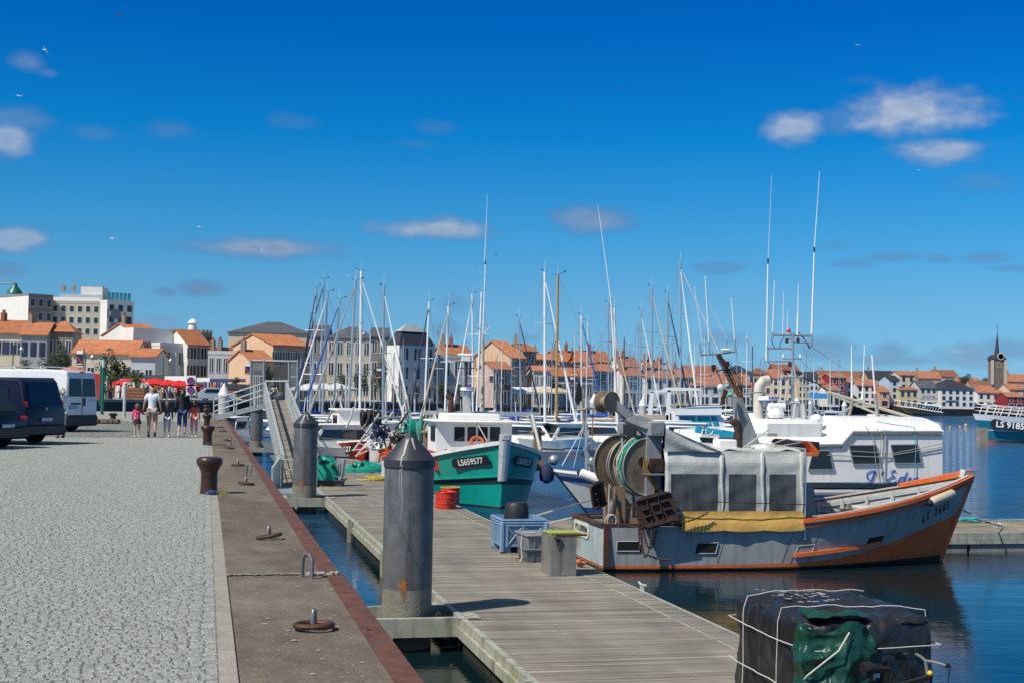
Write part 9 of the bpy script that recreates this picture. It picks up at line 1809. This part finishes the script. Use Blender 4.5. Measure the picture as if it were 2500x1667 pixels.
awning(402,455,919,930,176,SHW,'white sloping awning below the ornate house'); awning(480,512,923,932,176,SHW,'white awning right of the parking sign'); awning(1976,2020,960,972,385,mat('bright_blue_awning',(.02,.16,.42),.7,var=.1),'bright blue awning under the pale blue houses'); awning(2247,2290,971,976,393,SHG,'grey shop awning of the mansard house'); awning(2309,2340,977,982,393,SHB,'navy awning at the foot of the big white house'); awning(1235,1280,945,952,196,SHW,'white awning below the peach gable house'); awning(1290,1345,945,952,198,SHW,'white awning at the low cream house'); awning(1050,1150,940,950,190,M_dark,'dark awning along the grey building'); awning(1340,1450,938,948,204,M_dark,'dark awning along the low grey house'); awning(510,600,925,932,182,SHB,'navy shopfront awning under the low grey-white house'); awning(280,400,916,924,180,M_dark,'dark shopfront canopy behind the red parasols')
# kiosk with a tiled pyramid roof
o=A(175,960,140); o.z=2.7; t=thing('kiosk',o,'kiosk with an orange tiled pyramid roof showing above the white van','kiosk'); b=MB(); zt=A(175,892,140).z; ze=A(175,914,140).z; w=2.8; b.box((o.x,o.y,(2.7+ze)/2),(4.2,4.2,ze-2.7)); b.build('wall',WC,t,smooth=False); b=MB(); b.lathe([(w,ze),(w,ze+.08),(.05,zt)],(o.x,o.y,0),8); b.build('roof',RT,t,smooth=False); b=MB(); b.cyl((o.x,o.y,zt-.1),(o.x,o.y,zt+.35),.07,n=6); b.build('finial',M_white,t)
b=MB(); q=A(230,965,130); q.z=2.7; b.bbox(q+Vector((0,0,1.3)),(1.6,1.2,2.6),.05); b.build('vending_kiosk',M_red,label='bright red kiosk box right behind the white van',cat='kiosk')
# cars on the far quay
pf=[(.1,.25),(0,.45),(0,.8),(.15,.95),(.75,1.42),(1.1,1.47),(2.3,1.44),(3.1,1.0),(4.1,.85),(4.3,.6),(4.25,.25)]
pvv=[(.1,.3),(0,.5),(0,1.2),(.12,1.85),(.4,1.95),(2.9,1.93),(3.5,1.3),(4.2,1.1),(4.4,.7),(4.3,.3)]
for px,Y,pr,m_,l,rt_ in((484,150,pf,mat('silver_car_paint',(.5,.52,.54),.3,.3,var=.05),'silver saloon car on the far quay beyond the bollards',.15),(538,152,pvv,M_dark,'dark grey van with an orange logo on the far quay',.15),(300,156,pvv,M_vw,'small white van behind the biggest palm',.1),(610,158,pf,M_navy,'dark blue car parked behind the bicycle',.1),(1060,178,pf,M_vb,'dark car parked below the small palms',.1),(2255,400,pf,M_vw,'tiny white car before the mansard house',0),(2362,402,pf,M_red,'tiny red car before the big white house',0),(2400,404,pf,M_vw,'tiny white car right of the red one',0)):
    o=A(px,960,Y); o.z=2.7; vehicle(o,rt_,pr,1.75,.9,l,m_,'car',[('side_window',[(.7,-.885,.95),(2.7,-.885,.95),(2.3,-.83,1.32),(1.0,-.83,1.32)],(0,-.02,0))],[.8,3.4],.3,None,[],lambda z:0,name='parked_car',group='vehicles on the far quay')
van=[o for o in C.objects if str(o.get('label','')).startswith('dark grey van')][0]
b=MB(); b.lathe([(.01,.0),(.16,.0),(.16,.02)],(2.3,-.89,1.25),14,(0,-1,0)); b.box((1.5,-.885,1.12),(1.1,.02,.10)); b.build('side_emblem',M_orange,van,local=True,smooth=False)
# street lamps, signs and banners
def lamp(px,yt,Y,arm,label,m_=M_gp):
    o=A(px,960,Y); o.z=2.7; zt=A(px,yt,Y).z; t=thing('street_lamp',o,label,'street lamp'); b=MB(); b.tube([o,o+Vector((0,0,zt-2.7))],.09,8,True,[.10,.06]); b.build('pole',m_,t); b=MB(); b.tube([Vector((o.x,o.y,zt)),Vector((o.x+arm*.5,o.y,zt+.25)),Vector((o.x+arm,o.y,zt+.1)),Vector((o.x+arm,o.y,zt-.2))],.035,5); b.build('arm',m_,t); b=MB(); b.lathe([(.06,zt-.2),(.28,zt-.45),(.30,zt-.5),(.15,zt-.85)],(o.x+arm,o.y,0),10); b.build('lamp_shade',M_steel,t)
lamp(29,842,160,1.0,'green street lamp before the cream shuttered house'); lamp(397,870,165,.9,'green street lamp before the ornate grey-white house'); lamp(206,860,150,.8,'green street lamp beside the banner, right of the kiosk'); lamp(870,806,185,.9,'tall pale street lamp before the civic building',M_alup)
def banner(px,yt,yb,Y,wpx,label,i=0):
    q0,q1=A(px-wpx/2,yt,Y),A(px+wpx/2,yb,Y); o=Vector(((q0.x+q1.x)/2,Y,2.7)); t=thing('banner',o,label,'banner','waterfront event banners'); b=MB(); b.cyl(Vector((q1.x+.1,Y,2.7)),Vector((q1.x+.1,Y,q0.z+.3)),.06,n=6); b.build('pole',M_gp,t); b=MB(); b.box((o.x,Y,(q0.z+q1.z)/2),(q1.x-q0.x,.05,q0.z-q1.z)); c=b.build('cloth',M_navy,t,smooth=False); h=q0.z-q1.z; w=q1.x-q0.x
    b=MB(); b.box((o.x,Y-.04,q0.z-h*.12),(w,.02,h*.22)); b.build('white_band',M_white,c,smooth=False); b=MB(); b.prism([Vector((o.x-w*.45,Y-.05,q1.z+h*.55)),Vector((o.x-w*.3,Y-.05,q1.z+h*.6)),Vector((o.x+w*.45,Y-.05,q1.z+h*.2)),Vector((o.x+w*.3,Y-.05,q1.z+h*.12))],(0,-.02,0)); b.build('red_streak',M_red,c,smooth=False); b=MB(); b.box((o.x,Y-.05,q1.z+h*.10),(w*.7,.02,h*.06)); b.build('caption_strip',M_white,c,smooth=False)
for px,a,c,Y,w,l in((195,855,892,150,14,'navy and white banner beside the green street lamp'),(604,887,914,160,11,'navy and white banner before the small peach house'),(925,899,923,170,10,'navy and white banner before the broad green tree'),(1200,912,934,178,9,'small banner below the small brick house'),(1397,920,942,190,9,'small banner before the low grey house near the flag')): banner(px,a,c,Y,w,l)
o=A(466,1005,95); o.z=2.7; Y=140; o=A(466,960,Y); o.z=2.7; t=thing('road_sign',o,'white post with two round blue and red no-parking signs','sign'); zt=A(466,921,Y).z; b=MB(); b.cyl(o,Vector((o.x,o.y,zt)),.06,n=6); b.build('post',M_alup,t)
for py in(929,951): b=MB(); q=A(466,py,Y-.1); b.box(q,(1.0,.05,1.1)); s_=b.build('sign_board',M_white,t,smooth=False); b=MB(); b.lathe([(.01,.04),(.36,.04),(.36,.06),(.01,.06)],q,18,(0,-1,0)); b.build('blue_disc',M_blue,s_); b=MB(); b.torus(q+Vector((0,-.07,0)),.36,.05,(0,1,0),18,5); b.cyl(q+Vector((-.25,-.08,.25)),q+Vector((.25,-.08,-.25)),.05,n=5); b.build('red_ring',M_red,s_)
# railing hoops on the quay edge
for i in range(12):
    px=372+i*19; Y=fqY(px)+1.0; o=A(px,960,Y); o.z=2.78; b=MB(); b.tube([o,o+Vector((-.12,0,.6)),o+Vector((-.35,0,1.1))],.05,5); b.build('rail_hoop',M_alup,label='curved metal rail hoop on the far quay edge',cat='railing post',group='identical rail hoops on the far quay edge')
# big green lampshade hanging in at the upper left
o=Vector((A(-60,800,60).x,60,2.25)); t=thing('street_lamp',o,'large green hanging lampshade on a long arm at the upper left edge','street lamp'); q=A(36,705,60); b=MB(); b.cyl(o,Vector((o.x,60,A(0,690,60).z+.5)),.1,n=10); b.build('pole',M_gp,t); b=MB(); b.tube([Vector((o.x,60,A(0,693,60).z)),A(38,693,60)],.03,6); b.build('arm',M_gp,t); b=MB(); b.tube([A(-30,650,60),A(0,670,60),A(36,692,60)],.012,5); b.build('stay_wire',M_wire,t); b=MB(); b.lathe([(.04,.26),(.09,.22),(.12,.10),(.30,-.12),(.34,-.22),(.33,-.22),(.1,-.05)],q,22); b.build('lamp_shade',M_gp,t)
# far gangway in front of the right-hand shore
a,c=A(2165,985,395),A(2302,1006,370); t=thing('gangway',a*.5+c*.5,'long white truss gangway sloping down to the water on the far shore','gangway')
for k,w in((0,.12),(1.5,.12)):
    b=MB(); b.cyl(a+Vector((0,0,k)),c+Vector((0,0,k)),w,n=5); b.build('chord',M_white,t)
for i in range(22): b=MB(); p=a.lerp(c,i/22); q=a.lerp(c,(i+.8)/22); b.cyl(p,q+Vector((0,0,1.5)),.08,n=4); b.build('diagonal',M_white,t)
b=MB(); b.hexa([a+Vector((-1,0,-2.2)),c+Vector((0,0,-.9)),c+Vector((0,3,-.9)),a+Vector((-1,3,-2.2)),a+Vector((-1,0,-.2)),c+Vector((0,0,-.2)),c+Vector((0,3,-.2)),a+Vector((-1,3,-.2))]); b.build('slipway',M_wet,t,smooth=False)
# ---------------------------------------------------------------- strollers on the far quay: one figure copied, each with its own clothes
proto=person((0,0,0),0,1.72,'x',M_tee,M_jean,hands=False,girl=.08)
PC=dict(r=M_red,w=M_tee,y=M_yellow,k=M_drk,b=M_blue,g=M_gry,o=M_orange,p=M_pnk,n=M_navy,t=M_teal)
used=False
for i,(px,tc_,bc,l) in enumerate([(256,'t','g','in teal top left of the palm'),(269,'r','g','in red shirt left of the big palm'),(289,'w','w','in white and pale trousers carrying on past the pipe post'),(293,'r','k','in red top beside the one in white'),(308,'b','b','in blue right of the pale pipe post'),(314,'p','k','in pink next to the planter'),(320,'o','k','in orange-brown next to the planter'),(350,'k','n','in black behind the bald man'),(360,'n','k','in navy behind the bald man'),(381,'y','n','in bright yellow shirt right of the bald man'),(387,'g','p','in grey top next to the yellow shirt'),(393,'w','y','in white top and yellow skirt'),(402,'r','k','in red on the cafe terrace'),(414,'w','g','in white on the cafe terrace'),(420,'w','k','in white shirt left of the dark-haired woman'),(427,'p','k','in pink left of the dark-haired woman'),(436,'r','g','in red near the terrace chairs'),(456,'k','g','in black right of the woman'),(463,'r','k','in red beside the parking sign'),(491,'r','n','in red behind the silver car'),(1366,'r','k','in red below the tan mast'),(1374,'o','n','in orange below the tan mast'),(1380,'w','b','in white left of the flag'),(1440,'w','k','in white right of the flag'),(1452,'b','g','in blue among the masts'),(1590,'r','b','in red behind the flybridge arch'),(1602,'b','w','in blue behind the flybridge arch'),(1612,'w','r','in white behind the flybridge arch'),(1681,'r','k','in red right of the flybridge cruiser')]):
    Y=fqY(px)+(4+ (i*37%9) if px<600 else 5); o=A(px,960,Y); o.z=2.7; lab='distant stroller '+l
    p=proto if i==0 else dup(proto,o,random.uniform(-3,3),lab,'people strolling on the far quay',random.uniform(.93,1.08))
    if i==0: p.location=o; tag(p,lab,None,'people strolling on the far quay')
    for ch in p.children:
        m_={'top':PC[tc_],'trousers':PC[bc]}.get(ch.name.split('.')[0])
        if m_: ch.material_slots[0].link='OBJECT'; ch.material_slots[0].material=m_
# ---------------------------------------------------------------- gulls
def gull(px,py,d,s,roll,m_,label):
    q=A(px,py,d); b=MB(); b.tube([q+Vector((-.22*s,0,0)),q,q+Vector((.2*s,0,.02*s))],.06*s,6,True,[.02*s,.075*s,.03*s]); t=b.build('body',m_,org=q,label=label,cat='gull',group='gulls in the sky'); t.name='gull'
    for sd in(-1,1): b=MB(); R_=Matrix.Rotation(roll,3,'Y'); w=[q+R_@Vector(v)*s for v in((-.05,0,0),(.1,0,0),(.12,sd*.15,.0))]; b.add([q+R_@(Vector((a*.35,sd*.25,c))*s) for a,c in((-.3,0),(.3,0))]+[q+R_@(Vector((sd*.35+.08,.05,.14))*s),q+R_@(Vector((sd*.34-.08,0,.13))*s),q+R_@(Vector((sd*.68,.1,.06))*s)],[(0,1,2,3),(3,2,4)]); b.build('wing',m_,t,smooth=False)
M_gd=mat('dark_gull_plumage',(.10,.09,.09),.8,var=.2)
for px,py,d,s,ro,m_,l in((290,37,55,.42,1.0,M_gd,'dark gull high at the upper left, near the top edge'),(109,122,60,.45,1.1,M_white,'white gull below the topmost one at upper left'),(46,235,70,.35,.1,M_white,'small white gull near the left edge of the sky'),(275,583,80,.45,-.1,M_white,'white gull low in the left sky'),(487,555,80,.35,.1,M_white,'white gull above the left long cloud'),(641,612,80,.35,.4,M_white,'white gull in front of the left long cloud'),(1210,623,70,.35,0,M_gd,'dark gull just right of the trawler whip antenna'),(1174,666,75,.3,0,M_white,'tiny white gull left of the whip antenna'),(1520,215,80,.3,0,M_gd,'tiny dark gull high at centre right'),(1392,257,85,.35,.3,M_gd,'tiny dark gull below another at centre'),(2093,111,75,.35,.2,M_white,'white gull high at the upper right'),(851,674,75,.3,.3,M_white,'white gull beside a mast top'),(2243,416,95,.35,.0,M_white,'tiny white gull beneath the right-hand clouds')): gull(px,py,d,s,ro,m_,l)
for o in bpy.data.objects:
    if 'org_' in o: del o['org_']
